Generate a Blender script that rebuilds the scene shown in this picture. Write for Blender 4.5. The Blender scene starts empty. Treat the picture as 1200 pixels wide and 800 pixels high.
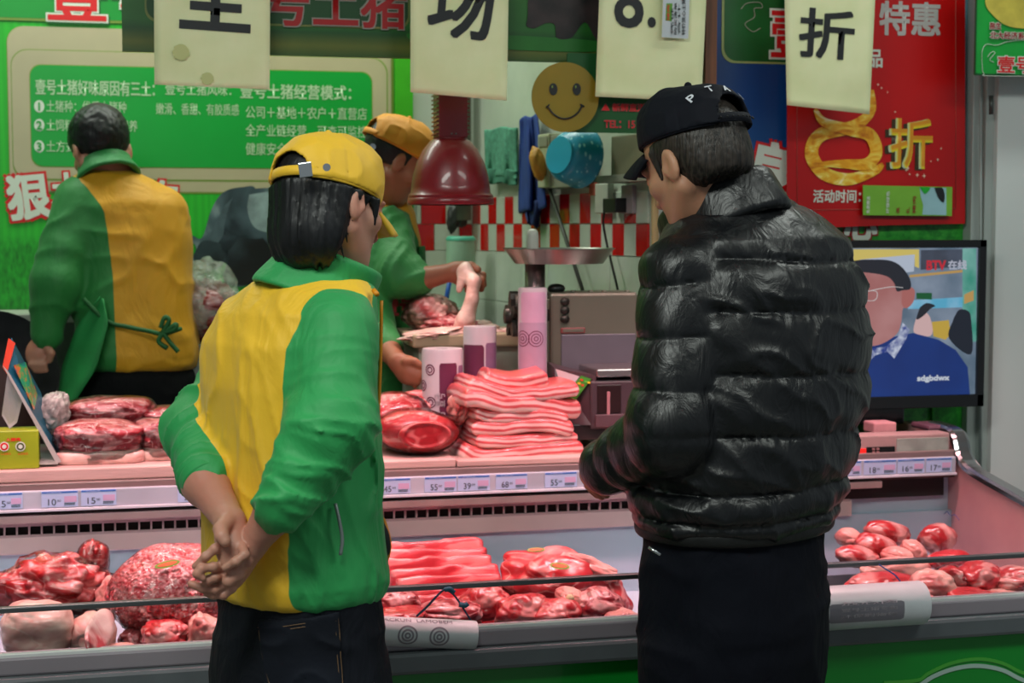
import bpy, bmesh, math, random
import numpy as np
from mathutils import Vector, Matrix, Euler

# ------------------------------------------------------------------ camera, light, exposure
SC = bpy.context.scene
COL = SC.collection
FPX = 1900.0                                     # focal length for a 1200 px wide frame
YAW, PITCH, CAMZ = math.radians(13.86), math.radians(4.06), 1.48
cam_data = bpy.data.cameras.new('camera'); cam = bpy.data.objects.new('camera', cam_data); COL.objects.link(cam)
cam_data.sensor_width = 36.0; cam_data.lens = 36.0 * FPX / 1200.0; cam_data.clip_start = 0.05
cam.location = (0, 0, CAMZ); cam.rotation_euler = (math.pi / 2 - PITCH, 0, -YAW)
cam_data.dof.use_dof = True; cam_data.dof.focus_distance = 2.85; cam_data.dof.aperture_fstop = 7.0
SC.camera = cam

world = bpy.data.worlds.new('world'); SC.world = world; world.use_nodes = True
bg = world.node_tree.nodes['Background']; bg.inputs[0].default_value = (0.74, 0.85, 0.90, 1); bg.inputs[1].default_value = 0.23

def area(name, loc, rot, size, power, color, spread=180):
    l = bpy.data.lights.new(name, 'AREA'); l.shape = 'RECTANGLE'; l.size, l.size_y = size
    l.energy = power; l.color = color; l.spread = math.radians(spread)
    o = bpy.data.objects.new(name, l); COL.objects.link(o); o.location = loc; o.rotation_euler = rot
    return o
NEUTRAL = (0.93, 1.0, 0.93)
# hall lamps over the aisle, the stall's own ceiling lamps, and the pink tube lamps over the meat
area('aisle_lamp_light', (-0.6, 1.1, 3.05), (math.radians(10), math.radians(-10), 0), (1.6, 0.5), 52, NEUTRAL)
area('aisle_lamp_light', (2.2, 1.3, 3.05), (math.radians(6), math.radians(10), 0), (1.4, 0.5), 24, NEUTRAL)
area('stall_lamp_light', (-0.3, 4.9, 3.0), (0, 0, 0), (1.6, 0.4), 25, (0.92, 1.0, 0.88))
area('stall_lamp_light', (1.0, 4.7, 3.0), (0, 0, 0), (1.0, 0.4), 18, (0.95, 1.0, 0.86))
area('stall_lamp_light', (2.3, 3.3, 3.0), (math.radians(-25), 0, 0), (0.9, 0.3), 13, NEUTRAL)
for x_ in (-0.45, 0.55, 1.55):
    area('pink_tube_light', (x_, 3.32, 2.13), (math.radians(4), 0, 0), (0.85, 0.05), 8.0, (1.0, 0.46, 0.49), 84)
SC.view_settings.view_transform = 'Standard'; SC.view_settings.look = 'None'
SC.view_settings.exposure = 0.0; SC.view_settings.gamma = 1.0; SC.view_settings.use_curve_mapping = False
SC.cycles.max_bounces = 8; SC.cycles.transparent_max_bounces = 16; SC.cycles.use_denoising = True
SC.cycles.caustics_reflective = False; SC.cycles.caustics_refractive = False; SC.cycles.sample_clamp_indirect = 6.0

# ------------------------------------------------------------------ sight lines: a direction seen by the camera met with a real plane or distance
_f = Vector((math.sin(YAW) * math.cos(PITCH), math.cos(YAW) * math.cos(PITCH), -math.sin(PITCH)))
_r = Vector((math.cos(YAW), -math.sin(YAW), 0)); _u = _r.cross(_f)
CAM = Vector((0, 0, CAMZ))
def ray(px, py): return _f + _r * ((px - 600) / FPX) - _u * ((py - 400) / FPX)
def aty(px, py, Y): r = ray(px, py); return CAM + r * (Y / r.y)
def atx(px, py, X): r = ray(px, py); return CAM + r * (X / r.x)
def atz(px, py, Z): r = ray(px, py); return CAM + r * ((Z - CAMZ) / r.z)
def atd(px, py, d): return CAM + ray(px, py) * d

# ------------------------------------------------------------------ object helpers
def thing(name, label, cat, loc=(0, 0, 0), rot=(0, 0, 0), group=None):
    o = bpy.data.objects.new(name, None); COL.objects.link(o); o.empty_display_size = 0.05
    o.location = loc; o.rotation_euler = rot
    return tag(o, label, cat, group)
def tag(o, label=None, cat=None, group=None, kind=None):
    if label: o['label'] = label
    if cat: o['category'] = cat
    if group: o['group'] = group
    if kind: o['kind'] = kind
    return o
def link(name, me, mat=None, parent=None, label=None, world=True):
    """link a mesh; its vertices are world coordinates when world is True and are moved into the parent's frame"""
    o = bpy.data.objects.new(name, me); COL.objects.link(o)
    if mat is not None:
        for m in (mat if isinstance(mat, (list, tuple)) else [mat]): me.materials.append(m)
    if parent is not None:
        o.parent = parent
        if world:
            p = parent; M = Matrix.Identity(4)
            while p is not None:
                M = Matrix.LocRotScale(p.location, p.rotation_euler, p.scale) @ M; p = p.parent
            me.transform(M.inverted())
    if label: o['label'] = label
    return o
def recentre(o):
    """put a top-level mesh's origin at its base centre"""
    co = np.empty(len(o.data.vertices) * 3, np.float32); o.data.vertices.foreach_get('co', co); co = co.reshape(-1, 3)
    c = Vector(((co[:, 0].min() + co[:, 0].max()) / 2, (co[:, 1].min() + co[:, 1].max()) / 2, co[:, 2].min()))
    o.data.transform(Matrix.Translation(-c)); o.location = o.location + c
    return o
def smooth(me, on=True):
    me.polygons.foreach_set('use_smooth', [on] * len(me.polygons)); me.update()
def bm_mesh(bm, name='m', sm=False):
    me = bpy.data.meshes.new(name); bm.to_mesh(me); bm.free()
    if sm: smooth(me)
    return me
def sbox(bm, lo, hi, M=None, bev=0.0, seg=2):
    lo, hi = Vector(lo), Vector(hi); c = (lo + hi) / 2; s = hi - lo
    r = bmesh.ops.create_cube(bm, size=1.0); vs = r['verts']
    bmesh.ops.scale(bm, vec=s, verts=vs); bmesh.ops.translate(bm, vec=c, verts=vs)
    if bev > 0:
        es = list({e for v in vs for e in v.link_edges})
        r2 = bmesh.ops.bevel(bm, geom=es, offset=min(bev, min(abs(x) for x in s) * 0.49), segments=seg, affect='EDGES', profile=0.5)
        vs = list({v for f in r2['faces'] for v in f.verts} | {v for v in vs if v.is_valid})
    if M is not None: bmesh.ops.transform(bm, matrix=M, verts=vs)
    return vs
def box(name, lo, hi, mat, parent=None, bev=0.0, M=None, seg=2, label=None):
    bm = bmesh.new(); sbox(bm, lo, hi, M, bev, seg)
    return link(name, bm_mesh(bm, name), mat, parent, label)
def cone(bm, p0, p1, r0, r1=None, seg=16, caps=True):
    p0, p1 = Vector(p0), Vector(p1); r1 = r0 if r1 is None else r1; d = p1 - p0
    M = Matrix.Translation((p0 + p1) / 2) @ d.to_track_quat('Z', 'Y').to_matrix().to_4x4()
    return bmesh.ops.create_cone(bm, cap_ends=caps, segments=seg, radius1=r0, radius2=r1, depth=d.length, matrix=M)['verts']
def rod(name, p0, p1, r0, mat, parent=None, r1=None, seg=16, label=None):
    bm = bmesh.new(); cone(bm, p0, p1, r0, r1, seg)
    me = bm_mesh(bm, name); smooth(me); 
    return link(name, me, mat, parent, label)
def catmull(pts, n=8):
    pts = [Vector(p) for p in pts]; P = [pts[0] * 2 - pts[1]] + pts + [pts[-1] * 2 - pts[-2]]; out = []
    for i in range(1, len(P) - 2):
        for k in range(n):
            t = k / n
            out.append(0.5 * ((2 * P[i]) + (P[i + 1] - P[i - 1]) * t + (2 * P[i - 1] - 5 * P[i] + 4 * P[i + 1] - P[i + 2]) * t * t + (3 * P[i] - P[i - 1] - 3 * P[i + 1] + P[i + 2]) * t ** 3))
    out.append(pts[-1]); return out
def tube(name, pts, r, mat, parent=None, seg=8, curve=True, n=6, label=None):
    pts = catmull(pts, n) if curve and len(pts) > 2 else [Vector(p) for p in pts]
    vs, fs = [], []; up = None
    for i, p in enumerate(pts):
        d = (pts[min(i + 1, len(pts) - 1)] - pts[max(i - 1, 0)]).normalized()
        if up is None: up = d.orthogonal().normalized()
        a = (up - d * up.dot(d)).normalized(); b = d.cross(a); up = a
        rr = r(i / (len(pts) - 1)) if callable(r) else r
        for k in range(seg):
            t = 2 * math.pi * k / seg; vs.append(p + (a * math.cos(t) + b * math.sin(t)) * rr)
    for i in range(len(pts) - 1):
        for k in range(seg):
            k2 = (k + 1) % seg; fs.append((i * seg + k, i * seg + k2, (i + 1) * seg + k2, (i + 1) * seg + k))
    fs.append(tuple(range(seg))[::-1]); fs.append(tuple((len(pts) - 1) * seg + k for k in range(seg)))
    me = bpy.data.meshes.new(name); me.from_pydata([tuple(v) for v in vs], [], fs); smooth(me)
    return link(name, me, mat, parent, label)
def lathe(name, prof, base, mat, parent=None, seg=40, axis=None, label=None):
    """prof: list of (radius, height) around base, along axis (default up)"""
    Q = Matrix.Identity(3) if axis is None else Vector(axis).to_track_quat('Z', 'Y').to_matrix(); base = Vector(base)
    vs, fs = [], []
    for r, h in prof:
        for k in range(seg):
            t = 2 * math.pi * k / seg; vs.append(tuple(base + Q @ Vector((r * math.cos(t), r * math.sin(t), h))))
    for i in range(len(prof) - 1):
        for k in range(seg):
            k2 = (k + 1) % seg; fs.append((i * seg + k, i * seg + k2, (i + 1) * seg + k2, (i + 1) * seg + k))
    if prof[0][0] > 1e-6: fs.append(tuple(range(seg))[::-1])
    if prof[-1][0] > 1e-6: fs.append(tuple((len(prof) - 1) * seg + k for k in range(seg)))
    me = bpy.data.meshes.new(name); me.from_pydata(vs, [], fs)
    bm = bmesh.new(); bm.from_mesh(me); bmesh.ops.remove_doubles(bm, verts=bm.verts, dist=1e-6); bmesh.ops.recalc_face_normals(bm, faces=bm.faces); bm.to_mesh(me); bm.free()
    smooth(me)
    try: me.set_sharp_from_angle(angle=math.radians(50))
    except Exception: pass
    return link(name, me, mat, parent, label)
def frame3(o, x, up):
    """matrix with origin o, x axis along x, z axis near up, y = z cross x"""
    x = Vector(x).normalized(); z = Vector(up); z = (z - x * z.dot(x)).normalized(); y = z.cross(x)
    M = Matrix((x, y, z)).transposed().to_4x4(); M.translation = Vector(o); return M
def plate(name, pts, th, nrm, mat, parent=None, label=None):
    """a flat sheet: outline pts (world), thickness th away from nrm"""
    nrm = Vector(nrm).normalized(); n = len(pts)
    vs = [tuple(Vector(p)) for p in pts] + [tuple(Vector(p) - nrm * th) for p in pts]
    fs = [tuple(range(n)), tuple(range(2 * n - 1, n - 1, -1))] + [(i, i + n, (i + 1) % n + n, (i + 1) % n) for i in range(n)]
    me = bpy.data.meshes.new(name); me.from_pydata(vs, [], fs)
    bm = bmesh.new(); bm.from_mesh(me); bmesh.ops.recalc_face_normals(bm, faces=bm.faces)
    bm.to_mesh(me); bm.free()
    return link(name, me, mat, parent, label)
def rrect(M, x0, y0, x1, y1, r, n=6):
    """rounded rectangle in the xy plane of M"""
    pts = []
    for cx, cy, a0 in ((x1 - r, y1 - r, 0), (x0 + r, y1 - r, 90), (x0 + r, y0 + r, 180), (x1 - r, y0 + r, 270)):
        for k in range(n + 1):
            a = math.radians(a0 + 90 * k / n); pts.append(M @ Vector((cx + r * math.cos(a), cy + r * math.sin(a), 0)))
    return pts
def text(name, body, M, h, mat, parent=None, bold=0.0, width=None, depth=0.0006, align='LEFT', label=None, spacing=1.0, lift=0.0):
    """flat lettering in the xy plane of M, glyph height about h, squeezed to width if given; bold thickens the strokes (fraction of the height)"""
    c = bpy.data.curves.new(name, 'FONT'); c.body = body; c.size = 1.0; c.extrude = 0.0; c.resolution_u = 3
    c.space_character = spacing
    o = bpy.data.objects.new(name, c); COL.objects.link(o); bpy.context.view_layer.update()
    dg = bpy.context.evaluated_depsgraph_get(); me = bpy.data.meshes.new_from_object(o.evaluated_get(dg)); bpy.data.objects.remove(o); bpy.data.curves.remove(c)
    n = len(me.vertices); co = np.empty(n * 3, np.float32); me.vertices.foreach_get('co', co); co = co.reshape(-1, 3)
    nf = len(me.polygons); lt = np.empty(nf, np.int32); me.polygons.foreach_get('loop_total', lt); li = np.empty(len(me.loops), np.int32); me.loops.foreach_get('vertex_index', li)
    bpy.data.meshes.remove(me)
    lo, hi = co.min(0), co.max(0); s = h / max(hi[1] - lo[1], 1e-6); sx = s if width is None else width / max(hi[0] - lo[0], 1e-6)
    W = (hi[0] - lo[0]) * sx
    co[:, 0] = (co[:, 0] - lo[0]) * sx - (W / 2 if align == 'CENTER' else W if align == 'RIGHT' else 0); co[:, 1] = (co[:, 1] - lo[1]) * s; co[:, 2] = depth + lift
    sh = [(0.0, 0.0)]
    if bold > 0:
        sh = [(bold * h * a_ * 0.9, bold * h * b_ * 0.9) for a_ in (-1, 0, 1) for b_ in (-1, 0, 1) if bold > 0.015 or a_ * b_ != 0]
    CO = np.concatenate([co + np.array([dx, dy, i * 2e-6], np.float32) for i, (dx, dy) in enumerate(sh)]); LI = np.concatenate([li + n * i for i in range(len(sh))]); LTt = np.tile(lt, len(sh))
    me = bpy.data.meshes.new(name); me.vertices.add(len(CO)); me.vertices.foreach_set('co', CO.ravel()); me.loops.add(len(LI)); me.loops.foreach_set('vertex_index', LI)
    me.polygons.add(len(LTt)); me.polygons.foreach_set('loop_start', np.concatenate([[0], np.cumsum(LTt)[:-1]]).astype(np.int32)); me.update(calc_edges=True)
    me.transform(M); me.update()
    return link(name, me, mat, parent, label)
def on_wall(px, py, Y): return frame3(aty(px, py, Y), (1, 0, 0), (0, -1, 0))    # writing frame on a plane facing the aisle
# ------------------------------------------------------------------ materials
def C(h, a=1.0):
    h = h.lstrip('#'); v = [int(h[i:i + 2], 16) / 255 for i in (0, 2, 4)]
    return tuple((c / 12.92 if c <= 0.04045 else ((c + 0.055) / 1.055) ** 2.4) for c in v) + (a,)
_mats = {}
class NT:
    def __init__(s, name):
        s.m = bpy.data.materials.new(name); s.m.use_nodes = True; s.t = s.m.node_tree; s.b = s.t.nodes['Principled BSDF']; s.out = s.t.nodes['Material Output']
    def n(s, kind, props=None, **ins):
        nd = s.t.nodes.new(kind)
        for k, v in (props or {}).items(): setattr(nd, k, v)
        for k, v in ins.items():
            key = int(k[1:]) if k[0] == '_' and k[1:].isdigit() else k.replace('_', ' ')
            s.set(nd.inputs[key], v)
        return nd
    def set(s, inp, v):
        if hasattr(v, 'is_output') or isinstance(v, bpy.types.NodeSocket): s.t.links.new(v, inp)
        else: inp.default_value = v
    def tc(s, which='Object'): return s.n('ShaderNodeTexCoord').outputs[which]
    def noise(s, scale, vec=None, detail=3, dist=0.0, rough=0.5):
        nd = s.n('ShaderNodeTexNoise', Scale=scale, Detail=detail, Distortion=dist, Roughness=rough); s.set(nd.inputs['Vector'], vec if vec is not None else s.tc()); return nd.outputs['Fac']
    def mapping(s, scale=(1, 1, 1), rot=(0, 0, 0), loc=(0, 0, 0), vec=None):
        nd = s.n('ShaderNodeMapping'); s.set(nd.inputs['Vector'], vec if vec is not None else s.tc()); nd.inputs['Scale'].default_value = scale; nd.inputs['Rotation'].default_value = rot; nd.inputs['Location'].default_value = loc
        return nd.outputs[0]
    def ramp(s, fac, stops, interp='LINEAR'):
        nd = s.n('ShaderNodeValToRGB'); s.set(nd.inputs[0], fac); cr = nd.color_ramp; cr.interpolation = interp
        while len(cr.elements) < len(stops): cr.elements.new(0.5)
        for e, (p, c) in zip(cr.elements, stops): e.position = p; e.color = c if len(c) == 4 else tuple(c) + (1,)
        return nd.outputs['Color']
    def mix(s, fac, a, b, mode='MIX'):
        nd = s.n('ShaderNodeMix', {'data_type': 'RGBA', 'blend_type': mode}); s.set(nd.inputs[0], fac); s.set(nd.inputs[6], a); s.set(nd.inputs[7], b); return nd.outputs[2]
    def math(s, op, a, b=0.0, c=None):
        nd = s.n('ShaderNodeMath', {'operation': op}); s.set(nd.inputs[0], a); s.set(nd.inputs[1], b)
        if c is not None: s.set(nd.inputs[2], c)
        return nd.outputs[0]
    def bump(s, h, strength=0.3, dist=0.01):
        nd = s.n('ShaderNodeBump', Strength=strength, Distance=dist, Height=h); s.set(s.b.inputs['Normal'], nd.outputs[0]); return nd.outputs[0]
    def attr(s, name): return s.n('ShaderNodeAttribute', {'attribute_name': name}).outputs['Fac']
    def col(s, v): s.set(s.b.inputs['Base Color'], v); return s
    def p(s, **kw):
        for k, v in kw.items(): s.set(s.b.inputs[k.replace('_', ' ')], v)
        return s
def plain(name, color, rough=0.5, metal=0.0, var=0.06, scale=12.0, bump=0.0, bscale=60.0, coat=0.0, emit=None, spec=0.5, stretch=(1, 1, 1)):
    if name in _mats: return _mats[name]
    t = NT(name); c = C(color) if isinstance(color, str) else color
    if var > 0:
        dark = tuple(x * (1 - 2.2 * var) for x in c[:3]) + (1,); lite = tuple(min(1, x * (1 + 1.4 * var)) for x in c[:3]) + (1,)
        v = t.mapping(scale=stretch)
        t.col(t.ramp(t.noise(scale, v, 4), [(0.3, dark), (0.7, lite)]))
    else: t.col(c)
    t.p(Roughness=rough, Metallic=metal, Coat_Weight=coat, Specular_IOR_Level=spec)
    if bump > 0: t.bump(t.noise(bscale, t.mapping(scale=stretch), 3), bump, 0.004)
    if emit: t.p(Emission_Color=C(emit[0]) if isinstance(emit[0], str) else emit[0], Emission_Strength=emit[1])
    _mats[name] = t.m; return t.m
# ------------------------------------------------------------------ large structure
YW, YP = 5.32, 4.04                       # back wall, poster wall
A2 = Vector((1.18, YW, 0)); SD = Vector((0.151, -0.9886, 0)).normalized()     # tiled side wall: corner and direction
SE = A2 + SD * ((YW - YP) / 0.9886)       # its near end
WHITE = plain('painted_wall', '#c9d0c6', 0.6, var=0.05, scale=3.0)
GREYP = plain('grey_wall_panel', '#d4d9d7', 0.45, var=0.03, scale=2.0)
def struct(name, lo, hi, mat, bev=0.0, M=None): return tag(recentre(box(name, lo, hi, mat, None, bev, M)), kind='structure')
fl = NT('floor_tiles'); br = fl.n('ShaderNodeTexBrick', Scale=1.0, Color1=C('#6e716c'), Color2=C('#666a66'), Mortar=C('#3b3d3a')); br.offset = 0
for k_, v_ in (('Mortar Size', 0.006), ('Brick Width', 0.6), ('Row Height', 0.6)): br.inputs[k_].default_value = v_
fl.col(br.outputs[0]); fl.p(Roughness=0.35); fl.set(br.inputs['Vector'], fl.tc())
struct('floor', (-3.5, -1.5, -0.08), (4.5, 6.0, 0.0), fl.m)
struct('trim_1', (-3.0, 4.2, 0.0), (1.3, YW, 0.1), plain('platform', '#5a5d58', 0.7))       # raised working platform behind the counter
struct('wall_back', (-3.5, YW, 0), (1.26, YW + 0.12, 3.2), WHITE)
bm = bmesh.new(); Ms = frame3(A2, SD, (0, 0, 1)); sbox(bm, (0, 0, 0), (SE - A2).length.__float__() and (((SE - A2).length), 0.1, 3.2), Ms)
tag(recentre(link('wall_side', bm_mesh(bm), plain('side_wall_tile', '#b4bdae', 0.25, var=0.06, scale=5))), kind='structure')
struct('wall_right', (SE.x, YP, 0), (4.5, YP + 0.1, 3.2), WHITE)
struct('wall_left', (-3.6, 1.6, 0), (-3.5, YW + 0.12, 3.2), WHITE)
struct('ceiling', (-3.6, -1.5, 3.2), (4.6, YW + 0.2, 3.3), plain('ceiling_paint', '#b8bcb6', 0.8))
# door leaf and frame at the right end of the poster wall
def slab_between(name, px0, px1, Y0, Y1, z0, z1, mat, bev=0.002):
    a, b = aty(px0, 300, Y0).x, aty(px1, 300, Y0).x
    return struct(name, (a, Y0, z0), (b, Y1, z1), mat, bev)
slab_between('trim_2', 1137, 1150, YP - 0.05, YP + 0.001, 0, 2.6, plain('frame_white', '#aeb7b3', 0.5, var=0.08, scale=8, stretch=(1, 1, 0.1)))
slab_between('trim_3', 1152.5, 1162, YP - 0.07, YP + 0.001, 0, 2.6, plain('frame_white', '#aeb7b3'))
dr = slab_between('door_1', 1166, 1420, YP - 0.09, YP + 0.001, 0, 2.6, GREYP)
rod('hinge', aty(1161.5, 112, YP - 0.1), aty(1161.5, 134, YP - 0.1), 0.006, plain('dark_hinge', '#4a4f4c', 0.4, 0.6), dr)
rod('conduit', aty(1149.5, 40, YP - 0.075), aty(1148.5, 600, YP - 0.075), 0.004, plain('conduit_grey', '#8d9593', 0.5), dr)

# red and white tiles: each one an object under its wall, data shared
RED = plain('red_tile', '#c3120f', 0.18, var=0.05, coat=0.4); WTL = plain('white_tile', '#c3ccbe', 0.18, var=0.04, coat=0.4)
def tile_mesh(w, h, d=0.006):
    bm = bmesh.new(); sbox(bm, (0.0012, -d, 0.0012), (w - 0.0012, 0.001, h - 0.0012), None, 0.0012, 1); return bm_mesh(bm, 'tile')
ws, wb = bpy.data.objects['wall_side'], bpy.data.objects['wall_back']
z_mid = aty(600, 262.5, 4.9).z; th = 0.088
rows = [z_mid, z_mid - th]
def put_tile(me, mat, parent, M):
    o = bpy.data.objects.new('tile', me); COL.objects.link(o); o.parent = parent
    o.matrix_basis = Matrix.LocRotScale(parent.location, parent.rotation_euler, parent.scale).inverted() @ M
tm = {}
def tmesh(w, h, mat):
    k = (round(w, 4), round(h, 4), mat.name)
    if k not in tm: tm[k] = tile_mesh(w, h); tm[k].materials.append(mat)
    return tm[k]
# side wall rows
tw = 0.0708; L = (SE - A2).length; n = int(L / tw)
for r_, z0 in enumerate(rows):
    for i in range(n):
        m_ = RED if (i + r_) % 2 == 0 else WTL
        put_tile(tmesh(tw, th, m_), m_, ws, frame3(A2 + SD * (i * tw + 0.005) + Vector((0, 0, z0)), SD, (0, 0, 1)))
for r_ in range(6):                                            # big plain tiles under the band
    hh = 0.16; z0 = rows[1] - hh * (r_ + 1)
    for i in range(int(L / 0.21)):
        put_tile(tmesh(0.21, hh, WTL), WTL, ws, frame3(A2 + SD * (i * 0.21 + 0.005) + Vector((0, 0, z0)), SD, (0, 0, 1)))
# back wall rows right of the big green poster
xr, xl = 1.175, aty(487, 260, YW).x; tb = 0.085
for r_, z0 in enumerate(rows):
    i = 0; x = xr - 0.045 if r_ else xr - 0.09
    edges = [xr]; 
    while x > xl: edges.append(x); x -= tb
    edges.append(xl)
    for k in range(len(edges) - 1):
        w = edges[k] - edges[k + 1]
        if w < 0.008: continue
        m_ = RED if (k + r_) % 2 == 1 else WTL
        put_tile(tmesh(w, th, m_), m_, wb, frame3(Vector((edges[k + 1], YW, z0)), (1, 0, 0), (0, 0, 1)))
for r_ in range(6):
    z0 = rows[1] - 0.16 * (r_ + 1)
    put_tile(tmesh(0.2, 0.16, WTL), WTL, wb, frame3(Vector((xr - 0.2, YW, z0)), (1, 0, 0), (0, 0, 1)))

# ------------------------------------------------------------------ printed boards
def print_mat(name, color, var=0.04, rough=0.4, scale=6): return plain(name, color, rough, var=var, scale=scale)
G_BRIGHT = print_mat('print_green', '#1fae2f'); G_PANEL = print_mat('print_panel_green', '#0b9c3a', 0.02); CREAM = print_mat('print_cream', '#b5ab8c', 0.03)
OLIVE = plain('print_olive_line', '#77933c', 0.4, var=0); INK_W = plain('print_white', '#d4dccf', 0.45, var=0); INK_R = plain('print_red', '#d3161a', 0.4, var=0)
INK_K = plain('print_black', '#14181c', 0.5, var=0); INK_DR = plain('print_dark_red', '#8f1518', 0.45, var=0); SHADOWG = plain('print_deep_green', '#0a5a20', 0.45, var=0)
INK_Y = plain('print_yellow', '#e2c84a', 0.45, var=0)
def outlined(body, M, h, width, parent, fill, edge, b_in=0.012, b_out=0.05, lift=0.0, align='LEFT', shadow=None):
    """lettering with a rim: rim print below, fill print just above"""
    if shadow: text('lettering_shadow', body, M @ Matrix.Translation((0.03 * h, -0.04 * h, 0)), h, shadow, parent, bold=b_out, width=width, lift=lift, align=align)
    text('lettering_rim', body, M, h, edge, parent, bold=b_out, width=width, lift=lift + 0.0006, align=align)
    dx = 0.0
    text('lettering', body, M @ Matrix.Translation((dx, 0, 0)), h, fill, parent, bold=b_in, width=width, lift=lift + 0.0014, align=align)
# big green wall board
Yg = YW - 0.012
gt = NT('print_meadow'); v = gt.tc('Object'); sep = gt.n('ShaderNodeSeparateXYZ'); gt.set(sep.inputs[0], v)
wv = gt.n('ShaderNodeTexWave', Scale=2.2, Distortion=5.0, Detail=2.0); gt.set(wv.inputs['Vector'], gt.mapping(scale=(6, 1, 0.5)))
gr1 = gt.mix(gt.math('MULTIPLY', wv.outputs['Fac'], 0.5), C('#28b52c'), C('#189a24'))
grs = gt.ramp(gt.noise(60, gt.mapping(scale=(1.5, 1, 0.6)), 6), [(0.3, C('#0a6d14')), (0.7, C('#21a82a'))])
gt.col(gt.mix(gt.ramp(sep.outputs['Z'], [(0.20, (1, 1, 1)), (0.24, (0, 0, 0))]), gr1, grs)); gt.p(Roughness=0.45)
x0, x1 = -2.6, aty(484, 250, Yg).x; z0g, z1g = aty(60, 364, Yg).z, 2.6
board = thing('wall_poster', 'large bright green printed wall board with cream framed text panel and black pigs', 'poster', (-0.8, Yg, z0g))
box('backing_sheet', (x0, Yg - 0.004, z0g), (x1, Yg + 0.01, z1g), gt.m, board)
def wp(px, py, Y=Yg - 0.0045): return aty(px, py, Y)
MW = frame3((0, Yg - 0.0045, 0), (1, 0, 0), (0, -1, 0))
def wxz(px, py, Y=Yg - 0.0045): p = aty(px, py, Y); return p.x, p.z
def panel(name, pxa, pya, pxb, pyb, r, mat, parent, th=0.001, Y=None, lift=0.0):
    Y = Yg - 0.0045 if Y is None else Y
    (xa, za), (xb, zb) = wxz(pxa, pya, Y), wxz(pxb, pyb, Y)
    M = frame3((0, Y - lift - th, 0), (1, 0, 0), (0, -1, 0))
    return plate(name, rrect(M, xa, zb, xb, za, r), th, (0, -1, 0), mat, parent)
panel('cream_border', 7, 30, 462, 228, 0.05, OLIVE, board, 0.0005)
panel('cream_border', 8, 30, 459, 226, 0.05, CREAM, board, 0.001)
panel('cream_line', 12, 57, 455, 214, 0.05, OLIVE, board, 0.0014)
panel('cream_line', 13, 58, 453.5, 212, 0.05, CREAM, board, 0.0018)
panel('text_panel', 34, 75, 437, 199, 0.035, OLIVE, board, 0.0022)
panel('text_panel', 35, 76, 436, 198, 0.035, G_PANEL, board, 0.0026)
panel('sign_band', -60, -80, 470, 37, 0.07, OLIVE, board, 0.0030)
panel('sign_band', -60, -80, 469, 34, 0.07, plain('print_sign_green', '#0d8f33', 0.4, var=0.02), board, 0.0036)
Yt = Yg - 0.0075
def wtext(px, py, body, hpx, wpx, mat, bold=0.02, parent=None, Y=Yt, align='LEFT'):
    M = on_wall(px, py, Y); d = (M.translation - CAM).length / 1.0
    k = Y / ray(px, py).y / FPX
    return text('lettering', body, M, hpx * k, mat, parent, bold=bold, width=wpx * k, align=align)
k_ = YW / ray(100, 0).y / FPX
outlined('壹号土猪', on_wall(57, 24, Yg - 0.0085), 62 * k_, 280 * k_, board, INK_R, INK_W, 0.02, 0.055, shadow=SHADOWG)
TI = plain('print_pale_green_ink', '#a9c9a0', 0.5, var=0)
wtext(42, 110.5, '壹号土猪好味原因有三土：', 17.5, 136, TI, 0.02, board)
wtext(194, 111, '壹号土猪风味：', 14.5, 76, TI, 0.012, board)
wtext(282, 115, '壹号土猪经营模式：', 17, 130, TI, 0.02, board)
for i, (py, s, w) in enumerate(((131, '土猪种：优质土猪种', 91), (153, '土饲料：五谷杂粮喂养', 104), (178, '土方式：农户放养', 88))):
    wtext(54.5, py, s, 13.5, w, TI, 0.008, board)
    c = aty(46, py - 6.5, Yt); r_ = 5.7 * k_
    plate('number_disc', [c + Vector((r_ * math.cos(a * math.pi / 12), 0, 1.25 * r_ * math.sin(a * math.pi / 12))) for a in range(24)], 0.0006, (0, -1, 0), INK_W, board)
    text('lettering', '123'[i], on_wall(46, py - 1.5, Yt - 0.0009), 9.5 * k_, G_PANEL, board, bold=0.03, align='CENTER')
wtext(183, 134, '嫩滑、香甜、有胶质感', 13.5, 96, TI, 0.006, board)
wtext(288, 138.5, '公司＋基地＋农户＋直营店', 14.5, 143, TI, 0.008, board)
wtext(288, 160, '全产业链经营，可查可监控', 14.5, 143, TI, 0.008, board)
wtext(288, 181.5, '健康安全放心', 14.5, 72, TI, 0.008, board)
# white brush slogan, tilted
for s, px, py, hp, wpx, rot in (('狠', 13, 258, 50, 46, 6), ('土', 62, 240, 36, 36, 4), ('好', 118, 248, 42, 42, 2), ('吃', 166, 250, 40, 40, -4)):
    outlined(s, on_wall(px, py, Yg - 0.0075) @ Matrix.Rotation(math.radians(rot), 4, 'Z') @ Matrix.Shear('XY', 4, (0.18, 0)) if False else on_wall(px, py, Yg - 0.0075) @ Matrix.Rotation(math.radians(rot), 4, 'Z'), hp * k_, wpx * k_, board, INK_W, INK_R, 0.035, 0.10)
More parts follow.
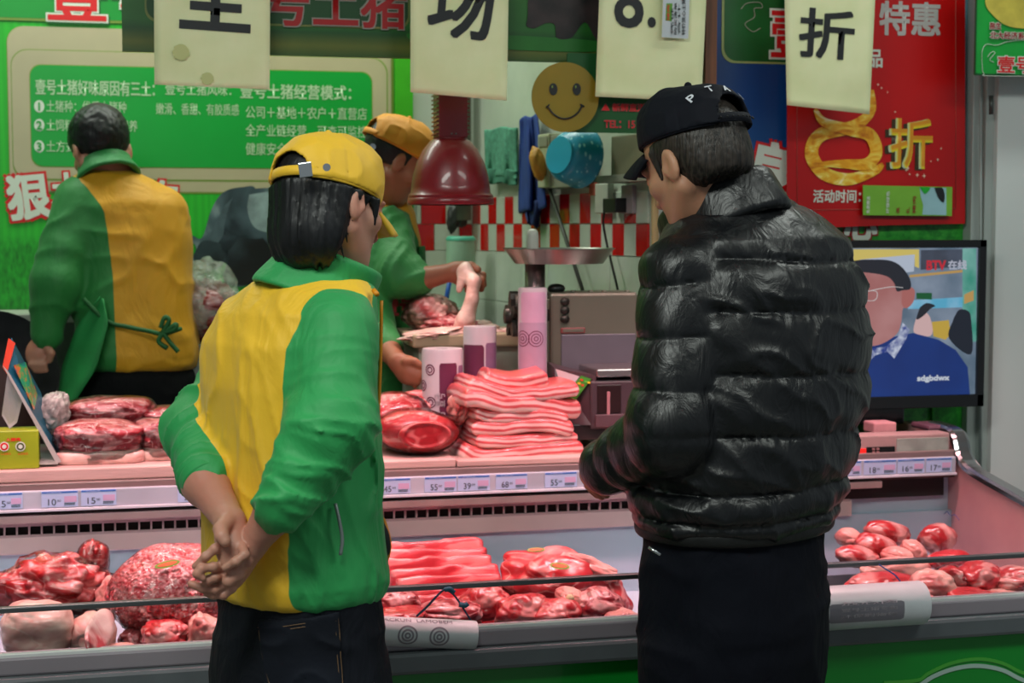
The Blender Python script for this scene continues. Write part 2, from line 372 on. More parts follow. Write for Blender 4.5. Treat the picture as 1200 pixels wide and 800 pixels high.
# two black pigs grazing, printed (flat relief silhouettes in layers)
def blob_print(name, pts, mat, parent, lift, Y=Yg - 0.0045):
    pp = catmull([aty(px, py, Y - lift) for px, py in pts + pts[:1]], 5)[:-1]
    return plate(name, pp, 0.0005, (0, -1, 0), mat, parent)
pk = NT('print_pig_skin'); pk.col(pk.ramp(pk.noise(3.2, detail=4, dist=0.5), [(0.38, C('#0a0e12')), (0.50, C('#1d2a32')), (0.60, C('#4a5c66')), (0.70, C('#9db0b4'))])); pk.p(Roughness=0.4)
pk2 = NT('print_pig_dark'); pk2.col(pk2.ramp(pk2.noise(6, detail=4), [(0.40, C('#080b0e')), (0.72, C('#34434c'))])); pk2.p(Roughness=0.4)
blob_print('printed_pig', [(226, 276), (237, 278), (248, 245), (262, 225), (285, 219), (300, 222), (300, 260), (278, 298), (262, 309), (250, 316), (226, 308), (230, 290), (219, 277)], pk.m, board, 0.0012)
blob_print('printed_pig', [(266, 250), (273, 232), (288, 223), (320, 220), (390, 222), (420, 240), (420, 330), (350, 330), (326, 300), (300, 328), (280, 336), (262, 328), (267, 300), (262, 275)], pk.m, board, 0.0020)
blob_print('printed_highlight', [(264, 240), (274, 232), (272, 252), (262, 275), (250, 290), (243, 285), (252, 262)], plain('print_slate', '#46565f', 0.4, var=0.2, scale=20), board, 0.0016)
blob_print('printed_highlight', [(292, 228), (322, 224), (345, 228), (340, 262), (318, 272), (298, 266), (290, 246)], plain('print_pale_slate', '#8c9fa3', 0.4, var=0.25, scale=14), board, 0.0024)
blob_print('printed_pig_head', [(226, 300), (238, 282), (262, 288), (262, 304), (246, 316), (230, 309)], pk2.m, board, 0.0018)
blob_print('printed_pig_head', [(262, 272), (282, 278), (300, 280), (320, 278), (326, 292), (312, 306), (300, 330), (280, 334), (263, 328), (268, 303)], pk2.m, board, 0.0028)
blob_print('printed_pig_ear', [(258, 283), (270, 268), (280, 274), (271, 290), (262, 294)], pk.m, board, 0.0034)
blob_print('printed_pig_ear', [(306, 276), (320, 270), (328, 286), (318, 290)], pk.m, board, 0.0034)

# leafy green strip right of the board behind the second butcher
lf = NT('print_foliage'); lf.col(lf.ramp(lf.noise(28, detail=5, rough=0.7), [(0.3, C('#063d0e')), (0.5, C('#12851c')), (0.75, C('#3fc03a'))])); lf.p(Roughness=0.5)
tag(recentre(box('leaf_poster', (aty(443, 300, Yg - 0.02).x, Yg - 0.024, aty(460, 330, Yg).z), (aty(485, 300, Yg - 0.02).x, Yg - 0.016, aty(460, 205, Yg).z), lf.m)), 'green leaf-print strip on the back wall behind the man reaching out', 'poster')
mfp = plain('print_lime_edge', '#3ca51f', 0.4)
tag(recentre(box('lime_strip', (aty(463, 120, Yg - 0.03).x, Yg - 0.03, aty(460, 212, Yg).z), (aty(484, 120, Yg - 0.03).x, Yg - 0.0245, 2.4), mfp)), 'narrow lime green vertical strip ending the large wall board', 'strip')

# ------------------------------------------------------------------ hanging header banner with pigs
Yh = 3.95
hb = thing('header_banner', 'dark green hanging banner with red lettering and printed pigs above the counter', 'banner', (0.6, Yh, 1.9))
za, xa, xb = aty(143, 60, Yh).z, aty(143, 40, Yh).x, aty(838, 40, Yh).x
ht = NT('banner_print'); sp = ht.n('ShaderNodeSeparateXYZ'); ht.set(sp.inputs[0], ht.tc('Generated'))
gz = ht.ramp(sp.outputs['Z'], [(0.0, C('#33551a')), (0.022, C('#5f6a22')), (0.05, C('#0b4a16')), (0.07, C('#1f6a20')), (0.2, C('#2e7d24')), (0.4, C('#186a1e'))])
ht.col(ht.mix(ht.ramp(ht.noise(5, detail=4), [(0.4, (0, 0, 0)), (0.7, (0.4, 0.4, 0.4))]), gz, C('#0e3f12'))); ht.p(Roughness=0.45)
bm = bmesh.new(); sbox(bm, (xa, Yh - 0.006, za), (xb, Yh + 0.012, za + 1.1)); me = bm_mesh(bm)
link('banner_sheet', me, ht.m, hb)
Yb = Yh - 0.0075
(xp0, zp0), (xp1, zp1) = wxz(170, 34, Yb), wxz(480, 30, Yb)
M = frame3((0, Yb, 0), (1, 0, 0), (0, -1, 0))
plate('sign_band', rrect(M, xp0, zp1 - 0.01, xp1, zp1 + 0.5, 0.03), 0.001, (0, -1, 0), plain('dull_gold_line', '#6c7b3c', 0.5), hb)
M2 = frame3((0, Yb - 0.001, 0), (1, 0, 0), (0, -1, 0))
plate('sign_band', rrect(M2, xp0 + 0.004, zp1 - 0.005, xp1 - 0.004, zp1 + 0.5, 0.03), 0.001, (0, -1, 0), plain('banner_dark_green', '#0a4418', 0.5), hb)
kb = Yh / ray(400, 0).y / FPX
outlined('壹号土猪', on_wall(252, 27, Yb - 0.003), 56 * kb, 222 * kb, hb, plain('banner_red', '#a01014', 0.4, var=0), plain('banner_rim', '#8b8a80', 0.5, var=0), 0.02, 0.05)
dk = NT('banner_pig_print'); dk.col(dk.ramp(dk.noise(14, detail=4), [(0.35, C('#0b0a0c')), (0.7, C('#3a2b2d'))])); dk.p(Roughness=0.5)
def bp(name, pts, mat, lift=0.001): blob_print(name, pts, mat, hb, lift, Yb)
bp('printed_pig', [(618, 22), (617, 30), (626, 33), (640, 27), (650, 29), (652, 44), (664, 46), (672, 42), (686, 26), (700, 48), (712, 44), (716, -10), (680, -30), (625, -20)], dk.m)
bp('grass_edge', [(482, 50), (560, 56), (640, 60), (700, 60), (710, 50), (650, 44), (560, 40), (482, 38)], plain('banner_grass', '#1d7220', 0.5))
# upright wooden post at the header's right end, and the white batten
wd = NT('brown_wood'); wd.col(wd.ramp(wd.noise(6, wd.mapping(scale=(8, 8, 0.5)), 4), [(0.3, C('#4d2c1a')), (0.7, C('#7d4c2e'))])); wd.p(Roughness=0.55)
ps = aty(829.5, 100, Yh - 0.02)
tag(recentre(box('wooden_post', (aty(823, 50, Yh - 0.02).x, Yh - 0.045, 1.62), (aty(836, 50, Yh - 0.02).x, Yh - 0.0065, 2.9), wd.m)), 'dark brown wooden post at the right end of the hanging banner', 'post')
tag(recentre(rod('pale_wooden_pole', aty(769, 700, YP - 0.03), aty(767, 60, YP - 0.03), 0.0095, plain('pale_wood', '#a98a5c', 0.6, var=0.1))), 'pale round wooden pole standing against the end of the tiled wall', 'pole')

# smiley disc + telephone strip sign
Ys = 3.9
c = aty(662, 114, Ys - 0.01); rs = 40.5 * (Ys / ray(662, 114).y) / FPX
sm = thing('smiley_sign', 'round mustard yellow smiling face disc hanging under the banner', 'sign', c)
lathe('disc', [(0, 0), (rs, 0), (rs, 0.006), (0, 0.006)], c, plain('smiley_yellow_backlit', '#8a7410', 0.45, var=0.03), sm, 64, (0, -1, 0))  # yellow darkened: the shade of the backlit disc is put into its colour
for px in (648.5, 676):
    e = aty(px, 104.5, Ys - 0.018); pts = [e + Vector((0.0105 * math.cos(a * math.pi / 12), 0, 0.0148 * math.sin(a * math.pi / 12))) for a in range(24)]
    plate('eye', pts, 0.001, (0, -1, 0), INK_K, sm)
    e2 = e + Vector((-0.003, -0.0012, 0.006)); plate('eye_glint', [e2 + Vector((0.002 * math.cos(a * math.pi / 4), 0, 0.0035 * math.sin(a * math.pi / 4))) for a in range(8)], 0.0004, (0, -1, 0), OLIVE, sm)
def y18(px, py): return aty(px, py, Ys - 0.0185)
tube('mouth', [y18(642, 125), y18(648, 133), y18(656, 138), y18(664, 139), y18(672, 136), y18(678, 131), y18(682, 124)], 0.0022, INK_K, sm)
tube('mouth_corner', [y18(640, 126), y18(644, 122.5)], 0.002, INK_K, sm, curve=False); tube('mouth_corner', [y18(680, 122), y18(684.5, 125)], 0.002, INK_K, sm, curve=False)
ts = thing('telephone_sign', 'dark green sign strip with red telephone lettering behind the smiling disc', 'sign', aty(730, 158, Ys + 0.01))
panel('sign_board', 664, 62, 800, 157, 0.005, plain('telephone_green', '#08551f', 0.5, var=0.03), ts, 0.006, Ys + 0.01)
kt = Ys / ray(720, 130).y / FPX
outlined('▲ 新鲜直送配送', on_wall(705, 130, Ys + 0.002), 9 * kt, 74 * kt, ts, INK_R, plain('sign_rim_dull', '#8a6a62', 0.5, var=0), 0.02, 0.07)
outlined('TEL：15101', on_wall(708, 149.5, Ys + 0.002), 8.5 * kt, 52 * kt, ts, INK_R, plain('sign_rim_dull', '#8a6a62'), 0.02, 0.08)

# ------------------------------------------------------------------ right hand posters
Yr = YP - 0.006
bl = NT('print_blue_sky'); s3 = bl.n('ShaderNodeSeparateXYZ'); bl.set(s3.inputs[0], bl.tc('Generated'))
g1 = bl.ramp(s3.outputs['Z'], [(0.05, C('#0d5a9c')), (0.35, C('#1766a8')), (0.55, C('#0c4487')), (0.9, C('#0a2f6a'))])
g2 = bl.mix(bl.ramp(s3.outputs['X'], [(0.86, (0, 0, 0)), (0.99, (1, 1, 1))]), g1, C('#7fb6c4')); lfn = bl.noise(30, detail=5, rough=0.7)
bl.col(bl.mix(bl.ramp(s3.outputs['Z'], [(0.45, (1, 1, 1)), (0.46, (0, 0, 0))]), g2, bl.ramp(lfn, [(0.3, C('#0b5a18')), (0.5, C('#2a9a2e')), (0.75, C('#5ac04a'))]))); bl.p(Roughness=0.35)
bp_ = thing('blue_poster', 'blue and green printed poster covering the wall behind the television', 'poster', aty(980, 520, Yr))
xb0, xb1 = aty(829, 200, Yr).x, aty(1139, 200, Yr).x; zb0 = aty(980, 525, Yr).z
box('poster_sheet', (xb0, Yr - 0.002, zb0), (xb1, Yr + 0.004, 2.5), bl.m, bp_)
panel('sign_band', 847, -120, 1020, 78, 0.035, plain('pale_gold_line', '#a3b06c', 0.4), bp_, 0.001, Yr - 0.003)
panel('sign_band', 850, -120, 1020, 75.5, 0.035, plain('dark_sign_green', '#0a5c22', 0.4), bp_, 0.002, Yr - 0.003)
kr = YP / ray(950, 100).y / FPX
def yr(px, py, l=0.006): return aty(px, py, Yr - l)
tube('pig_outline', [yr(868, 11), yr(875, 4), yr(890, 3), yr(893, 9), yr(884, 10), yr(884, 20), yr(873, 28), yr(882, 37), yr(891, 33)], 0.0013, plain('print_pale_line', '#9a9a88', 0.5, var=0), bp_)
outlined('壹', on_wall(904, 66, Yr - 0.006), 56 * kr, 46 * kr, bp_, INK_R, INK_W, 0.02, 0.07)
outlined('良', on_wall(877, 224, Yr - 0.004) @ Matrix.Rotation(math.radians(-12), 4, 'Z'), 60 * kr, 46 * kr, bp_, INK_W, INK_R, 0.05, 0.11)
outlined('心', on_wall(990, 280, Yr - 0.004), 34 * kr, 40 * kr, bp_, INK_W, INK_DR, 0.05, 0.11)
# red discount poster
Yq = Yr - 0.03
rp = thing('red_poster', 'glossy red discount poster with golden figure eight and 折 in yellow', 'poster', aty(1028, 264, Yq))
rd = NT('poster_red'); rd.col(rd.ramp(rd.noise(1.6, detail=2), [(0.3, C('#b30a0d')), (0.7, C('#c9100f'))])); rd.p(Roughness=0.3)
def quadY(name, pts, Y, mat, parent, th=0.001): return plate(name, [aty(px, py, Y) for px, py in pts], th, (0, -1, 0), mat, parent)
quadY('poster_sheet', [(923, -160), (922, 268), (985, 266), (1040, 264), (1131, 262), (1131, -160)], Yq, rd.m, rp, 0.002)
LG = plain('poster_thin_line', '#b55a4c', 0.4, var=0)
for a_, b_ in (((934, 60), (934, 246)), ((934, 246), (1120, 244)), ((1120, -40), (1120, 244))):
    tube('frame_line', [aty(*a_, Yq - 0.001), aty(*b_, Yq - 0.001)], 0.0008, LG, rp, 4, curve=False)
text('lettering', '特惠', on_wall(1031, 40, Yq - 0.001), 38 * kr, plain('print_grey_white', '#b4b2ae', 0.5, var=0), rp, bold=0.03, width=77 * kr)
text('lettering', '品', on_wall(1018, 78.5, Yq - 0.001), 20 * kr, INK_W, rp, bold=0.03, width=17 * kr)
text('lettering', '活动时间：', on_wall(953, 237, Yq - 0.001), 14.5 * kr, INK_W, rp, bold=0.025, width=60 * kr)
zz = NT('print_gold_gradient'); s4 = zz.n('ShaderNodeSeparateXYZ'); zz.set(s4.inputs[0], zz.tc('Generated'))
zz.col(zz.ramp(s4.outputs['Y'], [(0.0, C('#d2601c')), (0.3, C('#e6d21c')), (0.6, C('#c9cf8a')), (1.0, C('#c6cec8'))])); zz.p(Roughness=0.4)
text('lettering_shadow', '折', on_wall(1038, 197, Yq - 0.001), 55 * kr, plain('print_shadow_brown', '#3a2a08', 0.5, var=0), rp, bold=0.05, width=54 * kr)
tx = text('lettering', '折', on_wall(1042, 196, Yq - 0.0022), 56 * kr, zz.m, rp, bold=0.035, width=54 * kr)
# give the gradient a per-object vertical coordinate
gd = NT('print_liquid_gold'); gd.col(gd.ramp(gd.noise(16, gd.mapping(scale=(1, 1, 2)), 3, 1.6), [(0.28, C('#c4640c')), (0.45, C('#eaa41a')), (0.6, C('#f4d252')), (0.74, C('#fff2c0'))])); gd.p(Roughness=0.35)
def yq(px, py, l=0.003): return aty(px, py, Yq - l)
def ribbon(name, pts, w, mat, parent, l):
    P_ = catmull([aty(px, py, Yq - l) for px, py in pts], 8); vs, fs = [], []
    for i, p in enumerate(P_):
        d = (P_[min(i + 1, len(P_) - 1)] - P_[max(i - 1, 0)]).normalized(); n_ = Vector((-d.z, 0, d.x)); t = i / (len(P_) - 1)
        ww = w * (0.25 + 0.75 * math.sin(math.pi * min(1, max(0, t))) ** 0.7); vs += [tuple(p + n_ * ww), tuple(p - n_ * ww)]
    for i in range(len(P_) - 1): fs.append((2 * i, 2 * i + 1, 2 * i + 3, 2 * i + 2))
    me = bpy.data.meshes.new(name); me.from_pydata(vs, [], fs); o = link(name, me, mat, parent); m_ = o.modifiers.new('s', 'SOLIDIFY'); m_.thickness = 0.0012; return o
ribbon('figure_eight', [(1022, 105), (1021, 130), (1000, 148), (962, 158), (951, 180), (966, 203), (995, 210), (1025, 200), (1035, 192)], 0.019, gd.m, rp, 0.003)
ribbon('figure_eight', [(955, 128), (966, 143), (996, 152), (1019, 158), (1027, 178), (1016, 192), (990, 192), (960, 192)], 0.018, gd.m, rp, 0.0045)
spk = plain('poster_sparkle', '#f0dcc0', 0.4, var=0)
rng = random.Random(4)
for i, (px, py) in enumerate([(1033, 103), (1040, 108), (1029, 99), (1049, 131), (1091, 189), (1099, 187), (1083, 206), (1064, 197), (1075, 205), (1066, 204), (1062, 199), (1103, 174)]):
    c = yq(px, py, 0.004); a = rng.uniform(0.003, 0.007)
    plate('sparkle', [c + Vector((math.sin(k * math.pi / 4) * (a if k % 2 == 0 else a * 0.25), 0, math.cos(k * math.pi / 4) * (a if k % 2 == 0 else a * 0.25))) for k in range(8)], 0.0005, (0, -1, 0), spk, rp)
# green and pale card stuck across the red poster
cd = thing('green_card', 'green and pale blue card stuck across the lower part of the red poster', 'card', aty(1060, 250, Yq - 0.02))
quadY('card_sheet', [(1011.5, 217), (1116, 219), (1115.5, 253), (1011.5, 252)], Yq - 0.018, plain('card_green', '#7cb73a', 0.4, var=0.05), cd, 0.003)
quadY('sky_print', [(1078, 219.5), (1109, 220), (1109, 252), (1081, 251.5), (1082, 240), (1079, 230)], Yq - 0.0185, plain('card_sky', '#9cc6cf', 0.4, var=0.05), cd, 0.0006)
blob_print('printed_panda', [(1095, 220), (1104, 220), (1107, 228), (1106, 237), (1100, 232)], INK_K, cd, 0.002, Yq - 0.018)
blob_print('printed_leaf', [(1078, 219), (1090, 220), (1084, 227)], G_BRIGHT, cd, 0.002, Yq - 0.018)
for px, s, h_ in ((1019, '免费赠送', 20), (1042, '环保绿色', 26), (1054, '送', 7), (1066, '礼', 7), (1073, '猪肉', 20)):
    Mx = on_wall(px, 250, Yq - 0.0195) @ Matrix.Rotation(math.pi / 2, 4, 'Z')
    text('lettering', s, Mx, 4.2 * kr, INK_W if px < 1050 else INK_DR, cd, bold=0.02, width=h_ * kr)
# small green sign at the right edge
Yv = 3.86
gs = thing('green_wall_sign', 'small green sign at the top right corner with a pale yellow fruit picture', 'sign', aty(1180, 92, Yv))
panel('sign_board', 1144.5, -90, 1290, 92, 0.004, plain('sign_dark_edge', '#0b5a2a', 0.4), gs, 0.006, Yv)
panel('sign_face', 1147, -88, 1287, 89.5, 0.004, plain('sign_face_green', '#12a03a', 0.4, var=0.08), gs, 0.001, Yv - 0.006)
blob_print('printed_fruit', [(1156, -10), (1155, 5), (1162, 16), (1176, 28), (1195, 33), (1230, 32), (1250, 10), (1250, -30), (1160, -30)], plain('print_pale_yellow', '#c8b84c', 0.4, var=0.12, scale=20), gs, 0.004, Yv - 0.006)
kv = Yv / ray(1170, 50).y / FPX
outlined('陈生', on_wall(1160, 34, Yv - 0.0105), 7.5 * kv, 14 * kv, gs, INK_DR, INK_W, 0.03, 0.1)
outlined('北大经济系88级', on_wall(1160, 45, Yv - 0.0105), 8 * kv, 62 * kv, gs, INK_DR, INK_W, 0.03, 0.1)
outlined('壹号土猪', on_wall(1169, 85, Yv - 0.0105), 19 * kv, 92 * kv, gs, INK_R, INK_W, 0.02, 0.08)
def yv(px, py): return aty(px, py, Yv - 0.009)
tube('white_line', [yv(1290, 89), yv(1165, 89), yv(1153, 86), yv(1151, 76), yv(1151, 60), yv(1156, 52), yv(1168, 53), yv(1180, 49), yv(1200, 47), yv(1230, 50)], 0.0009, INK_W, gs, 4)
tube('pig_outline', [yv(1157, 67), yv(1162, 61), yv(1166, 62), yv(1160, 70), yv(1165, 73)], 0.0009, INK_W, gs, 4)
tag(recentre(box('leaf_print', (aty(1092, 490, YP - 0.02).x, YP - 0.022, aty(1110, 521, YP - 0.02).z), (aty(1138, 490, YP - 0.02).x, YP - 0.016, aty(1110, 468, YP - 0.02).z), lf.m, None, 0.002)), 'small bright green leaf-print sheet below the television by the chrome rail', 'poster')
# hanging paper slips
pp = NT('yellow_paper'); pp.col(pp.ramp(pp.noise(7, detail=5), [(0.35, C('#e0e6b0')), (0.62, C('#ecefc0'))])); pp.p(Roughness=0.75, Transmission_Weight=0.0)
pp.bump(pp.noise(4.5, detail=2, dist=0.6), 0.5, 0.02)
def slip(px0, px1, pxb0, pxb1, yb0, yb1, label, seed, Y=3.86):
    t = thing('paper_slip', label, 'paper sign', aty((px0 + px1) / 2, yb0, Y), group='yellow paper slips under the banner')
    NX, NZ = 14, 26; rg = random.Random(seed); ph = rg.uniform(0, 6); vs, fs = [], []
    for j in range(NZ + 1):
        v = j / NZ
        for i in range(NX + 1):
            u = i / NX
            top = (px0 + (px1 - px0) * u, -70); bot = (pxb0 + (pxb1 - pxb0) * u, yb0 + (yb1 - yb0) * u)
            px, py = top[0] + (bot[0] - top[0]) * v, top[1] + (bot[1] - top[1]) * v
            q_ = max(0.0, v - 0.74) / 0.26; y = Y + (0.006 * math.sin(u * 4 + ph + v * 2) + 0.003 * math.sin(v * 14 + ph)) * q_ - (0.006 * (u - 0.9) * 10 * q_ if u > 0.9 else 0)
            vs.append(tuple(aty(px, py, y)))
    W_ = NX + 1
    for j in range(NZ):
        for i in range(NX): fs.append((j * W_ + i, (j + 1) * W_ + i, (j + 1) * W_ + i + 1, j * W_ + i + 1))
    me = bpy.data.meshes.new('sheet'); me.from_pydata(vs, [], fs); smooth(me); o = link('sheet', me, pp.m, t)
    m_ = o.modifiers.new('s', 'SOLIDIFY'); m_.thickness = 0.0005
    return t
s1 = slip(180, 317, 181, 316, 99, 105, 'yellow paper slip at left, cut off above the character 全, with faint round stains', 1)
s2 = slip(481, 597, 481, 594, 108, 118, 'yellow paper slip with the character 场 above the red lamp', 2)
s3_ = slip(705, 831, 697.5, 822, 113, 119, 'yellow paper slip with 8. and a small white receipt stuck on it', 3)
s4_ = slip(918, 1029, 922, 1019, 123, 134, 'yellow paper slip with the character 折 hanging over the red poster', 4)
Yl = 3.86; kl = Yl / ray(600, 40).y / FPX
def slip_text(px, py, s, h, w, par, rot=0.0): text('lettering', s, on_wall(px, py, Yl - 0.0012) @ Matrix.Rotation(math.radians(rot), 4, 'Z'), h * kl, INK_K, par, bold=0.024, width=w * kl)
slip_text(207, 31, '全', 84, 84, s1, -2.5); slip_text(501, 39, '场', 80, 74, s2, -5); slip_text(721, 31, '8', 62, 34, s3_, 0); slip_text(759, 32, '.', 12, 10, s3_, 0); slip_text(936, 65, '折', 58, 71, s4_, -3)
stn = plain('paper_stain', '#c3c88a', 0.8, var=0)
for px, py, r_ in ((212, 61, 9), (243, 92, 7)):
    c = aty(px, py, Yl - 0.0065); plate('stain', [c + Vector((r_ * kl * (1 + 0.15 * math.sin(3 * a)) * math.cos(a * math.pi / 9), 0, r_ * kl * math.sin(a * math.pi / 9))) for a in range(18)], 0.0003, (0, -1, 0), stn, s1)
rc = thing('receipt', 'small white printed ticket stuck on the slip with 8.', 'ticket', aty(792, 45, Yl - 0.016))
quadY('ticket_sheet', [(777, -20), (828, -20), (806.5, 45.5), (776, 43.5)] if False else [(778, -30), (809, -29), (806.5, 45.5), (775.5, 43.5)], Yl - 0.014, plain('ticket_white', '#c4ccd2', 0.5, var=0.02), rc, 0.0006)
quadY('ticket_stamp', [(781, 4), (788, 4), (787, 25), (780, 24)], Yl - 0.0146, plain('ticket_stamp_green', '#5c9a2c', 0.5), rc, 0.0004)
for px, s, w_ in ((789, '凭证', 32), (793, '购买清单', 38), (797, '合计', 36), (803, '特价放心土猪肉', 50), (784.5, '猪肉', 18)):
    text('lettering', s, on_wall(px, 41 if px > 786 else 24, Yl - 0.0155) @ Matrix.Rotation(math.pi / 2, 4, 'Z'), (3.2 if px < 800 else 4.5) * kl, INK_K if px > 786 else INK_R, rc, bold=0.02, width=w_ * kl)
# ------------------------------------------------------------------ numeric helpers: lattice noise, blobs, slabs
_rs = np.random.RandomState(11); _LT = _rs.rand(64, 64, 64).astype(np.float32)
def vnoise(P):
    P = np.asarray(P, np.float32); i = np.floor(P).astype(np.int32); f = P - i; f = f * f * (3 - 2 * f); i0 = i & 63; i1 = (i + 1) & 63
    x0, y0, z0 = i0[:, 0], i0[:, 1], i0[:, 2]; x1, y1, z1 = i1[:, 0], i1[:, 1], i1[:, 2]; fx, fy, fz = f[:, 0], f[:, 1], f[:, 2]
    c00 = _LT[x0, y0, z0] * (1 - fx) + _LT[x1, y0, z0] * fx; c10 = _LT[x0, y1, z0] * (1 - fx) + _LT[x1, y1, z0] * fx
    c01 = _LT[x0, y0, z1] * (1 - fx) + _LT[x1, y0, z1] * fx; c11 = _LT[x0, y1, z1] * (1 - fx) + _LT[x1, y1, z1] * fx
    return ((c00 * (1 - fy) + c10 * fy) * (1 - fz) + (c01 * (1 - fy) + c11 * fy) * fz) * 2 - 1
def fbm(P, sc, oct=3, seed=0.0):
    P = np.asarray(P, np.float32) * sc + seed * 7.13; a, s, o = 1.0, 0.0, 0.0
    for _ in range(oct): s = s + a * vnoise(P); o += a; a *= 0.5; P = P * 2.03 + 5.7
    return s / o
def np_mesh(name, V, F, sm=True, attrs=None):
    me = bpy.data.meshes.new(name); V = np.asarray(V, np.float32); F = np.asarray(F, np.int32); k = F.shape[1]
    me.vertices.add(len(V)); me.vertices.foreach_set('co', V.ravel()); me.loops.add(F.size); me.loops.foreach_set('vertex_index', F.ravel())
    me.polygons.add(len(F)); me.polygons.foreach_set('loop_start', np.arange(0, F.size, k, dtype=np.int32))
    try: me.polygons.foreach_set('loop_total', np.full(len(F), k, np.int32))
    except Exception: pass
    for n_, a_ in (attrs or {}).items():
        at = me.attributes.new(n_, 'FLOAT', 'POINT'); at.data.foreach_set('value', np.asarray(a_, np.float32))
    me.update(calc_edges=True); me.validate()
    if sm: smooth(me)
    return me
_ico = {}
def ico(n):
    if n not in _ico:
        bm = bmesh.new(); bmesh.ops.create_icosphere(bm, subdivisions=n, radius=1.0); bm.verts.ensure_lookup_table()
        _ico[n] = (np.array([v.co[:] for v in bm.verts], np.float32), np.array([[v.index for v in f.verts] for f in bm.faces], np.int32)); bm.free()
    return _ico[n]
def blob(size, seed, lump=0.2, sc=2.2, fine=0.02, fsc=14, pw=1.0, sub=5, flat=0.0):
    """a lumpy closed body about the origin, half sizes `size`; lump = large relief, fine = small relief"""
    V, F = ico(sub); V = V.copy()
    if pw != 1.0:
        V = np.sign(V) * np.abs(V) ** pw
    cr_ = (1 - np.abs(vnoise(V * sc * 1.1 + seed * 3.1))) ** 5; d = 1 + lump * fbm(V, sc, 2, seed) + fine * fbm(V, fsc, 2, seed + 3) - (0.55 * lump * cr_ if fine > 0 else 0); N = V * d[:, None]
    if flat > 0: N[:, 2] = np.where(N[:, 2] < -flat, -flat + (N[:, 2] + flat) * 0.15, N[:, 2])
    return N * np.asarray(size, np.float32), F
def slabmesh(path, W, T, seed=0, nu=60, nv=36, warp=0.004, ew=0.9, flip=False):
    """a thick soft slab swept along path (local x/z curve), width W along y; 'lay' runs 0..1 through its thickness"""
    P_ = catmull(path, max(4, nu // max(1, len(path) - 1))); n = len(P_); V, lay = [], []
    for i, p in enumerate(P_):
        d = (P_[min(i + 1, n - 1)] - P_[max(i - 1, 0)]).normalized(); up = Vector((-d.z, 0, d.x)); t = i / (n - 1)
        e = min(t, 1 - t) * n / 3.0; s = min(1.0, 0.55 + 0.45 * math.sqrt(min(1, e))) if e < 1 else 1.0
        for k in range(nv):
            a = 2 * math.pi * k / nv; c, s_ = math.cos(a), math.sin(a)
            y = math.copysign(abs(c) ** 0.35, c) * W / 2 * (ew + (1 - ew) * s); z = math.copysign(abs(s_) ** 0.45, s_) * T / 2 * s
            q = p + up * z + Vector((0, y, 0)); V.append((q.x, q.y, q.z)); lay.append(0.5 - z / T if flip else z / T + 0.5)
    V = np.array(V, np.float32); V[:, 2] += warp * fbm(V, 16, 2, seed); V[:, 1] += warp * 1.5 * fbm(V, 22, 2, seed + 2); V[:, 0] += warp * fbm(V, 30, 2, seed + 5)
    F = [(i * nv + k, i * nv + (k + 1) % nv, (i + 1) * nv + (k + 1) % nv, (i + 1) * nv + k) for i in range(n - 1) for k in range(nv)]
    a = len(V); V = np.vstack([V, V[:nv].mean(0), V[-nv:].mean(0)]); lay += [0.5, 0.5]
    F += [(a, (k + 1) % nv, k, k) for k in range(0)]
    me = np_mesh('slab', V, F, True, {'lay': lay}); bm = bmesh.new(); bm.from_mesh(me); bm.verts.ensure_lookup_table()
    for k in range(nv):
        bm.faces.new((bm.verts[a], bm.verts[(k + 1) % nv], bm.verts[k])); bm.faces.new((bm.verts[a + 1], bm.verts[(n - 1) * nv + k], bm.verts[(n - 1) * nv + (k + 1) % nv]))
    for f in bm.faces: f.smooth = True
    bmesh.ops.recalc_face_normals(bm, faces=bm.faces); bm.to_mesh(me); bm.free(); return me

# meats
def meat_mat(name, lean, fat, lo=0.44, hi=0.56, sc=9, stretch=(1, 1, 2.2), dist=1.2, rough=0.32, coat=0.32, dark=None, bump=0.25):
    t = NT(name); v = t.mapping(scale=stretch); n1 = t.noise(sc, v, 4, dist); n2 = t.noise(sc * 3.1, v, 4, 0.6)
    base = t.ramp(n1, [(lo, C(lean)), ((lo + hi) / 2, t_mid(lean, fat)), (hi, C(fat))])
    n3 = t.noise(sc * 0.8, t.mapping(scale=stretch, loc=(3, 1, 2)), 2, 1.0); base = t.mix(t.ramp(t.math('ABSOLUTE', t.math('SUBTRACT', n3, 0.5)), [(0.010, (0.85, 0.85, 0.85)), (0.030, (0, 0, 0))]), base, C(fat))
    shade = t.ramp(n2, [(0.35, C(dark or '#d8c8c8')), (0.65, (1, 1, 1, 1))])
    t.col(t.mix(0.75, base, shade, 'MULTIPLY')); t.p(Roughness=rough, Coat_Weight=coat, Coat_Roughness=0.15, Subsurface_Weight=0.12, Subsurface_Radius=(0.02, 0.006, 0.004), Subsurface_Scale=0.6)
    t.bump(n2, bump, 0.004); return t.m
def t_mid(a, b):
    x, y = C(a), C(b); return tuple((p + q) / 2 for p, q in zip(x, y))
M_LEAN = meat_mat('lean_pork', '#bf2d37', '#e89c9a', 0.53, 0.72, 8)
M_MARB = meat_mat('marbled_pork', '#9c1f2e', '#e6a3a4', 0.46, 0.60, 16, (1, 1, 1.5), 1.8)
M_RED = meat_mat('deep_red_pork', '#b3161f', '#e08c8a', 0.52, 0.70, 7)
M_SKIN = meat_mat('pork_skin', '#c4444c', '#e4b4ac', 0.36, 0.50, 6, (1, 1, 1), 0.8, 0.35, 0.3, '#e8d8d2')
M_PALE = meat_mat('pale_pork_skin', '#cf8d88', '#dfc0b6', 0.30, 0.52, 7, (1, 1, 2.5), 1.0, 0.4, 0.25, '#cfc0bc')
M_SHANK = meat_mat('shank_skin', '#b3242c', '#e2a8a4', 0.40, 0.54, 11, (1, 1, 1), 0.9, 0.3, 0.5)
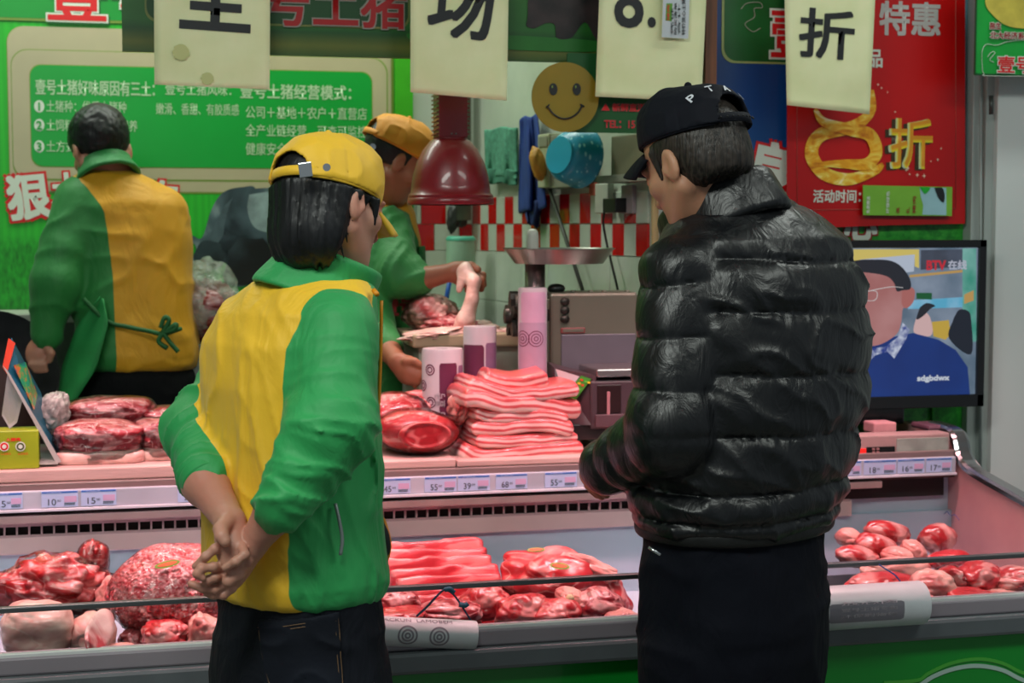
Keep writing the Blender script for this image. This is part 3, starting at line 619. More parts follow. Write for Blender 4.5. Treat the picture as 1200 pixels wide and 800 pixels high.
t = NT('ground_pork'); v_ = t.tc(); vo = t.n('ShaderNodeTexVoronoi', Scale=85.0); t.set(vo.inputs['Vector'], v_)
t.col(t.mix(t.ramp(t.noise(70, v_, 3, 0.8), [(0.42, (0, 0, 0)), (0.66, (1, 1, 1))]), C('#cc4650'), C('#efb0b0'))); t.p(Roughness=0.3, Coat_Weight=0.4, Subsurface_Weight=0.1, Subsurface_Radius=(0.02, 0.006, 0.004)); t.bump(vo.outputs['Distance'], 0.4, 0.003); M_GROUND = t.m
t = NT('belly_layers'); ly = t.attr('lay'); dn = t.math('ADD', ly, t.math('MULTIPLY', t.math('SUBTRACT', t.noise(9, t.mapping(scale=(1, 1, 0.6)), 3), 0.5), 0.42))
t.col(t.mix(t.math('MULTIPLY', t.noise(26, None, 3, 1.0), 0.25), t.ramp(dn, [(0.06, C('#e9c6b8')), (0.16, C('#f4d2ca')), (0.32, C('#f2c6c0')), (0.37, C('#c92c38')), (0.47, C('#d03844')), (0.53, C('#f2c2be')), (0.64, C('#efb6b4')), (0.71, C('#bd1f2b')), (0.88, C('#c8303a')), (1.0, C('#d9524f'))]), C('#efc0bc')))
t.p(Roughness=0.3, Coat_Weight=0.45, Coat_Roughness=0.15, Subsurface_Weight=0.12, Subsurface_Radius=(0.02, 0.006, 0.004), Subsurface_Scale=0.6); t.bump(t.noise(70), 0.25, 0.003); M_BELLY = t.m
t = NT('plastic_film'); tr = t.n('ShaderNodeBsdfTransparent'); gl = t.n('ShaderNodeBsdfGlossy', Roughness=0.07); gl.inputs['Color'].default_value = (0.95, 0.97, 0.97, 1)
fr = t.n('ShaderNodeFresnel', IOR=1.35); bm_ = t.n('ShaderNodeBump', Strength=0.55, Distance=0.01); t.set(bm_.inputs['Height'], t.noise(26, t.mapping(scale=(1, 1, 2)), 3, 1.5)); t.set(gl.inputs['Normal'], bm_.outputs[0]); t.set(fr.inputs['Normal'], bm_.outputs[0])
mx = t.n('ShaderNodeMixShader'); t.set(mx.inputs[0], t.math('MULTIPLY', fr.outputs[0], 1.0)); t.t.links.new(tr.outputs[0], mx.inputs[1]); t.t.links.new(gl.outputs[0], mx.inputs[2]); t.t.links.new(mx.outputs[0], t.out.inputs[0]); M_FILM = t.m
t = NT('cloudy_bag'); tr = t.n('ShaderNodeBsdfTransparent'); pb = t.b; t.p(Base_Color=C('#b9c4b8'), Roughness=0.25); mx = t.n('ShaderNodeMixShader'); t.set(mx.inputs[0], t.math('ADD', t.math('MULTIPLY', t.noise(14, None, 3, 1.0), 0.5), 0.1)); t.t.links.new(tr.outputs[0], mx.inputs[1]); t.t.links.new(pb.outputs[0], mx.inputs[2]); t.t.links.new(mx.outputs[0], t.out.inputs[0]); t.bump(t.noise(30, None, 2, 1.5), 0.7, 0.01); M_BAG = t.m

t = NT('sliced_belly'); n_ = t.noise(7, t.mapping(scale=(0.9, 5, 5)), 4, 0.8)
t.col(t.ramp(n_, [(0.36, C('#a8202c')), (0.47, C('#c03a44')), (0.52, C('#cf6f70')), (0.68, C('#d98a87')), (0.80, C('#b9303b'))]))
t.p(Roughness=0.38, Coat_Weight=0.25, Coat_Roughness=0.2, Subsurface_Weight=0.06, Subsurface_Radius=(0.02, 0.006, 0.004), Subsurface_Scale=0.5); t.bump(n_, 0.3, 0.004); M_SLICE = t.m
def kpx(px, py, Y): return Y / ray(px, py).y / FPX
def meat(name, label, cat, px, py, Y, w, h, dep, mat, seed, rot=(0, 0, 0), film=False, group=None, sub=5, **kw):
    """a cut of meat centred where the sight line meets plane Y; w, h in picture units, dep in metres"""
    k = kpx(px, py, Y); size = (w * k / 2, dep / 2, h * k / 2); V, F = blob(size, seed, sub=sub, **kw)
    R = np.array(Euler([math.radians(a) for a in rot]).to_matrix(), np.float32); V = V @ R.T; c = aty(px, py, Y); zl = float(V[:, 2].min())
    base = c + Vector((0, 0, zl)); V = V - np.array([0, 0, zl], np.float32)
    if not film:
        o = link(name, np_mesh(name, V, F), mat); o.location = base; return tag(o, label, cat, group)
    t_ = thing(name, label, cat, base, (0, 0, 0), group)
    link('flesh', np_mesh('flesh', V, F), mat, t_, world=False)
    kw2 = dict(kw); kw2['fine'] = 0.0; kw2['lump'] = kw.get('lump', 0.2) * 0.8
    V2, F2 = blob(tuple(s * 1.05 + 0.002 for s in size), seed, sub=4, **kw2); V2 = V2 @ R.T - np.array([0, 0, zl], np.float32)
    link('plastic_wrap', np_mesh('plastic_wrap', V2, F2), M_FILM, t_, world=False)
    return t_
def seat_on(o, z):
    o.location.z = z
    return o

# ------------------------------------------------------------------ refrigerated counter
YF, YB, XR, XL = 2.95, 3.69, 2.06, -1.0
ZL, ZR, ZT = 0.72, 0.80, 0.934
STEEL = plain('brushed_steel', '#8e9092', 0.32, 0.85, var=0.05, scale=4, stretch=(0.3, 1, 8)); GREYM = plain('grey_metal_band', '#958c94', 0.45, 0.2, var=0.04, scale=3)
BUMP = plain('dark_bumper', '#62686c', 0.45, 0.2, var=0.05); WELLW = plain('white_liner', '#aebfce', 0.4, var=0.03, scale=3); PINKL = plain('cream_liner', '#cdb4b2', 0.45, var=0.05, scale=5)
GRN = plain('counter_green', '#0b8a2a', 0.3, var=0.03, scale=2, coat=0.4); DARK = plain('dark_slot', '#17100f', 0.7, var=0)
ct = thing('display_counter', 'long refrigerated meat counter with green front, grey ledge, low glass and raised back shelf', 'counter', (0.6, 3.4, 0))
box('front_panel', (XL, YF + 0.005, 0.12), (XR + 0.04, YF + 0.03, 0.655), GRN, ct, 0.003)
box('plinth', (XL, YF + 0.06, 0.0), (XR, 4.05, 0.12), DARK, ct)
box('bumper_rail', (XL, YF - 0.022, 0.645), (XR + 0.05, YF + 0.03, 0.688), BUMP, ct, 0.008)
box('ledge', (XL, YF - 0.008, 0.688), (XR + 0.05, YF + 0.045, ZL), GREYM, ct, 0.004)
box('ledge_lip', (XL, YF - 0.004, ZL - 0.001), (XR + 0.03, YF + 0.010, ZL + 0.006), plain('lip_white', '#dcdcdc', 0.35), ct, 0.001)
gl = NT('low_glass'); tr = gl.n('ShaderNodeBsdfTransparent'); tr.inputs[0].default_value = (0.96, 0.98, 0.97, 1); gg = gl.n('ShaderNodeBsdfGlossy', Roughness=0.03); lw = gl.n('ShaderNodeLayerWeight', Blend=0.12); mx = gl.n('ShaderNodeMixShader')
gl.t.links.new(lw.outputs['Fresnel'], mx.inputs[0]); gl.t.links.new(tr.outputs[0], mx.inputs[1]); gl.t.links.new(gg.outputs[0], mx.inputs[2]); gl.t.links.new(mx.outputs[0], gl.out.inputs[0])
box('glass_pane', (XL, YF + 0.018, ZL + 0.001), (XR, YF + 0.024, ZR), gl.m, ct)
box('glass_rim', (XL, YF + 0.013, ZR - 0.004), (XR, YF + 0.029, ZR + 0.006), plain('dark_steel_rim', '#6d7072', 0.35, 0.8), ct, 0.002)
box('well_floor', (XL, YF + 0.03, 0.585), (XR, YB, 0.60), WELLW, ct)
box('well_front', (XL, YF + 0.03, 0.585), (XR, YF + 0.045, ZL - 0.002), WELLW, ct)
box('well_back', (XL, YB, 0.585), (XR, YB + 0.02, 0.762), WELLW, ct)
box('air_panel', (XL, YB - 0.012, 0.760), (XR - 0.28, YB + 0.02, 0.80), PINKL, ct, 0.003)
box('grille_back', (XL, YB + 0.006, 0.80), (XR - 0.02, YB + 0.02, 0.90), DARK, ct)
bm = bmesh.new(); gx0, gx1 = XL, XR - 0.285
sbox(bm, (gx0, YB - 0.012, 0.798), (gx1, YB - 0.004, 0.803)); sbox(bm, (gx0, YB - 0.012, 0.822), (gx1, YB - 0.004, 0.830))
x = gx0
while x < gx1: sbox(bm, (x, YB - 0.012, 0.802), (x + 0.004, YB - 0.004, 0.823)); x += 0.0262
tag(link('air_grille', bm_mesh(bm), plain('grille_pink_grey', '#a88f90', 0.5), ct), kind='stuff')
box('shelf_lip', (XL, YB - 0.035, 0.832), (XR - 0.21, YB + 0.02, 0.850), plain('lip_rose', '#bf9c9a', 0.45), ct, 0.003)
box('recess_strip', (XL, YB - 0.010, 0.848), (XR, YB + 0.02, 0.9195), plain('brown_recess', '#5e4440', 0.6, var=0.25, scale=14), ct)  # mottled dark brown strip behind the price rail
RAIL = plain('price_rail', '#b3b9c6', 0.3, var=0.05, scale=5)
box('price_rail', (XL, YB - 0.040, 0.863), (XR - 0.012, YB - 0.030, 0.905), RAIL, ct, 0.003)
box('rail_lip', (XL, YB - 0.046, 0.859), (XR - 0.012, YB - 0.036, 0.865), plain('rail_white', '#d3d3dc', 0.35), ct, 0.001)
box('rear_shelf', (XL, YB - 0.03, 0.885), (XR - 0.01, 4.035, 0.920), plain('shelf_steel', '#8b7674', 0.4, 0.3, var=0.06), ct, 0.003)
box('counter_body', (XL, YB + 0.02, 0.12), (XR, 4.02, 0.885), WELLW, ct)
# right end wall of the display and its chrome rail
sp_ = [(XR, YB + 0.30, 0.60), (XR, YF + 0.01, 0.60), (XR, YF + 0.01, 0.785), (XR, 3.2, 0.812), (XR, 3.45, 0.845), (XR, YB - 0.08, 0.872), (XR, YB - 0.02, 0.90), (XR, YB + 0.005, 0.945), (XR, YB + 0.30, 0.955)]
plate('end_panel', sp_, 0.02, (-1, 0, 0), plain('end_panel_rose', '#d09a9a', 0.4, var=0.03), ct)
plate('end_panel_outside', [(XR + 0.045, p[1], p[2] if i > 1 else 0.12) for i, p in enumerate(sp_)], 0.02, (1, 0, 0), plain('end_outer', '#9aa09e', 0.4), ct)
CHR = plain('chrome_rail', '#a4a8aa', 0.18, 0.95, var=0)
rr = catmull([(XR + 0.012, YF + 0.01, 0.792), (XR + 0.012, 3.2, 0.818), (XR + 0.012, 3.42, 0.848), (XR + 0.012, YB - 0.09, 0.876), (XR + 0.012, YB - 0.035, 0.905), (XR + 0.012, YB - 0.012, 0.945), (XR + 0.012, YB + 0.02, 0.962), (XR + 0.012, YB + 0.12, 0.966)], 6)
vs, fs = [], []
for i, p in enumerate(rr):
    d = (rr[min(i + 1, len(rr) - 1)] - rr[max(i - 1, 0)]).normalized(); n_ = Vector((0, -d.z, d.y))
    for sx, sn in ((-0.022, -0.007), (-0.022, 0.004), (-0.014, 0.009), (0.014, 0.009), (0.022, 0.004), (0.022, -0.007)): vs.append(tuple(p + Vector((sx, 0, 0)) + n_ * sn))
for i in range(len(rr) - 1):
    for k in range(6): fs.append((i * 6 + k, i * 6 + (k + 1) % 6, (i + 1) * 6 + (k + 1) % 6, (i + 1) * 6 + k))
fs += [tuple(range(6)), tuple((len(rr) - 1) * 6 + k for k in range(6))]
me = bpy.data.meshes.new('r'); me.from_pydata(vs, [], fs); bm = bmesh.new(); bm.from_mesh(me); bmesh.ops.recalc_face_normals(bm, faces=bm.faces); bm.to_mesh(me); bm.free(); link('end_rail', me, CHR, ct)
tube('pen_scribble', [atx(*p, XR - 0.021) for p in ((1097, 599), (1103, 597), (1106, 602), (1110, 599), (1114, 604), (1119, 603), (1124, 609))], 0.0009, plain('blue_ink', '#4a5aa8', 0.5), ct, 4)
# control unit at the right end of the shelf
cu0, cu1 = aty(980, 530, YB).x, aty(1113, 530, YB).x
M_ = Matrix.Identity(4)
def cbox(name, px0, py0, px1, py1, Yf, dep, mat, parent=ct, bev=0.001): 
    a, b = aty(px0, py0, Yf), aty(px1, py1, Yf); return box(name, (min(a.x, b.x), Yf, min(a.z, b.z)), (max(a.x, b.x), Yf + dep, max(a.z, b.z)), mat, parent, bev)
cbox('control_housing', 930, 513, 1113, 541, YB - 0.022, 0.06, plain('control_rose', '#b08f8c', 0.45, var=0.05), bev=0.004)
cbox('control_cover', 1051, 514, 1111, 537, YB - 0.024, 0.004, plain('cover_grey', '#97a096', 0.5, var=0.10, scale=25))
cbox('display_screen', 1016, 524, 1049, 533, YB - 0.026, 0.006, plain('black_window', '#14100f', 0.2, var=0), bev=0.0005)
cbox('lit_digits', 1004, 526, 1015, 532, YB - 0.027, 0.006, plain('red_led', '#c01818', 0.4, var=0, emit=('#ff2418', 0.8)), bev=0.0005)
for px, py in ((997, 534), (1003, 535), (1010, 534), (1024, 526), (1029, 526), (1024, 530), (1029, 530)):
    cbox('button', px - 1.6, py - 1.2, px + 1.6, py + 1.2, YB - 0.028, 0.004, plain('button_pale', '#a07070', 0.5, var=0), bev=0.0003)
# arched mark on the green front, right
def yf(px, py): return aty(px, py, YF + 0.003)
def strip(name, pts, w, mat, parent, Y, th=0.0015):
    P_ = catmull([aty(px, py, Y) for px, py in pts], 6); up, dn = [], []
    for i, p in enumerate(P_):
        d = (P_[min(i + 1, len(P_) - 1)] - P_[max(i - 1, 0)]).normalized(); n_ = Vector((-d.z, 0, d.x)); up.append(p + n_ * w); dn.append(p - n_ * w)
    vs = [tuple(p) for q in zip(up, dn) for p in q]; fs = [(2 * i, 2 * i + 1, 2 * i + 3, 2 * i + 2) for i in range(len(P_) - 1)]
    me = bpy.data.meshes.new(name); me.from_pydata(vs, [], fs); o = link(name, me, mat, parent); m_ = o.modifiers.new('s', 'SOLIDIFY'); m_.thickness = th; return o
strip('arch_emblem', [(1036, 800), (1075, 797), (1088, 789), (1115, 777), (1147, 772), (1175, 777), (1198, 788), (1215, 788)], 0.0035, plain('emblem_lime', '#4aa83c', 0.35, var=0), ct, YF + 0.003)
strip('arch_emblem', [(1078, 803), (1095, 792), (1120, 783), (1147, 780), (1175, 785), (1200, 797), (1240, 808)], 0.0042, plain('emblem_white', '#a8c4b8', 0.35, var=0), ct, YF + 0.003)
# price tags: each card its own thing
TAGW = plain('tag_card', '#b4c8ea', 0.35, var=0.03); TAGH = plain('tag_blue', '#3d6fbe', 0.35, var=0); TINK = plain('tag_ink', '#3a3f4e', 0.5, var=0); TPINK = plain('tag_pink', '#c9a9cc', 0.4, var=0)
tags = [(-10, 26, '15', 'price card at the far left end of the rail, cut by the frame'), (48, 91, '10', 'blue-edged price card reading 10 at the left below the wrapped pork'), (94.5, 136, '15', 'blue-edged price card reading 15 just right of the card reading 10'),
        (208, 250, '29', 'price card half hidden by the front worker\'s green left sleeve'), (443, 481, '45', 'price card reading 45 beside the front worker\'s green jacket'), (497.5, 535, '55', 'price card reading 55 to the left of the card reading 39'), (536.5, 574, '39', 'price card reading 39 below the pork belly stack'),
        (581, 618, '68', 'price card reading 68 right of the card reading 39'), (638.5, 676, '55', 'price card reading 55 nearest the cuff of the man in black'), (983, 1009, '35', 'pale price card under the control display, nearest the black jacket'), (1012, 1050, '18', 'pale price card second from left under the control display'),
        (1051.5, 1083, '16', 'pale price card under the grey cover of the control unit'), (1085, 1115, '17', 'pale price card next to the chrome end rail')]
for i, (a, b, s, lab) in enumerate(tags):
    Yt_ = YB - 0.0415; pa, pb = aty(a, 560, Yt_), aty(b, 560, Yt_); z0, z1 = 0.868, 0.903
    t_ = thing('price_card', lab, 'price tag', (pa.x, Yt_, z0), group='price cards on the counter rail')
    box('card', (pa.x, Yt_ - 0.0005, z0), (pb.x, Yt_ + 0.001, z1), TAGW, t_); w = pb.x - pa.x
    box('blue_header', (pa.x + 0.001, Yt_ - 0.0009, z1 - 0.0045), (pb.x - 0.001, Yt_ - 0.0004, z1 - 0.001), TAGH, t_)
    box('pink_field', (pa.x + w * 0.62, Yt_ - 0.0009, z0 + 0.010), (pb.x - 0.003, Yt_ - 0.0004, z1 - 0.012), TPINK, t_)
    for q in range(2): box('printed_line', (pa.x + w * 0.62, Yt_ - 0.0012, z0 + 0.004 + q * 0.003), (pb.x - w * 0.08, Yt_ - 0.0008, z0 + 0.0052 + q * 0.003), TINK, t_)
    M_ = frame3((pa.x + w * 0.18, Yt_ - 0.0006, z0 + 0.004), (1, 0, 0), (0, -1, 0)); text('lettering', s, M_, 0.014, TINK, t_, bold=-0.004, width=0.017)
    M_ = frame3((pa.x + w * 0.18 + 0.019, Yt_ - 0.0006, z0 + 0.011), (1, 0, 0), (0, -1, 0)); text('lettering', '00', M_, 0.005, TINK, t_, width=0.008)
    text('lettering', '价格标签', frame3((pa.x + w * 0.15, Yt_ - 0.0010, z1 - 0.0042), (1, 0, 0), (0, -1, 0)), 0.003, TAGW, t_, width=w * 0.4)
# cutting boards along the rear shelf
CB = plain('cutting_board', '#c9a7a0', 0.5, var=0.10, scale=6, stretch=(0.5, 2, 4), bump=0.15)
def xat(px, Y=YB): return aty(px, 545, Y).x
for a, b, z1, lab, sh in ((-110, 214, 0.948, 'long pale cutting board under the wrapped pork at the left', 0.0), (216, 532, 0.940, 'pale cutting board under the round wrapped ham in the middle', 0.0), (533, 725, 0.936, 'pale cutting board under the pork belly stack and the scale', -0.004)):
    tag(recentre(box('cutting_board', (xat(a), YB - 0.022 + sh, 0.9205), (xat(b), 4.03, z1), CB, None, 0.003)), lab, 'cutting board', 'cutting boards on the counter shelf')
# ------------------------------------------------------------------ meat on the shelf
ZS = 0.9365
def shelf_y(px, py, z=ZS): return atz(px, py, z).y
BG = 'wrapped pork pieces at the left of the shelf'
# flat-bottomed shrink-wrapped joint with a thick rim of fat: built as two layers
def joint(px0, px1, pyt, pyb, Y, dep, seed, label, fat=True, zb=None, group=BG, mat=M_MARB, rim=0.30, cat='meat'):
    zb = ZS + 0.0115 if zb is None else zb; k = kpx((px0 + px1) / 2, pyb, Y); cx = aty((px0 + px1) / 2, pyb, Y).x; w, h = (px1 - px0) * k, (pyb - pyt) * k
    t_ = thing('wrapped_pork', label, cat, (cx, Y, zb), group=group)
    V, F = blob((w / 2, dep / 2, h * 0.62), seed, lump=0.13, sc=1.7, fine=0.025, fsc=9, pw=0.62, sub=5, flat=0.6); V[:, 2] -= V[:, 2].min(); V[:, 2] *= h / V[:, 2].max()
    if fat: V[:, 2] = V[:, 2] * (1 - rim) + h * rim
    link('flesh', np_mesh('flesh', V, F), mat, t_, world=False)
    if fat:
        V2, F2 = blob((w / 2 * 1.01, dep / 2, h * rim), seed + 9, lump=0.04, sc=2, fine=0.012, fsc=9, pw=0.4, sub=4, flat=0.5); V2[:, 2] -= V2[:, 2].min(); V2[:, 2] *= h * (rim + 0.06) / V2[:, 2].max(); link('fat_layer', np_mesh('fat_layer', V2, F2), M_PALE, t_, world=False)
    V3, F3 = blob((w / 2 * 1.03, dep / 2 * 1.03, h * 0.62), seed, lump=0.10, sc=1.7, fine=0.0, pw=0.62, sub=5, flat=0.6); V3[:, 2] -= V3[:, 2].min(); V3[:, 2] *= (h + 0.004) / V3[:, 2].max(); link('plastic_wrap', np_mesh('plastic_wrap', V3, F3), M_FILM, t_, world=False)
    return t_
joint(67, 169, 492, 540, 3.78, 0.13, 2.0, 'shrink-wrapped pork joint with white fat rim at the front of the shelf, left')
joint(158, 232, 490, 535, 3.80, 0.12, 3.0, 'shrink-wrapped pork joint with pale rind, partly behind the green sleeve')
joint(76, 180, 461, 500, 3.93, 0.12, 4.0, 'large marbled shoulder piece in film on top of the front two joints', fat=False, zb=ZS + 0.062)
joint(160, 250, 474, 500, 3.93, 0.12, 5.0, 'small wrapped pork piece beside the marbled shoulder, nearest the green sleeve', fat=False, zb=ZS + 0.062)
meat('plastic_bundle', 'crumpled ball of clear plastic film beside the folded display box', 'plastic bag', 62, 484, 3.86, 38, 54, 0.09, plain('crumpled_film', '#a9a8a4', 0.15, var=0.3, scale=40, bump=0.9, bscale=35), 7, (0, 20, 0), lump=0.12, fine=0.06, fsc=6)
# middle: hams left of the belly stack
meat('wrapped_ham', 'glossy wrapped ham with open cut end, in front left of the belly stack', 'meat', 489, 505, 3.77, 92, 52, 0.13, M_LEAN, 21, (0, 4, -8), True, 'hams in the middle of the shelf', lump=0.10, sc=1.4, fine=0.012)
k = kpx(500, 510, 3.70); cc = aty(499, 510, 3.700)
o = lathe('cut_face', [(0, 0.002), (0.6, 0.001), (0.82, 0.0), (0.88, 0.004), (1.0, -0.002), (1.04, -0.03), (1.0, -0.06)], (0, 0, 0), meat_mat('cut_ham', '#a4242c', '#d06a6a', 0.5, 0.7, 6), None, 32, (0, -1, 0.0)); o.data.transform(Matrix.Translation(cc) @ Matrix.Diagonal((31 * k, 1.0, 16 * k, 1)))
hm = bpy.data.objects['wrapped_ham']; o.data.transform(Matrix.Translation(-hm.location)); o.parent = hm
meat('wrapped_ham', 'wrapped ham lying behind the front ham beside the worker\'s green jacket', 'meat', 462, 490, 3.86, 90, 58, 0.13, M_LEAN, 23, (0, 0, 12), True, 'hams in the middle of the shelf', lump=0.16, fine=0.02)
meat('fresh_ham', 'large unwrapped red ham piece at the back, left of the bag rolls', 'meat', 484, 484, 3.95, 110, 52, 0.12, M_LEAN, 25, (0, -8, 0), False, 'hams in the middle of the shelf', lump=0.2, fine=0.05, fsc=8)
# pork belly stack
def belly(pts, py_t, Y, W, label, seed, z=None, group='pork belly slabs stacked on the shelf', yaw=0):
    """pts: path in picture units along the slab's middle line"""
    P3 = [aty(px, py, Y) for px, py in pts]; c = P3[len(P3) // 2].copy(); loc = [Vector((p.x - c.x, 0, p.z - c.z)) for p in P3]
    k = kpx(pts[0][0], pts[0][1], Y); me = slabmesh(loc, W, py_t * k, seed); zmin = min(v.co.z for v in me.vertices); me.transform(Matrix.Rotation(math.radians(yaw), 4, 'Z') @ Matrix.Translation((0, 0, -zmin)))
    o = link('pork_belly', me, M_BELLY); o.location = (c.x, Y, c.z + zmin); return tag(o, label, 'meat', group)
Yk = 3.80
belly([(533, 522), (545, 528), (565, 530), (600, 526), (640, 522), (671, 519)], 21, Yk, 0.19, 'lowest pork belly slab of the stack, hanging over the board edge', 1)
belly([(548, 511), (580, 512), (620, 510), (664, 508)], 17, Yk, 0.18, 'pork belly slab second from the bottom of the stack', 2, yaw=2)
belly([(547, 496), (580, 498), (610, 494), (640, 494), (662, 499)], 20, Yk, 0.18, 'pork belly slab third from the bottom of the stack', 3, yaw=-3)
belly([(549, 479), (570, 484), (600, 484), (630, 482), (655, 488)], 18, Yk, 0.17, 'pork belly slab in the middle of the stack, with a pale folded rind', 4)
belly([(533, 462), (550, 463), (580, 470), (620, 470), (650, 476), (668, 476)], 23, Yk, 0.17, 'pork belly slab fifth from the bottom, bulging beyond the others at the right', 5, yaw=4)
belly([(541, 447), (560, 452), (590, 461), (620, 458), (650, 455), (668, 452)], 19, Yk, 0.17, 'wide pork belly slab second from the top, ending beside the scale', 6)
belly([(565, 440), (575, 444), (600, 447), (622, 444), (636, 440)], 22, Yk + 0.01, 0.15, 'small folded pork belly piece on top of the stack', 7, yaw=-6)
meat('pork_rind', 'limp pale rind flap hanging at the left side of the belly stack', 'meat', 540, 474, 3.83, 30, 50, 0.10, M_SKIN, 31, (0, 20, 0), lump=0.25, fine=0.03)
# ------------------------------------------------------------------ bag rolls
def rollprint(t_, c, r, ax, up, items):
    """wrap lettering/discs round a roll: items (kind, angle, along, size, string)"""
    pass
def wrap_text(body, parent, p0, ax, r, ang0, h, width, mat, bold=0.02, along=True, toward=Vector((0, -1, 0))):
    """p0 base centre of the roll, ax unit axis; lettering runs along the axis (along) or round it"""
    ax = Vector(ax).normalized(); e1 = (Vector(toward) - ax * Vector(toward).dot(ax)).normalized(); e2 = ax.cross(e1)
    o = text('printed_lettering', body, Matrix.Identity(4), h, mat, None, bold=bold, width=width); me = o.data
    bm = bmesh.new(); bm.from_mesh(me); bmesh.ops.subdivide_edges(bm, edges=[e for e in bm.edges if e.calc_length() > r * 0.35], cuts=2); bmesh.ops.triangulate(bm, faces=bm.faces); bm.to_mesh(me); bm.free()
    for v in me.vertices:
        a, b = (v.co.y, v.co.x) if along else (v.co.x, v.co.y); th_ = ang0 + (-a if along else a) / r
        q = Vector(p0) + ax * b + (e1 * math.cos(th_) + e2 * math.sin(th_)) * (r + 0.0007); v.co = q
    o.parent = parent; p = parent; me.transform(Matrix.LocRotScale(p.location, p.rotation_euler, p.scale).inverted()); return o
def wrap_patch(parent, p0, ax, r, a0, a1, b0, b1, mat, lift=0.0004, toward=Vector((0, -1, 0)), name='printed_patch'):
    ax = Vector(ax).normalized(); e1 = (Vector(toward) - ax * Vector(toward).dot(ax)).normalized(); e2 = ax.cross(e1); vs, fs = [], []; n = 14
    for i in range(n + 1):
        th_ = a0 + (a1 - a0) * i / n; d = (e1 * math.cos(th_) + e2 * math.sin(th_)) * (r + lift); ins = 0.006 if i in (0, n) else 0.0
        vs += [tuple(Vector(p0) + ax * (b0 + ins) + d), tuple(Vector(p0) + ax * (b1 - ins) + d)]
    for i in range(n): fs.append((2 * i, 2 * i + 1, 2 * i + 3, 2 * i + 2))
    me = bpy.data.meshes.new(name); me.from_pydata(vs, [], fs); smooth(me); return link(name, me, mat, parent)
def wrap_ring(parent, p0, ax, r, ac, bc, ro, ri, mat, toward=Vector((0, -1, 0)), name='printed_ring'):
    ax = Vector(ax).normalized(); e1 = (Vector(toward) - ax * Vector(toward).dot(ax)).normalized(); e2 = ax.cross(e1); vs, fs = [], []; n = 28
    for i in range(n):
        t_ = 2 * math.pi * i / n
        for q in (ro, ri):
            a = ac + q * math.cos(t_) / r; b = bc + q * math.sin(t_); vs.append(tuple(Vector(p0) + ax * b + (e1 * math.cos(a) + e2 * math.sin(a)) * (r + 0.0006)))
    for i in range(n): fs.append((2 * i, 2 * i + 1, 2 * ((i + 1) % n) + 1, 2 * ((i + 1) % n)))
    me = bpy.data.meshes.new(name); me.from_pydata(vs, [], fs); smooth(me); return link(name, me, mat, parent)
ROLL = plain('bag_roll_film', '#ccc4cc', 0.3, var=0.05, scale=12, stretch=(1, 1, 0.2), bump=0.15, coat=0.2); PLUM = plain('plum_print', '#6b2a4c', 0.45, var=0.1); LILAC = plain('lilac_print', '#8f6a8c', 0.45, var=0.1); PINKT = plain('pink_band', '#c98ab0', 0.4, var=0.05)
def upright_roll(px0, px1, pyt, Y, label, style):
    c = aty((px0 + px1) / 2, 500, Y); k = kpx((px0 + px1) / 2, pyt, Y); r = (px1 - px0) * k / 2; zt = aty((px0 + px1) / 2, pyt, Y).z; z0 = 0.9365; H = zt - z0; b = Vector((c.x, Y, z0))
    t_ = thing('bag_roll', label, 'bag roll', b, group='upright plastic bag rolls on the shelf'); tw_ = Vector((-b.x, -b.y, 0))
    lathe('roll', [(r * 0.3, 0), (r, 0.0), (r, H - 0.006), (r * 0.96, H), (r * 0.3, H), (r * 0.3, H - 0.02), (0, H - 0.02)], b, ROLL, t_, 40)
    A = dict(toward=tw_)
    if style == 1:
        wrap_patch(t_, b, (0, 0, 1), r, -1.2, 1.2, 0.0, H - 0.085, LILAC if False else plain('faint_lilac', '#b79ab4', 0.4), **A); wrap_patch(t_, b, (0, 0, 1), r, -0.9, 1.1, H - 0.085, H - 0.01, plain('pale_pink_band', '#cfa8c4', 0.4), **A)
        for a_, b_ in ((0.25, H - 0.125), (-0.75, H - 0.125)):
            for ro in (0.020, 0.013, 0.006): wrap_ring(t_, b, (0, 0, 1), r, a_, b_, ro, ro - 0.0022, PLUM, **A)
    elif style == 2:
        wrap_patch(t_, b, (0, 0, 1), r, -1.3, 0.25, 0.0, H - 0.045, PLUM, **A); wrap_patch(t_, b, (0, 0, 1), r, 0.35, 1.3, 0.0, H - 0.04, LILAC, **A); wrap_text('特惠', t_, b + Vector((0, 0, 0.10)), (0, 0, 1), r, -1.0, 0.03, 0.06, ROLL, **A)
    else:
        wrap_patch(t_, b, (0, 0, 1), r, -0.15, 0.75, 0.0, H - 0.033, PLUM, **A)
        for a_, b_ in ((-0.65, H - 0.05), (-0.6, H - 0.13), (-1.15, H - 0.09)):
            for ro in (0.014, 0.008): wrap_ring(t_, b, (0, 0, 1), r, a_, b_, ro, ro - 0.003, PLUM, **A)
        wrap_patch(t_, b, (0, 0, 1), r, 0.85, 1.3, 0.0, H - 0.04, LILAC, **A)
        for i in range(3): wrap_text('壹号', t_, b + Vector((0, 0, 0.012 + i * 0.045)), (0, 0, 1), r, 0.12, 0.026, 0.034, ROLL, along=True, **A)
    return t_
upright_roll(607, 641, 337, 3.90, 'tallest upright bag roll, slim and pink-printed, beside the steel machine', 1)
upright_roll(543, 582, 382, 3.99, 'middle-height upright bag roll behind the pork belly stack', 2)
upright_roll(494.5, 543, 408, 3.93, 'shortest and widest upright bag roll with plum print, left of the belly stack', 3)
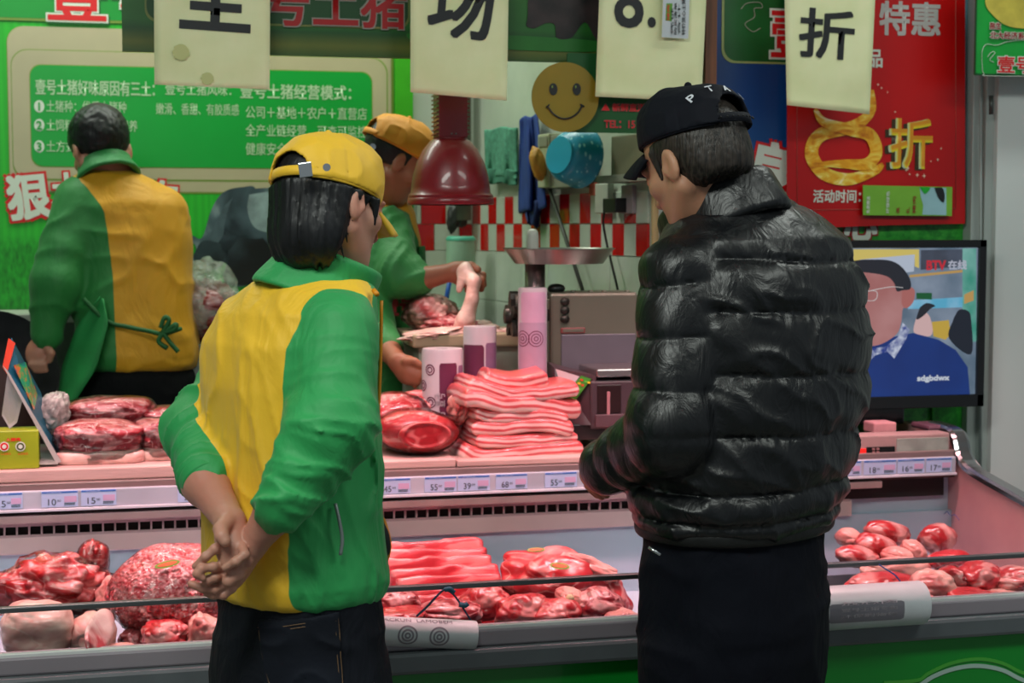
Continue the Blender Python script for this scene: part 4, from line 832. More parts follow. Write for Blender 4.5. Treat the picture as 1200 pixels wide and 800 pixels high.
def flat_roll(px0, py0, px1, py1, rpx, label, Y=YF + 0.0, style=0):
    a, b = aty(px0, py0, Y), aty(px1, py1, Y); k = kpx(px1, py1, Y); r = rpx * k; ax = (b - a).normalized(); L_ = (b - a).length
    t_ = thing('bag_roll', label, 'bag roll', (a + b) / 2 - Vector((0, 0, r)), group='bag rolls lying on the front ledge')
    lathe('roll', [(r * 0.2, 0), (r * 0.97, 0), (r, 0.003), (r, L_ - 0.004), (r * 0.96, L_), (r * 0.25, L_), (r * 0.25, L_ - 0.03), (0, L_ - 0.03)], a, plain('white_bag_roll', '#c8ccd0', 0.4, var=0.05, scale=9, bump=0.35, bscale=18), t_, 44, ax)
    GP = plain('grey_roll_print', '#7a7680', 0.5, var=0.1); up = Vector((0, -1, 0.25))
    if style == 0:
        for dx in (0.075, 0.135):
            for ro in (0.019, 0.012, 0.006): wrap_ring(t_, a + ax * (L_ - dx - 0.0), ax, r, 0.25, 0.0, ro, ro - 0.0035, GP, toward=up)
        wrap_text('CATACKUN  LAMOBEM', t_, a + ax * (L_ - 0.21), ax, r, -0.72, 0.008, 0.16, GP, toward=up)
    else:
        wrap_patch(t_, a + ax * (L_ - 0.20), ax, r, -0.15, 0.75, -0.02, 0.14, GP, toward=up); 
        for i, s in enumerate(('环保购物袋', '壹号土猪专卖', '放心肉')): wrap_text(s, t_, a + ax * (L_ - 0.195), ax, r, 0.50 - i * 0.28, 0.007, 0.12, ROLL, lift if False else 0.02, toward=up)
        wrap_ring(t_, a + ax * (L_ - 0.22), ax, r, 0.2, -0.02, 0.012, 0.009, GP, toward=up)
    return t_, a, b, r
r1 = flat_roll(385, 736, 557, 744, 17.0, 'white plastic bag roll with grey rings lying behind the front worker\'s hip', YF - 0.005, 0)
r2 = flat_roll(905, 716.5, 1080, 705.5, 25.5, 'large white plastic bag roll lying on the ledge beside the man in black', YF - 0.025, 1)
# blue twine holding the rolls to the glass rim
TW = plain('blue_twine', '#1f3f5c', 0.7, var=0.1)
yr_ = YF + 0.008
for name, pts in (('twine', [(488, 722, 0), (505, 705, 0), (522, 690, 0)]), ('twine', [(522, 690, 0), (534, 699, 0), (543, 709, 0), (552, 727, 0)])):
    pass
tw1 = thing('twine', 'dark blue twine knotted over the glass rim above the left bag roll', 'string', aty(530, 700, yr_))
tube('strand', [aty(488, 722, yr_), aty(500, 711, yr_), aty(514, 696, yr_), aty(520, 691, yr_ - 0.004)], 0.0022, TW, tw1); tube('strand', [aty(520, 690, yr_ - 0.002), aty(530, 695, yr_), aty(540, 708, yr_), aty(552, 727, yr_)], 0.0018, TW, tw1)
tube('knot', [aty(521, 691, yr_ - 0.002), aty(527, 690, yr_ - 0.004), aty(532, 694, yr_ - 0.003)], 0.0045, plain('teal_twine', '#1d5a70', 0.7), tw1); tube('knot', [aty(538, 708, yr_ - 0.002), aty(545, 709, yr_ - 0.004), aty(548, 707, yr_ - 0.003)], 0.0048, plain('teal_twine', '#1d5a70', 0.7), tw1)
tw2 = thing('twine', 'thin blue twine looped over the glass rim above the large white bag roll', 'string', aty(1040, 668, yr_))
tube('strand', [aty(1030, 661, yr_ - 0.004), aty(1037, 666, yr_ - 0.006), aty(1048, 673, yr_), aty(1056, 682, yr_)], 0.0014, plain('bright_blue_twine', '#27559c', 0.7), tw2)

# ------------------------------------------------------------------ meat in the refrigerated well
ZW = 0.602
WG1, WG2, WG3 = 'pork at the left of the well', 'pork in the middle of the well', 'pork at the right of the well'
TRAY = plain('black_tray', '#15181a', 0.4, var=0.1)
def tray(px0, px1, Y0, Y1, z, label):
    a, b = aty(px0, 720, Y0).x, aty(px1, 720, Y0).x; bm = bmesh.new(); sbox(bm, (a, Y0, ZW - 0.001), (b, Y1, z)); bmesh.ops.bevel(bm, geom=bm.edges[:], offset=0.01, segments=2, affect='EDGES')
    return tag(recentre(link('meat_tray', bm_mesh(bm), TRAY)), label, 'tray', 'black trays in the well')
tray(-60, 262, 3.02, 3.30, 0.635, 'black tray under the pork at the left end of the well')
tray(440, 760, 3.02, 3.60, 0.630, 'black tray under the sliced pork in the middle of the well')
tray(950, 1165, 3.02, 3.62, 0.630, 'black tray under the shanks at the right of the well')
def inwell(o, z=0.633): return o
# left group
meat('wrapped_rib_piece', 'dark red wrapped rib piece lying behind the pale ham, left', 'meat', 62, 690, 3.34, 130, 78, 0.16, M_RED, 41, (0, 4, 0), True, WG1, lump=0.38, sc=2.6, fine=0.05, fsc=8)
meat('wrapped_shank', 'dark red wrapped shank pointing straight up above the left meats', 'meat', 104, 678, 3.38, 42, 88, 0.08, M_RED, 43, (0, 8, 0), True, WG1, lump=0.22, sc=2.0, fine=0.03)
meat('shank_tip', 'small bright red bone tip standing above the upright wrapped shank', 'meat', 111, 645, 3.37, 14, 20, 0.03, M_RED, 44, (0, 14, 0), False, WG1, sub=4, lump=0.2)
meat('pale_ham', 'large pale skin-on ham at the far left behind the low glass', 'meat', 43, 737, 3.08, 82, 66, 0.12, M_PALE, 45, (0, 3, 0), False, WG1, lump=0.10, sc=1.6, fine=0.012, pw=0.72)
sk = meat('pork_shank', 'round pale shank with its cut bone end facing the glass, beside the pale ham', 'meat', 108, 744, 3.09, 58, 54, 0.13, M_PALE, 47, (0, 0, 0), False, WG1, lump=0.10, sc=2, fine=0.015)
k = kpx(115, 740, 3.02); cc = aty(117, 740, 3.021)
o = lathe('cut_bone_face', [(0, 0.003), (0.35, 0.004), (0.7, 0.001), (1.0, -0.003), (1.02, -0.02)], (0, 0, 0), meat_mat('bone_face', '#b0404a', '#d8c2be', 0.38, 0.5, 5), None, 28, (0.1, -1, 0.1)); o.data.transform(Matrix.Translation(cc - sk.location) @ Matrix.Diagonal((17 * k, 0.5, 17 * k, 1))); o.parent = sk
meat('pork_slice', 'flat pale slice with a round yellow stamp below the shank', 'meat', 136, 764, 3.03, 46, 18, 0.06, M_SKIN, 49, (0, -6, 0), False, WG1, lump=0.08, pw=0.7, sub=4)
gm = thing('ground_pork', 'big bag of ground pork with a green sticker in front of the worker\'s hands', 'meat', aty(205, 735, 3.22), group=WG1)
k = kpx(205, 690, 3.22); V, F = blob((74 * k, 0.13, 55 * k), 51, lump=0.10, sc=1.6, fine=0.0, sub=7); Nn = V / np.linalg.norm(V, axis=1, keepdims=True)
g_ = np.abs(fbm(V, 95, 2, 1.0)); V = V + Nn * (0.0042 * (1 - 2.2 * g_) + 0.003 * fbm(V, 240, 1, 2))[:, None]; cc = aty(207, 694, 3.24)
V[:, 0] += cc.x; V[:, 1] += cc.y; V[:, 2] += cc.z; link('mince', np_mesh('mince', V, F), M_GROUND, gm)
V, F = blob((78 * k, 0.137, 58 * k), 51, lump=0.10, sc=1.6, fine=0.02, fsc=5, sub=5); V += np.array(cc[:], np.float32) + np.array([0, 0, 0.003], np.float32); link('plastic_bag', np_mesh('plastic_bag', V, F), M_FILM, gm)
def sticker(par, px, py, Y, w, h, rot, tilt=0.5):
    M_ = frame3(aty(px, py, Y), (1, 0, 0), (0, -1, tilt)) @ Matrix.Rotation(math.radians(rot), 4, 'Z'); k = kpx(px, py, Y); n = 20
    plate('sticker', [M_ @ Vector((w * k / 2 * math.cos(2 * math.pi * i / n), h * k / 2 * math.sin(2 * math.pi * i / n), 0.0005)) for i in range(n)], 0.0008, (0, -1, tilt), plain('sticker_green', '#6f8f1e', 0.5), par)
    plate('sticker_print', [M_ @ Vector((0.78 * w * k / 2 * math.cos(2 * math.pi * i / n), 0.55 * h * k / 2 * math.sin(2 * math.pi * i / n), 0.0011)) for i in range(n)], 0.0006, (0, -1, tilt), plain('sticker_orange', '#cf5a1e', 0.5), par)
sticker(gm, 196, 661, 3.125, 30, 9, 12, 0.9)
meat('pork_chunk', 'red and white pork chunk lying under the bag of ground pork, left one', 'meat', 194, 747, 3.06, 54, 42, 0.10, M_LEAN, 53, (0, 0, 10), False, WG1, lump=0.18, fine=0.02, pw=0.7)
meat('pork_chunk', 'pork chunk with a thick pink rind edge close to the worker\'s jeans', 'meat', 240, 743, 3.05, 44, 46, 0.08, M_SKIN, 55, (0, 18, -6), False, WG1, lump=0.15, fine=0.02, pw=0.7)
meat('pork_chunk', 'pork chunk at the lower edge of the glass touching the worker\'s jeans', 'meat', 268, 755, 3.04, 50, 30, 0.08, M_LEAN, 56, (0, 0, 0), False, WG1, lump=0.15)
meat('pork_chunk', 'pink pork chunk behind the glass between the ham and ground pork', 'meat', 133, 700, 3.28, 40, 50, 0.10, M_SKIN, 57, (0, 0, 0), False, WG1, lump=0.2, fine=0.03)
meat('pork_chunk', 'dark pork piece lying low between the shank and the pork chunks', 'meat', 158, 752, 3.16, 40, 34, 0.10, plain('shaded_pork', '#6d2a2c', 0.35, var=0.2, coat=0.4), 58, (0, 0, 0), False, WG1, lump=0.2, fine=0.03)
# middle group: sliced belly leaning like files
wh = ['backmost', 'second from the back', 'third from the back', 'fourth from the back', 'fifth from the back', 'sixth from the back', 'foremost']
yc = [642, 651, 662, 673, 685, 697, 708]; xs0 = [440, 446, 452, 460, 469, 480, 492]; xs1 = [570, 574, 581, 590, 592, 592, 566]
for i in range(7):
    Y = 3.50 - i * 0.052; pa, pb = aty(xs0[i], yc[i], Y), aty(xs1[i], yc[i] - 1, Y); L_ = pb.x - pa.x; W = 0.095; me = slabmesh([Vector((-L_ / 2, 0, 0)), Vector((-L_ / 6, 0, 0.003)), Vector((L_ / 6, 0, -0.001)), Vector((L_ / 2, 0, 0.002))], W, 0.038, 60 + i, nv=48, warp=0.006, flip=True)
    me.transform(Matrix.Rotation(math.radians(66), 4, 'X')); zt = max(v.co.z for v in me.vertices); o = link('pork_belly_slice', me, M_SLICE); o.location = ((pa.x + pb.x) / 2, Y + 0.03, aty(500, yc[i] - 7, Y).z - zt)
    tag(o, f'sliced pork belly slab in the well, {wh[i]} of the leaning row', 'meat', 'leaning sliced belly slabs in the well')
lg = meat('pork_joint', 'large skinned pork leg with two yellow stamps, next to the man in black', 'meat', 657, 690, 3.36, 158, 98, 0.22, M_LEAN, 71, (0, 12, 0), False, WG2, lump=0.22, sc=1.7, fine=0.02)
sticker(lg, 656, 663, 3.26, 24, 9, -10, 1.0); sticker(lg, 628, 644, 3.33, 22, 7, 0, 1.2)
meat('pork_joint', 'long curved rind strip arching over the pork leg toward the black trousers', 'meat', 690, 665, 3.33, 86, 26, 0.08, M_SKIN, 72, (0, 22, 0), False, WG2, lump=0.22, fine=0.02)
for px, py, Y, w, h, m_, lab, sd in ((612, 720, 3.10, 76, 52, M_LEAN, 'smooth red pork piece behind the glass right of the knot', 73), (650, 722, 3.08, 66, 44, M_LEAN, 'round red pork piece in front of the pork leg', 74), (570, 705, 3.16, 60, 46, M_LEAN, 'red pork piece behind the dangling blue twine', 75),
    (702, 712, 3.10, 62, 48, M_MARB, 'marbled pork piece at the glass close to the black trousers', 76), (728, 730, 3.05, 50, 34, M_SKIN, 'pink pork piece at the glass touching the black trousers', 77), (463, 707, 3.12, 60, 40, M_MARB, 'marbled pork piece beside the green jacket hem', 78),
    (470, 722, 3.06, 62, 26, M_LEAN, 'flat red pork piece above the left bag roll, near the jeans', 79), (525, 718, 3.10, 80, 34, M_MARB, 'marbled pork piece under the leaning belly slabs', 80), (668, 698, 3.14, 30, 20, M_SKIN, 'small pork piece with a white bone spot', 81)):
    meat('pork_piece', lab, 'meat', px, py, Y, w, h, 0.10, m_, sd, (0, 0, sd % 5 * 6), False, WG2, lump=0.16, sc=1.8, fine=0.02)
bone = aty(668, 701, 3.088); bm = bmesh.new(); bmesh.ops.create_icosphere(bm, subdivisions=2, radius=0.009); bmesh.ops.translate(bm, verts=bm.verts, vec=bone); lk = [o for o in bpy.data.objects if o.get('label') == 'small pork piece with a white bone spot'][0]; link('bone', bm_mesh(bm, sm=True), plain('bone_cream', '#d8c49a', 0.5), lk)
# right group
for px, py, Y, w, h, m_, rz, lab, sd in (
    (1040, 624, 3.56, 62, 30, M_SHANK, 12, 'topmost pale red-spotted shank in the back corner pile at the right', 91), (1027, 641, 3.50, 60, 32, M_SHANK, 18, 'pale shank with a rounded end lying under the topmost shank', 92), (995, 630, 3.55, 34, 24, M_SKIN, 10, 'small pink shank end at the left of the right-hand pile', 93),
    (1004, 652, 3.46, 56, 26, M_SHANK, 10, 'red shank low in the right-hand pile, next to the glass rim', 94), (1098, 631, 3.54, 48, 36, M_SHANK, 0, 'rounded pale joint near the pink end wall', 95), (1070, 646, 3.48, 26, 34, M_SKIN, -50, 'upright pink joint with a yellow stamp between two shanks', 96),
    (1110, 655, 3.42, 56, 22, M_LEAN, -5, 'red piece below the rounded pale joint', 97), (1050, 668, 3.36, 90, 34, M_SKIN, 0, 'broad pale pork piece just behind the rim at the right', 98), (1052, 652, 3.44, 40, 24, M_SKIN, 8, 'small pale piece wedged under the two shanks', 90)):
    meat('pork_shank', lab, 'meat', px, py, Y, w, h, 0.07, m_, sd, (0, rz, 0), False, WG3, lump=0.12, sc=1.6, fine=0.02)
for px, py, Y, w, h, m_, lab, sd, fi in (
    (1090, 690, 3.10, 62, 46, M_SKIN, 'pink knuckle right beside the end of the large bag roll', 101, False), (1030, 682, 3.15, 90, 26, M_LEAN, 'flat red piece behind the large bag roll', 102, False), (1115, 684, 3.13, 34, 44, M_LEAN, 'shiny wrapped red piece in the middle of the right-hand pieces', 103, True),
    (1145, 678, 3.12, 70, 40, M_LEAN, 'long red lump behind the glass near the right edge', 104, False), (1135, 698, 3.05, 64, 18, M_LEAN, 'low red slice along the glass at the right', 105, False), (1190, 680, 3.10, 60, 36, M_SHANK, 'pale round piece cut by the right edge of the frame', 106, False), (1168, 698, 3.06, 60, 14, M_SKIN, 'thin pink slice at the glass at the right edge', 107, False), (1075, 704, 3.06, 40, 22, M_MARB, 'small marbled piece tucked against the end of the large roll', 108, False)):
    meat('pork_piece', lab, 'meat', px, py, Y, w, h, 0.10, m_, sd, (0, 0, sd % 5 * 6), fi, WG3, lump=0.16, sc=1.8, fine=0.02)
# ------------------------------------------------------------------ television on the shelf
YT = 3.86
tv = thing('television', 'black flat television on the shelf end showing a man in a blue sweater', 'television', aty(1080, 505, YT))
def tvb(name, x0_, y0_, x1_, y1_, Yf, dep, mat, parent=tv, bev=0.002):
    a, b = aty(x0_, y0_, Yf), aty(x1_, y1_, Yf); return box(name, (min(a.x, b.x), Yf, min(a.z, b.z)), (max(a.x, b.x), Yf + dep, max(a.z, b.z)), mat, parent, bev)
TVB = plain('tv_black', '#0c0d0f', 0.25, var=0, coat=0.3)
ta, tb_ = aty(878, 283, YT), aty(1153, 476, YT); TX0, TX1, TZ0, TZ1 = ta.x, tb_.x, tb_.z, aty(1153, 281, YT).z
box('case', (TX0, YT + 0.012, TZ0), (TX1, YT + 0.05, TZ1), TVB, tv, 0.006)
bz = 0.021
for n_, lo, hi in (('bezel', (TX0, YT, TZ0), (TX1, YT + 0.014, TZ0 + 0.033)), ('bezel', (TX0, YT, TZ1 - 0.02), (TX1, YT + 0.014, TZ1)), ('bezel', (TX0, YT, TZ0), (TX0 + bz, YT + 0.014, TZ1)), ('bezel', (TX1 - bz, YT, TZ0), (TX1, YT + 0.014, TZ1))):
    box(n_, lo, hi, TVB, tv, 0.002)
YS_ = YT + 0.0105
def scr_mat(name, col, s=0.75, noise=None):
    t = NT(name); c = C(col)
    if noise: v = t.ramp(t.noise(noise[1], detail=3), [(0.35, c), (0.65, C(noise[0]))])
    else: v = c
    t.col((0.01, 0.01, 0.01, 1)); t.p(Roughness=0.3); t.set(t.b.inputs['Emission Color'], v); t.b.inputs['Emission Strength'].default_value = s; return t.m
tvb('screen', 885, 291, 1144, 466, YS_, 0.003, scr_mat('screen_hall', '#5f7488', 0.7, ('#8d9cb0', 9)), bev=0)
def sp2(name, pts, mat, l, curve=False):
    P_ = [aty(px, py, YS_ - l) for px, py in pts]
    if curve: P_ = catmull(P_ + P_[:1], 5)[:-1]
    return plate(name, P_, 0.0004, (0, -1, 0), mat, tv)
sp2('screen_yellow', [(1000, 292), (1077, 292), (1077, 314), (1072, 312), (1072, 304), (1000, 306)], scr_mat('screen_yellow', '#d8c46a'), 0.0006)
sp2('screen_white_board', [(1008, 304), (1072, 298), (1071, 318), (1040, 322), (1010, 318)], scr_mat('screen_white', '#b9c4d6'), 0.0010)
sp2('screen_roof', [(1066, 322), (1128, 316), (1128, 319), (1066, 325)], scr_mat('screen_tan', '#c09a5a'), 0.0010)
sp2('screen_dark_roof', [(1079, 293), (1128, 292), (1128, 312), (1079, 316)], scr_mat('screen_dark', '#3d4250', 0.6, ('#566074', 12)), 0.0006)
sp2('screen_stall_sign', [(1074, 343), (1092, 343), (1092, 351), (1074, 350)], scr_mat('screen_green', '#0f5a30'), 0.0012)
sp2('screen_stall', [(1064, 352), (1128, 348), (1128, 360), (1064, 362)], scr_mat('screen_cyan', '#5aaed0', 0.75, ('#9cc8e4', 14)), 0.0008)
sp2('screen_green_column', [(1128, 291), (1144, 291), (1144, 400), (1128, 400)], scr_mat('screen_teal', '#3f9a86', 0.7, ('#86c0b8', 12)), 0.0008)
sp2('screen_tan_column', [(1130, 345), (1141, 340), (1141, 352), (1130, 356)], scr_mat('screen_tan', '#c09a5a'), 0.0012)
sp2('screen_woman', [(1071, 382), (1075, 371), (1084, 366), (1090, 372), (1093, 388), (1088, 394), (1072, 390)], scr_mat('screen_pinkish', '#d8b4b4'), 0.0014, True)
sp2('screen_woman_hair', [(1078, 360), (1086, 355), (1096, 358), (1090, 362), (1082, 370), (1074, 374)], scr_mat('screen_hair', '#20242e'), 0.0018, True)
sp2('screen_yellow_stall', [(1092, 377), (1112, 375), (1114, 392), (1108, 398), (1094, 394)], scr_mat('screen_gold', '#c8a844'), 0.0012)
sp2('screen_child', [(1118, 372), (1124, 363), (1134, 364), (1138, 374), (1138, 415), (1112, 396)], scr_mat('screen_navy', '#18202e'), 0.0014, True)
SKN = scr_mat('screen_skin', '#a86a68', 0.75, ('#bb8584', 7))
sp2('screen_sweater', [(910, 466), (918, 430), (950, 408), (985, 402), (1012, 402), (1040, 396), (1070, 390), (1100, 398), (1120, 410), (1134, 430), (1137, 466)], scr_mat('screen_sweater_blue', '#123a86', 0.7, ('#0e2f74', 5)), 0.0020)
sp2('screen_face', [(968, 330), (980, 318), (1000, 314), (1020, 312), (1040, 318), (1050, 335), (1062, 340), (1066, 346), (1064, 358), (1058, 362), (1056, 378), (1050, 392), (1030, 404), (1008, 405), (985, 402), (970, 385), (962, 362)], SKN, 0.0024, True)
sp2('screen_ear', [(1057, 341), (1066, 336), (1072, 341), (1070, 354), (1062, 361), (1057, 356)], scr_mat('screen_ear', '#b06a66'), 0.0028, True)
sp2('screen_hair', [(970, 330), (972, 312), (1004, 305), (1020, 304), (1042, 305), (1056, 312), (1066, 326), (1067, 338), (1058, 340), (1051, 341), (1048, 332), (1040, 324), (1022, 320), (1000, 319), (978, 324)], scr_mat('screen_hair', '#20242e'), 0.0030, True)
sp2('screen_collar', [(1000, 404), (1022, 408), (1038, 406), (1052, 395), (1058, 378), (1066, 386), (1062, 397), (1048, 420), (1040, 412), (1026, 416), (1014, 428), (1012, 466), (1002, 466)], scr_mat('screen_collar', '#2a3f8c', 0.8, ('#c4cce0', 60)), 0.0032)
GLs = scr_mat('screen_glasses', '#c8c4c4', 0.8)
for p_ in (((1018, 341), (1032, 338), (1046, 336), (1058, 337)),): tube('screen_glasses', [aty(px, py, YS_ - 0.0034) for px, py in p_], 0.0012, GLs, tv, 4)
tube('screen_glasses', [aty(px, py, YS_ - 0.0034) for px, py in ((1012, 341), (1026, 341), (1028, 347), (1024, 352), (1012, 352))], 0.001, GLs, tv, 4)
kt_ = YT / ray(1100, 300).y / FPX
text('screen_lettering', 'BTV', on_wall(1086, 316, YS_ - 0.0028), 10.5 * kt_, scr_mat('screen_red', '#c02838', 0.8), tv, bold=0.06, width=24 * kt_)
text('screen_lettering', '在线', on_wall(1111, 315.5, YS_ - 0.0028), 10.5 * kt_, scr_mat('screen_grey_white', '#b4b8c8', 0.8), tv, bold=0.03, width=24 * kt_)
text('screen_lettering', 'sdgbdwx', on_wall(1075, 448, YS_ - 0.0028), 8 * kt_, scr_mat('screen_grey_white2', '#c4ccd8', 0.8), tv, bold=0.06, width=41 * kt_)
tvb('stand_neck', 1010, 475, 1060, 496, YT + 0.02, 0.05, TVB, bev=0.004)
c_ = aty(1040, 500, YT + 0.03)
lathe('stand_base', [(0, 0), (0.11, 0), (0.11, 0.006), (0.09, 0.012), (0, 0.014)], (c_.x, YT + 0.035, 0.9215), TVB, tv, 48)
tag(recentre(box('black_shelf_top', (aty(905, 505, YB).x, YB + 0.05, 0.9203), (aty(1112, 505, YB).x, 4.03, 0.9208), TVB)), 'glossy black sheet covering the shelf under the television', 'sheet') if False else None
sb = atz(1021, 502, 0.922)
tag(recentre(box('pink_sponge', (aty(1024, 500, 3.74).x, 3.74, 0.957), (aty(1051, 500, 3.74).x, 3.80, 0.984), plain('pink_sponge', '#c98e92', 0.8, var=0.08, bump=0.3), None, 0.004)), 'small pale pink block lying on the control unit in front of the television', 'box')
ph_ = recentre(box('purple_pouch', (aty(1084, 500, 3.76).x, 3.74, 0.957), (aty(1114, 500, 3.76).x, 3.84, 0.972), plain('purple_pouch', '#6f4a58', 0.4, var=0.15, bump=0.4, bscale=30), None, 0.006)); tag(ph_, 'flat purple pouch beside the chrome end rail below the television', 'pouch')

# ------------------------------------------------------------------ red pendant lamp
YLm = 4.1; lc = aty(528, 237, YLm); kl_ = kpx(528, 237, YLm)
lm = thing('pendant_lamp', 'red pendant lamp with a ribbed square housing over the counter', 'lamp', lc)
RL = plain('lamp_red', '#7d0f1c', 0.35, var=0.08, scale=5, coat=0.3)
def hp(px, py): return (px * kl_, (237 - py) * kl_)
lathe('shade', [hp(50, 240), hp(51, 238.5), hp(50.5, 233), hp(49.5, 232), hp(50, 229), hp(47, 226), hp(46, 218), hp(44, 205), hp(39.5, 190), hp(32, 176), hp(24, 166), hp(19, 163), hp(17, 163.5), hp(22, 168), hp(37, 190), hp(42, 205), hp(44.5, 220), hp(47.5, 236), hp(49, 240)], lc, RL, lm, 56)
lathe('collar', [hp(20, 166), hp(20, 162), hp(0, 162)], lc, RL, lm, 24)
box('housing', (lc.x - 17 * kl_, YLm - 17 * kl_, lc.z + 75 * kl_), (lc.x + 17 * kl_, YLm + 17 * kl_, lc.z + 160 * kl_), RL, lm, 0.002)
bm = bmesh.new()
for i in range(16):
    z = lc.z + (78 + i * 5) * kl_
    sbox(bm, (lc.x - 19.5 * kl_, YLm - 16 * kl_, z), (lc.x + 19.5 * kl_, YLm + 16 * kl_, z + 1.6 * kl_)); 
tag(link('cooling_fins', bm_mesh(bm), RL, lm), kind='stuff')
rod('cable', lc + Vector((0, 0, 0.34)), lc + Vector((0, 0, 0.95)), 0.006, plain('lamp_cable', '#1c1a1a', 0.5, var=0), lm)
for dx, z_ in ((-9, 152), (3, 79), (-2, 79)): rod('screw', lc + Vector((dx * kl_, -17 * kl_, z_ * kl_)), lc + Vector((dx * kl_, -18.2 * kl_, z_ * kl_)), 0.0022, STEEL, lm)
lathe('lamp_disc', [(0, 0.0), (44 * kl_, 0.0), (44 * kl_, 0.004), (0, 0.004)], lc + Vector((0, 0, 0.004)), plain('lamp_glow', '#ffe8d0', 0.4, var=0, emit=('#ffd9c0', 3.0)), lm, 40)
sl = bpy.data.lights.new('pendant_bulb', 'SPOT'); sl.energy = 9; sl.color = (1.0, 0.62, 0.58); sl.spot_size = math.radians(100); sl.spot_blend = 0.7; sl.shadow_soft_size = 0.06
so = bpy.data.objects.new('pendant_bulb', sl); COL.objects.link(so); so.location = (lc.x, YLm, lc.z - 0.012)

# ------------------------------------------------------------------ steel meat grinder with tray, behind the scale
YG = 3.955
mg = thing('meat_grinder', 'grey steel meat grinder with a wide shallow feed tray on top of its post', 'grinder', aty(690, 505, YG + 0.08))
GM = plain('grinder_steel', '#7d7b6c', 0.38, 0.35, var=0.07, scale=3); GD = plain('grinder_dark', '#3c3b36', 0.4, 0.6, var=0.15)
tvb('body', 645, 343, 747, 500, YG, 0.14, GM, mg, 0.008)
tvb('lower_cover', 658, 392, 745, 440, YG - 0.004, 0.01, plain('grinder_lower', '#77727c', 0.4, 0.3, var=0.04), mg, 0.002)
tvb('red_nameplate', 657.5, 384, 686, 390.5, YG - 0.005, 0.006, plain('nameplate_red', '#8a4a48', 0.4, var=0.1), mg, 0.002)
tvb('nameplate_inset', 660, 385.6, 684, 388.8, YG - 0.006, 0.003, GM, mg, 0.0005)
for px in (672, 692, 708, 735): 
    c_ = aty(px, 343, YG + 0.03); rod('bolt', c_, c_ + Vector((0, 0, 0.007)), 0.007, GM, mg)
pc = aty(621, 300, YG + 0.06)
def stat(px, py): p = aty(px, py, YG + 0.06); return p
kg = kpx(640, 300, YG + 0.06); pt = stat(655, 297)
lathe('feed_tray', [(46 * kg, -16 * kg), (52 * kg, -17 * kg), (63 * kg, -2 * kg), (66 * kg, 1 * kg), (66 * kg, 0), (63.5 * kg, 0), (52 * kg, -14 * kg), (0, -15 * kg)], pt + Vector((0, 0, 0.012)), plain('tray_steel', '#8d8c84', 0.3, 0.8, var=0.08), mg, 56)
q0, q1 = stat(627, 305), stat(627, 420); rod('feed_tube', q0, q1, 12 * kg, plain('tube_steel', '#8c8484', 0.28, 0.85, var=0.05), mg)
qq = stat(630, 372); q2 = Vector((qq.x, qq.y, 0.937)); tvb('neck', 640, 350, 650, 470, YG + 0.01, 0.10, plain('neck_grey_green', '#6d7663', 0.45, 0.3), mg, 0.004)
rod('grinding_head', stat(602, 368), stat(650, 368), 24 * kg, GD, mg, seg=28)
hx = stat(597, 370)
bm = bmesh.new(); n = 5; ring = []
Mh = frame3(hx, (0, 1, 0), (0, 0, 1))
pts = []
for i in range(40):
    a = 2 * math.pi * i / 40; rr_ = (21 + 8 * math.cos(5 * a)) * kg; pts.append(hx + Vector((0, rr_ * math.sin(a) * 0.9, rr_ * math.cos(a))))
plate('ring_nut', pts, 0.022, (-1, 0, 0), GD, mg); rod('nut_hub', hx - Vector((0.012, 0, 0)), hx + Vector((0.02, 0, 0)), 0.02, GD, mg)
kn = stat(652, 338); V, F = blob((10.5 * kg, 9 * kg, 6 * kg), 3, lump=0.05, sub=3); o = link('knob', np_mesh('knob', V, F), plain('black_knob', '#1a1b1a', 0.35, var=0.05), mg, world=False); o.location = (kn - mg.location)
rod('knob_stem', stat(652, 340), stat(648, 360), 0.006, GD, mg)
for dy in (352, 362, 372): rod('clamp_bolt', stat(645, dy), stat(655, dy) + Vector((0, -0.07, 0)), 0.010, GD, mg)
tag(recentre(lathe('white_pestle', [(0.0, 0), (0.016, 0.0), (0.016, 0.055), (0.013, 0.066), (0.007, 0.071), (0, 0.072)], stat(624, 288) + Vector((0, 0.0, -0.028)), plain('white_plastic', '#b9bab0', 0.35, var=0.04))), 'round-topped white plastic pusher standing in the grinder tray', 'pusher')

# ------------------------------------------------------------------ electronic scale
YE = 3.76
es = thing('weighing_scale', 'dark plum electronic scale with a sloping green and red keypad', 'scale', aty(700, 508, YE + 0.1))
EB = plain('scale_plum', '#4a3a40', 0.4, var=0.05); ED = plain('scale_dark', '#1f191b', 0.4, var=0.05)
tvb('body', 692, 446, 790, 500, YE + 0.02, 0.15, EB, es, 0.006)
tvb('base', 668, 497, 790, 512, YE + 0.03, 0.14, ED, es, 0.004)
for px in (680, 775): rod('foot', atz(px, 515, 0.9365) + Vector((0, 0.05, 0)), atz(px, 515, 0.9365) + Vector((0, 0.05, 0.02)), 0.012, ED, es)
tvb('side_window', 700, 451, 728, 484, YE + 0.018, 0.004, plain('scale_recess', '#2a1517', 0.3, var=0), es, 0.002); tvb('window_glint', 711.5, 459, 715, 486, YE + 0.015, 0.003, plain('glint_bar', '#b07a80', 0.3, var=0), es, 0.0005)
tvb('lower_panel', 698, 486, 790, 498, YE + 0.014, 0.01, plain('scale_plum_light', '#5c444a', 0.4), es, 0.002)
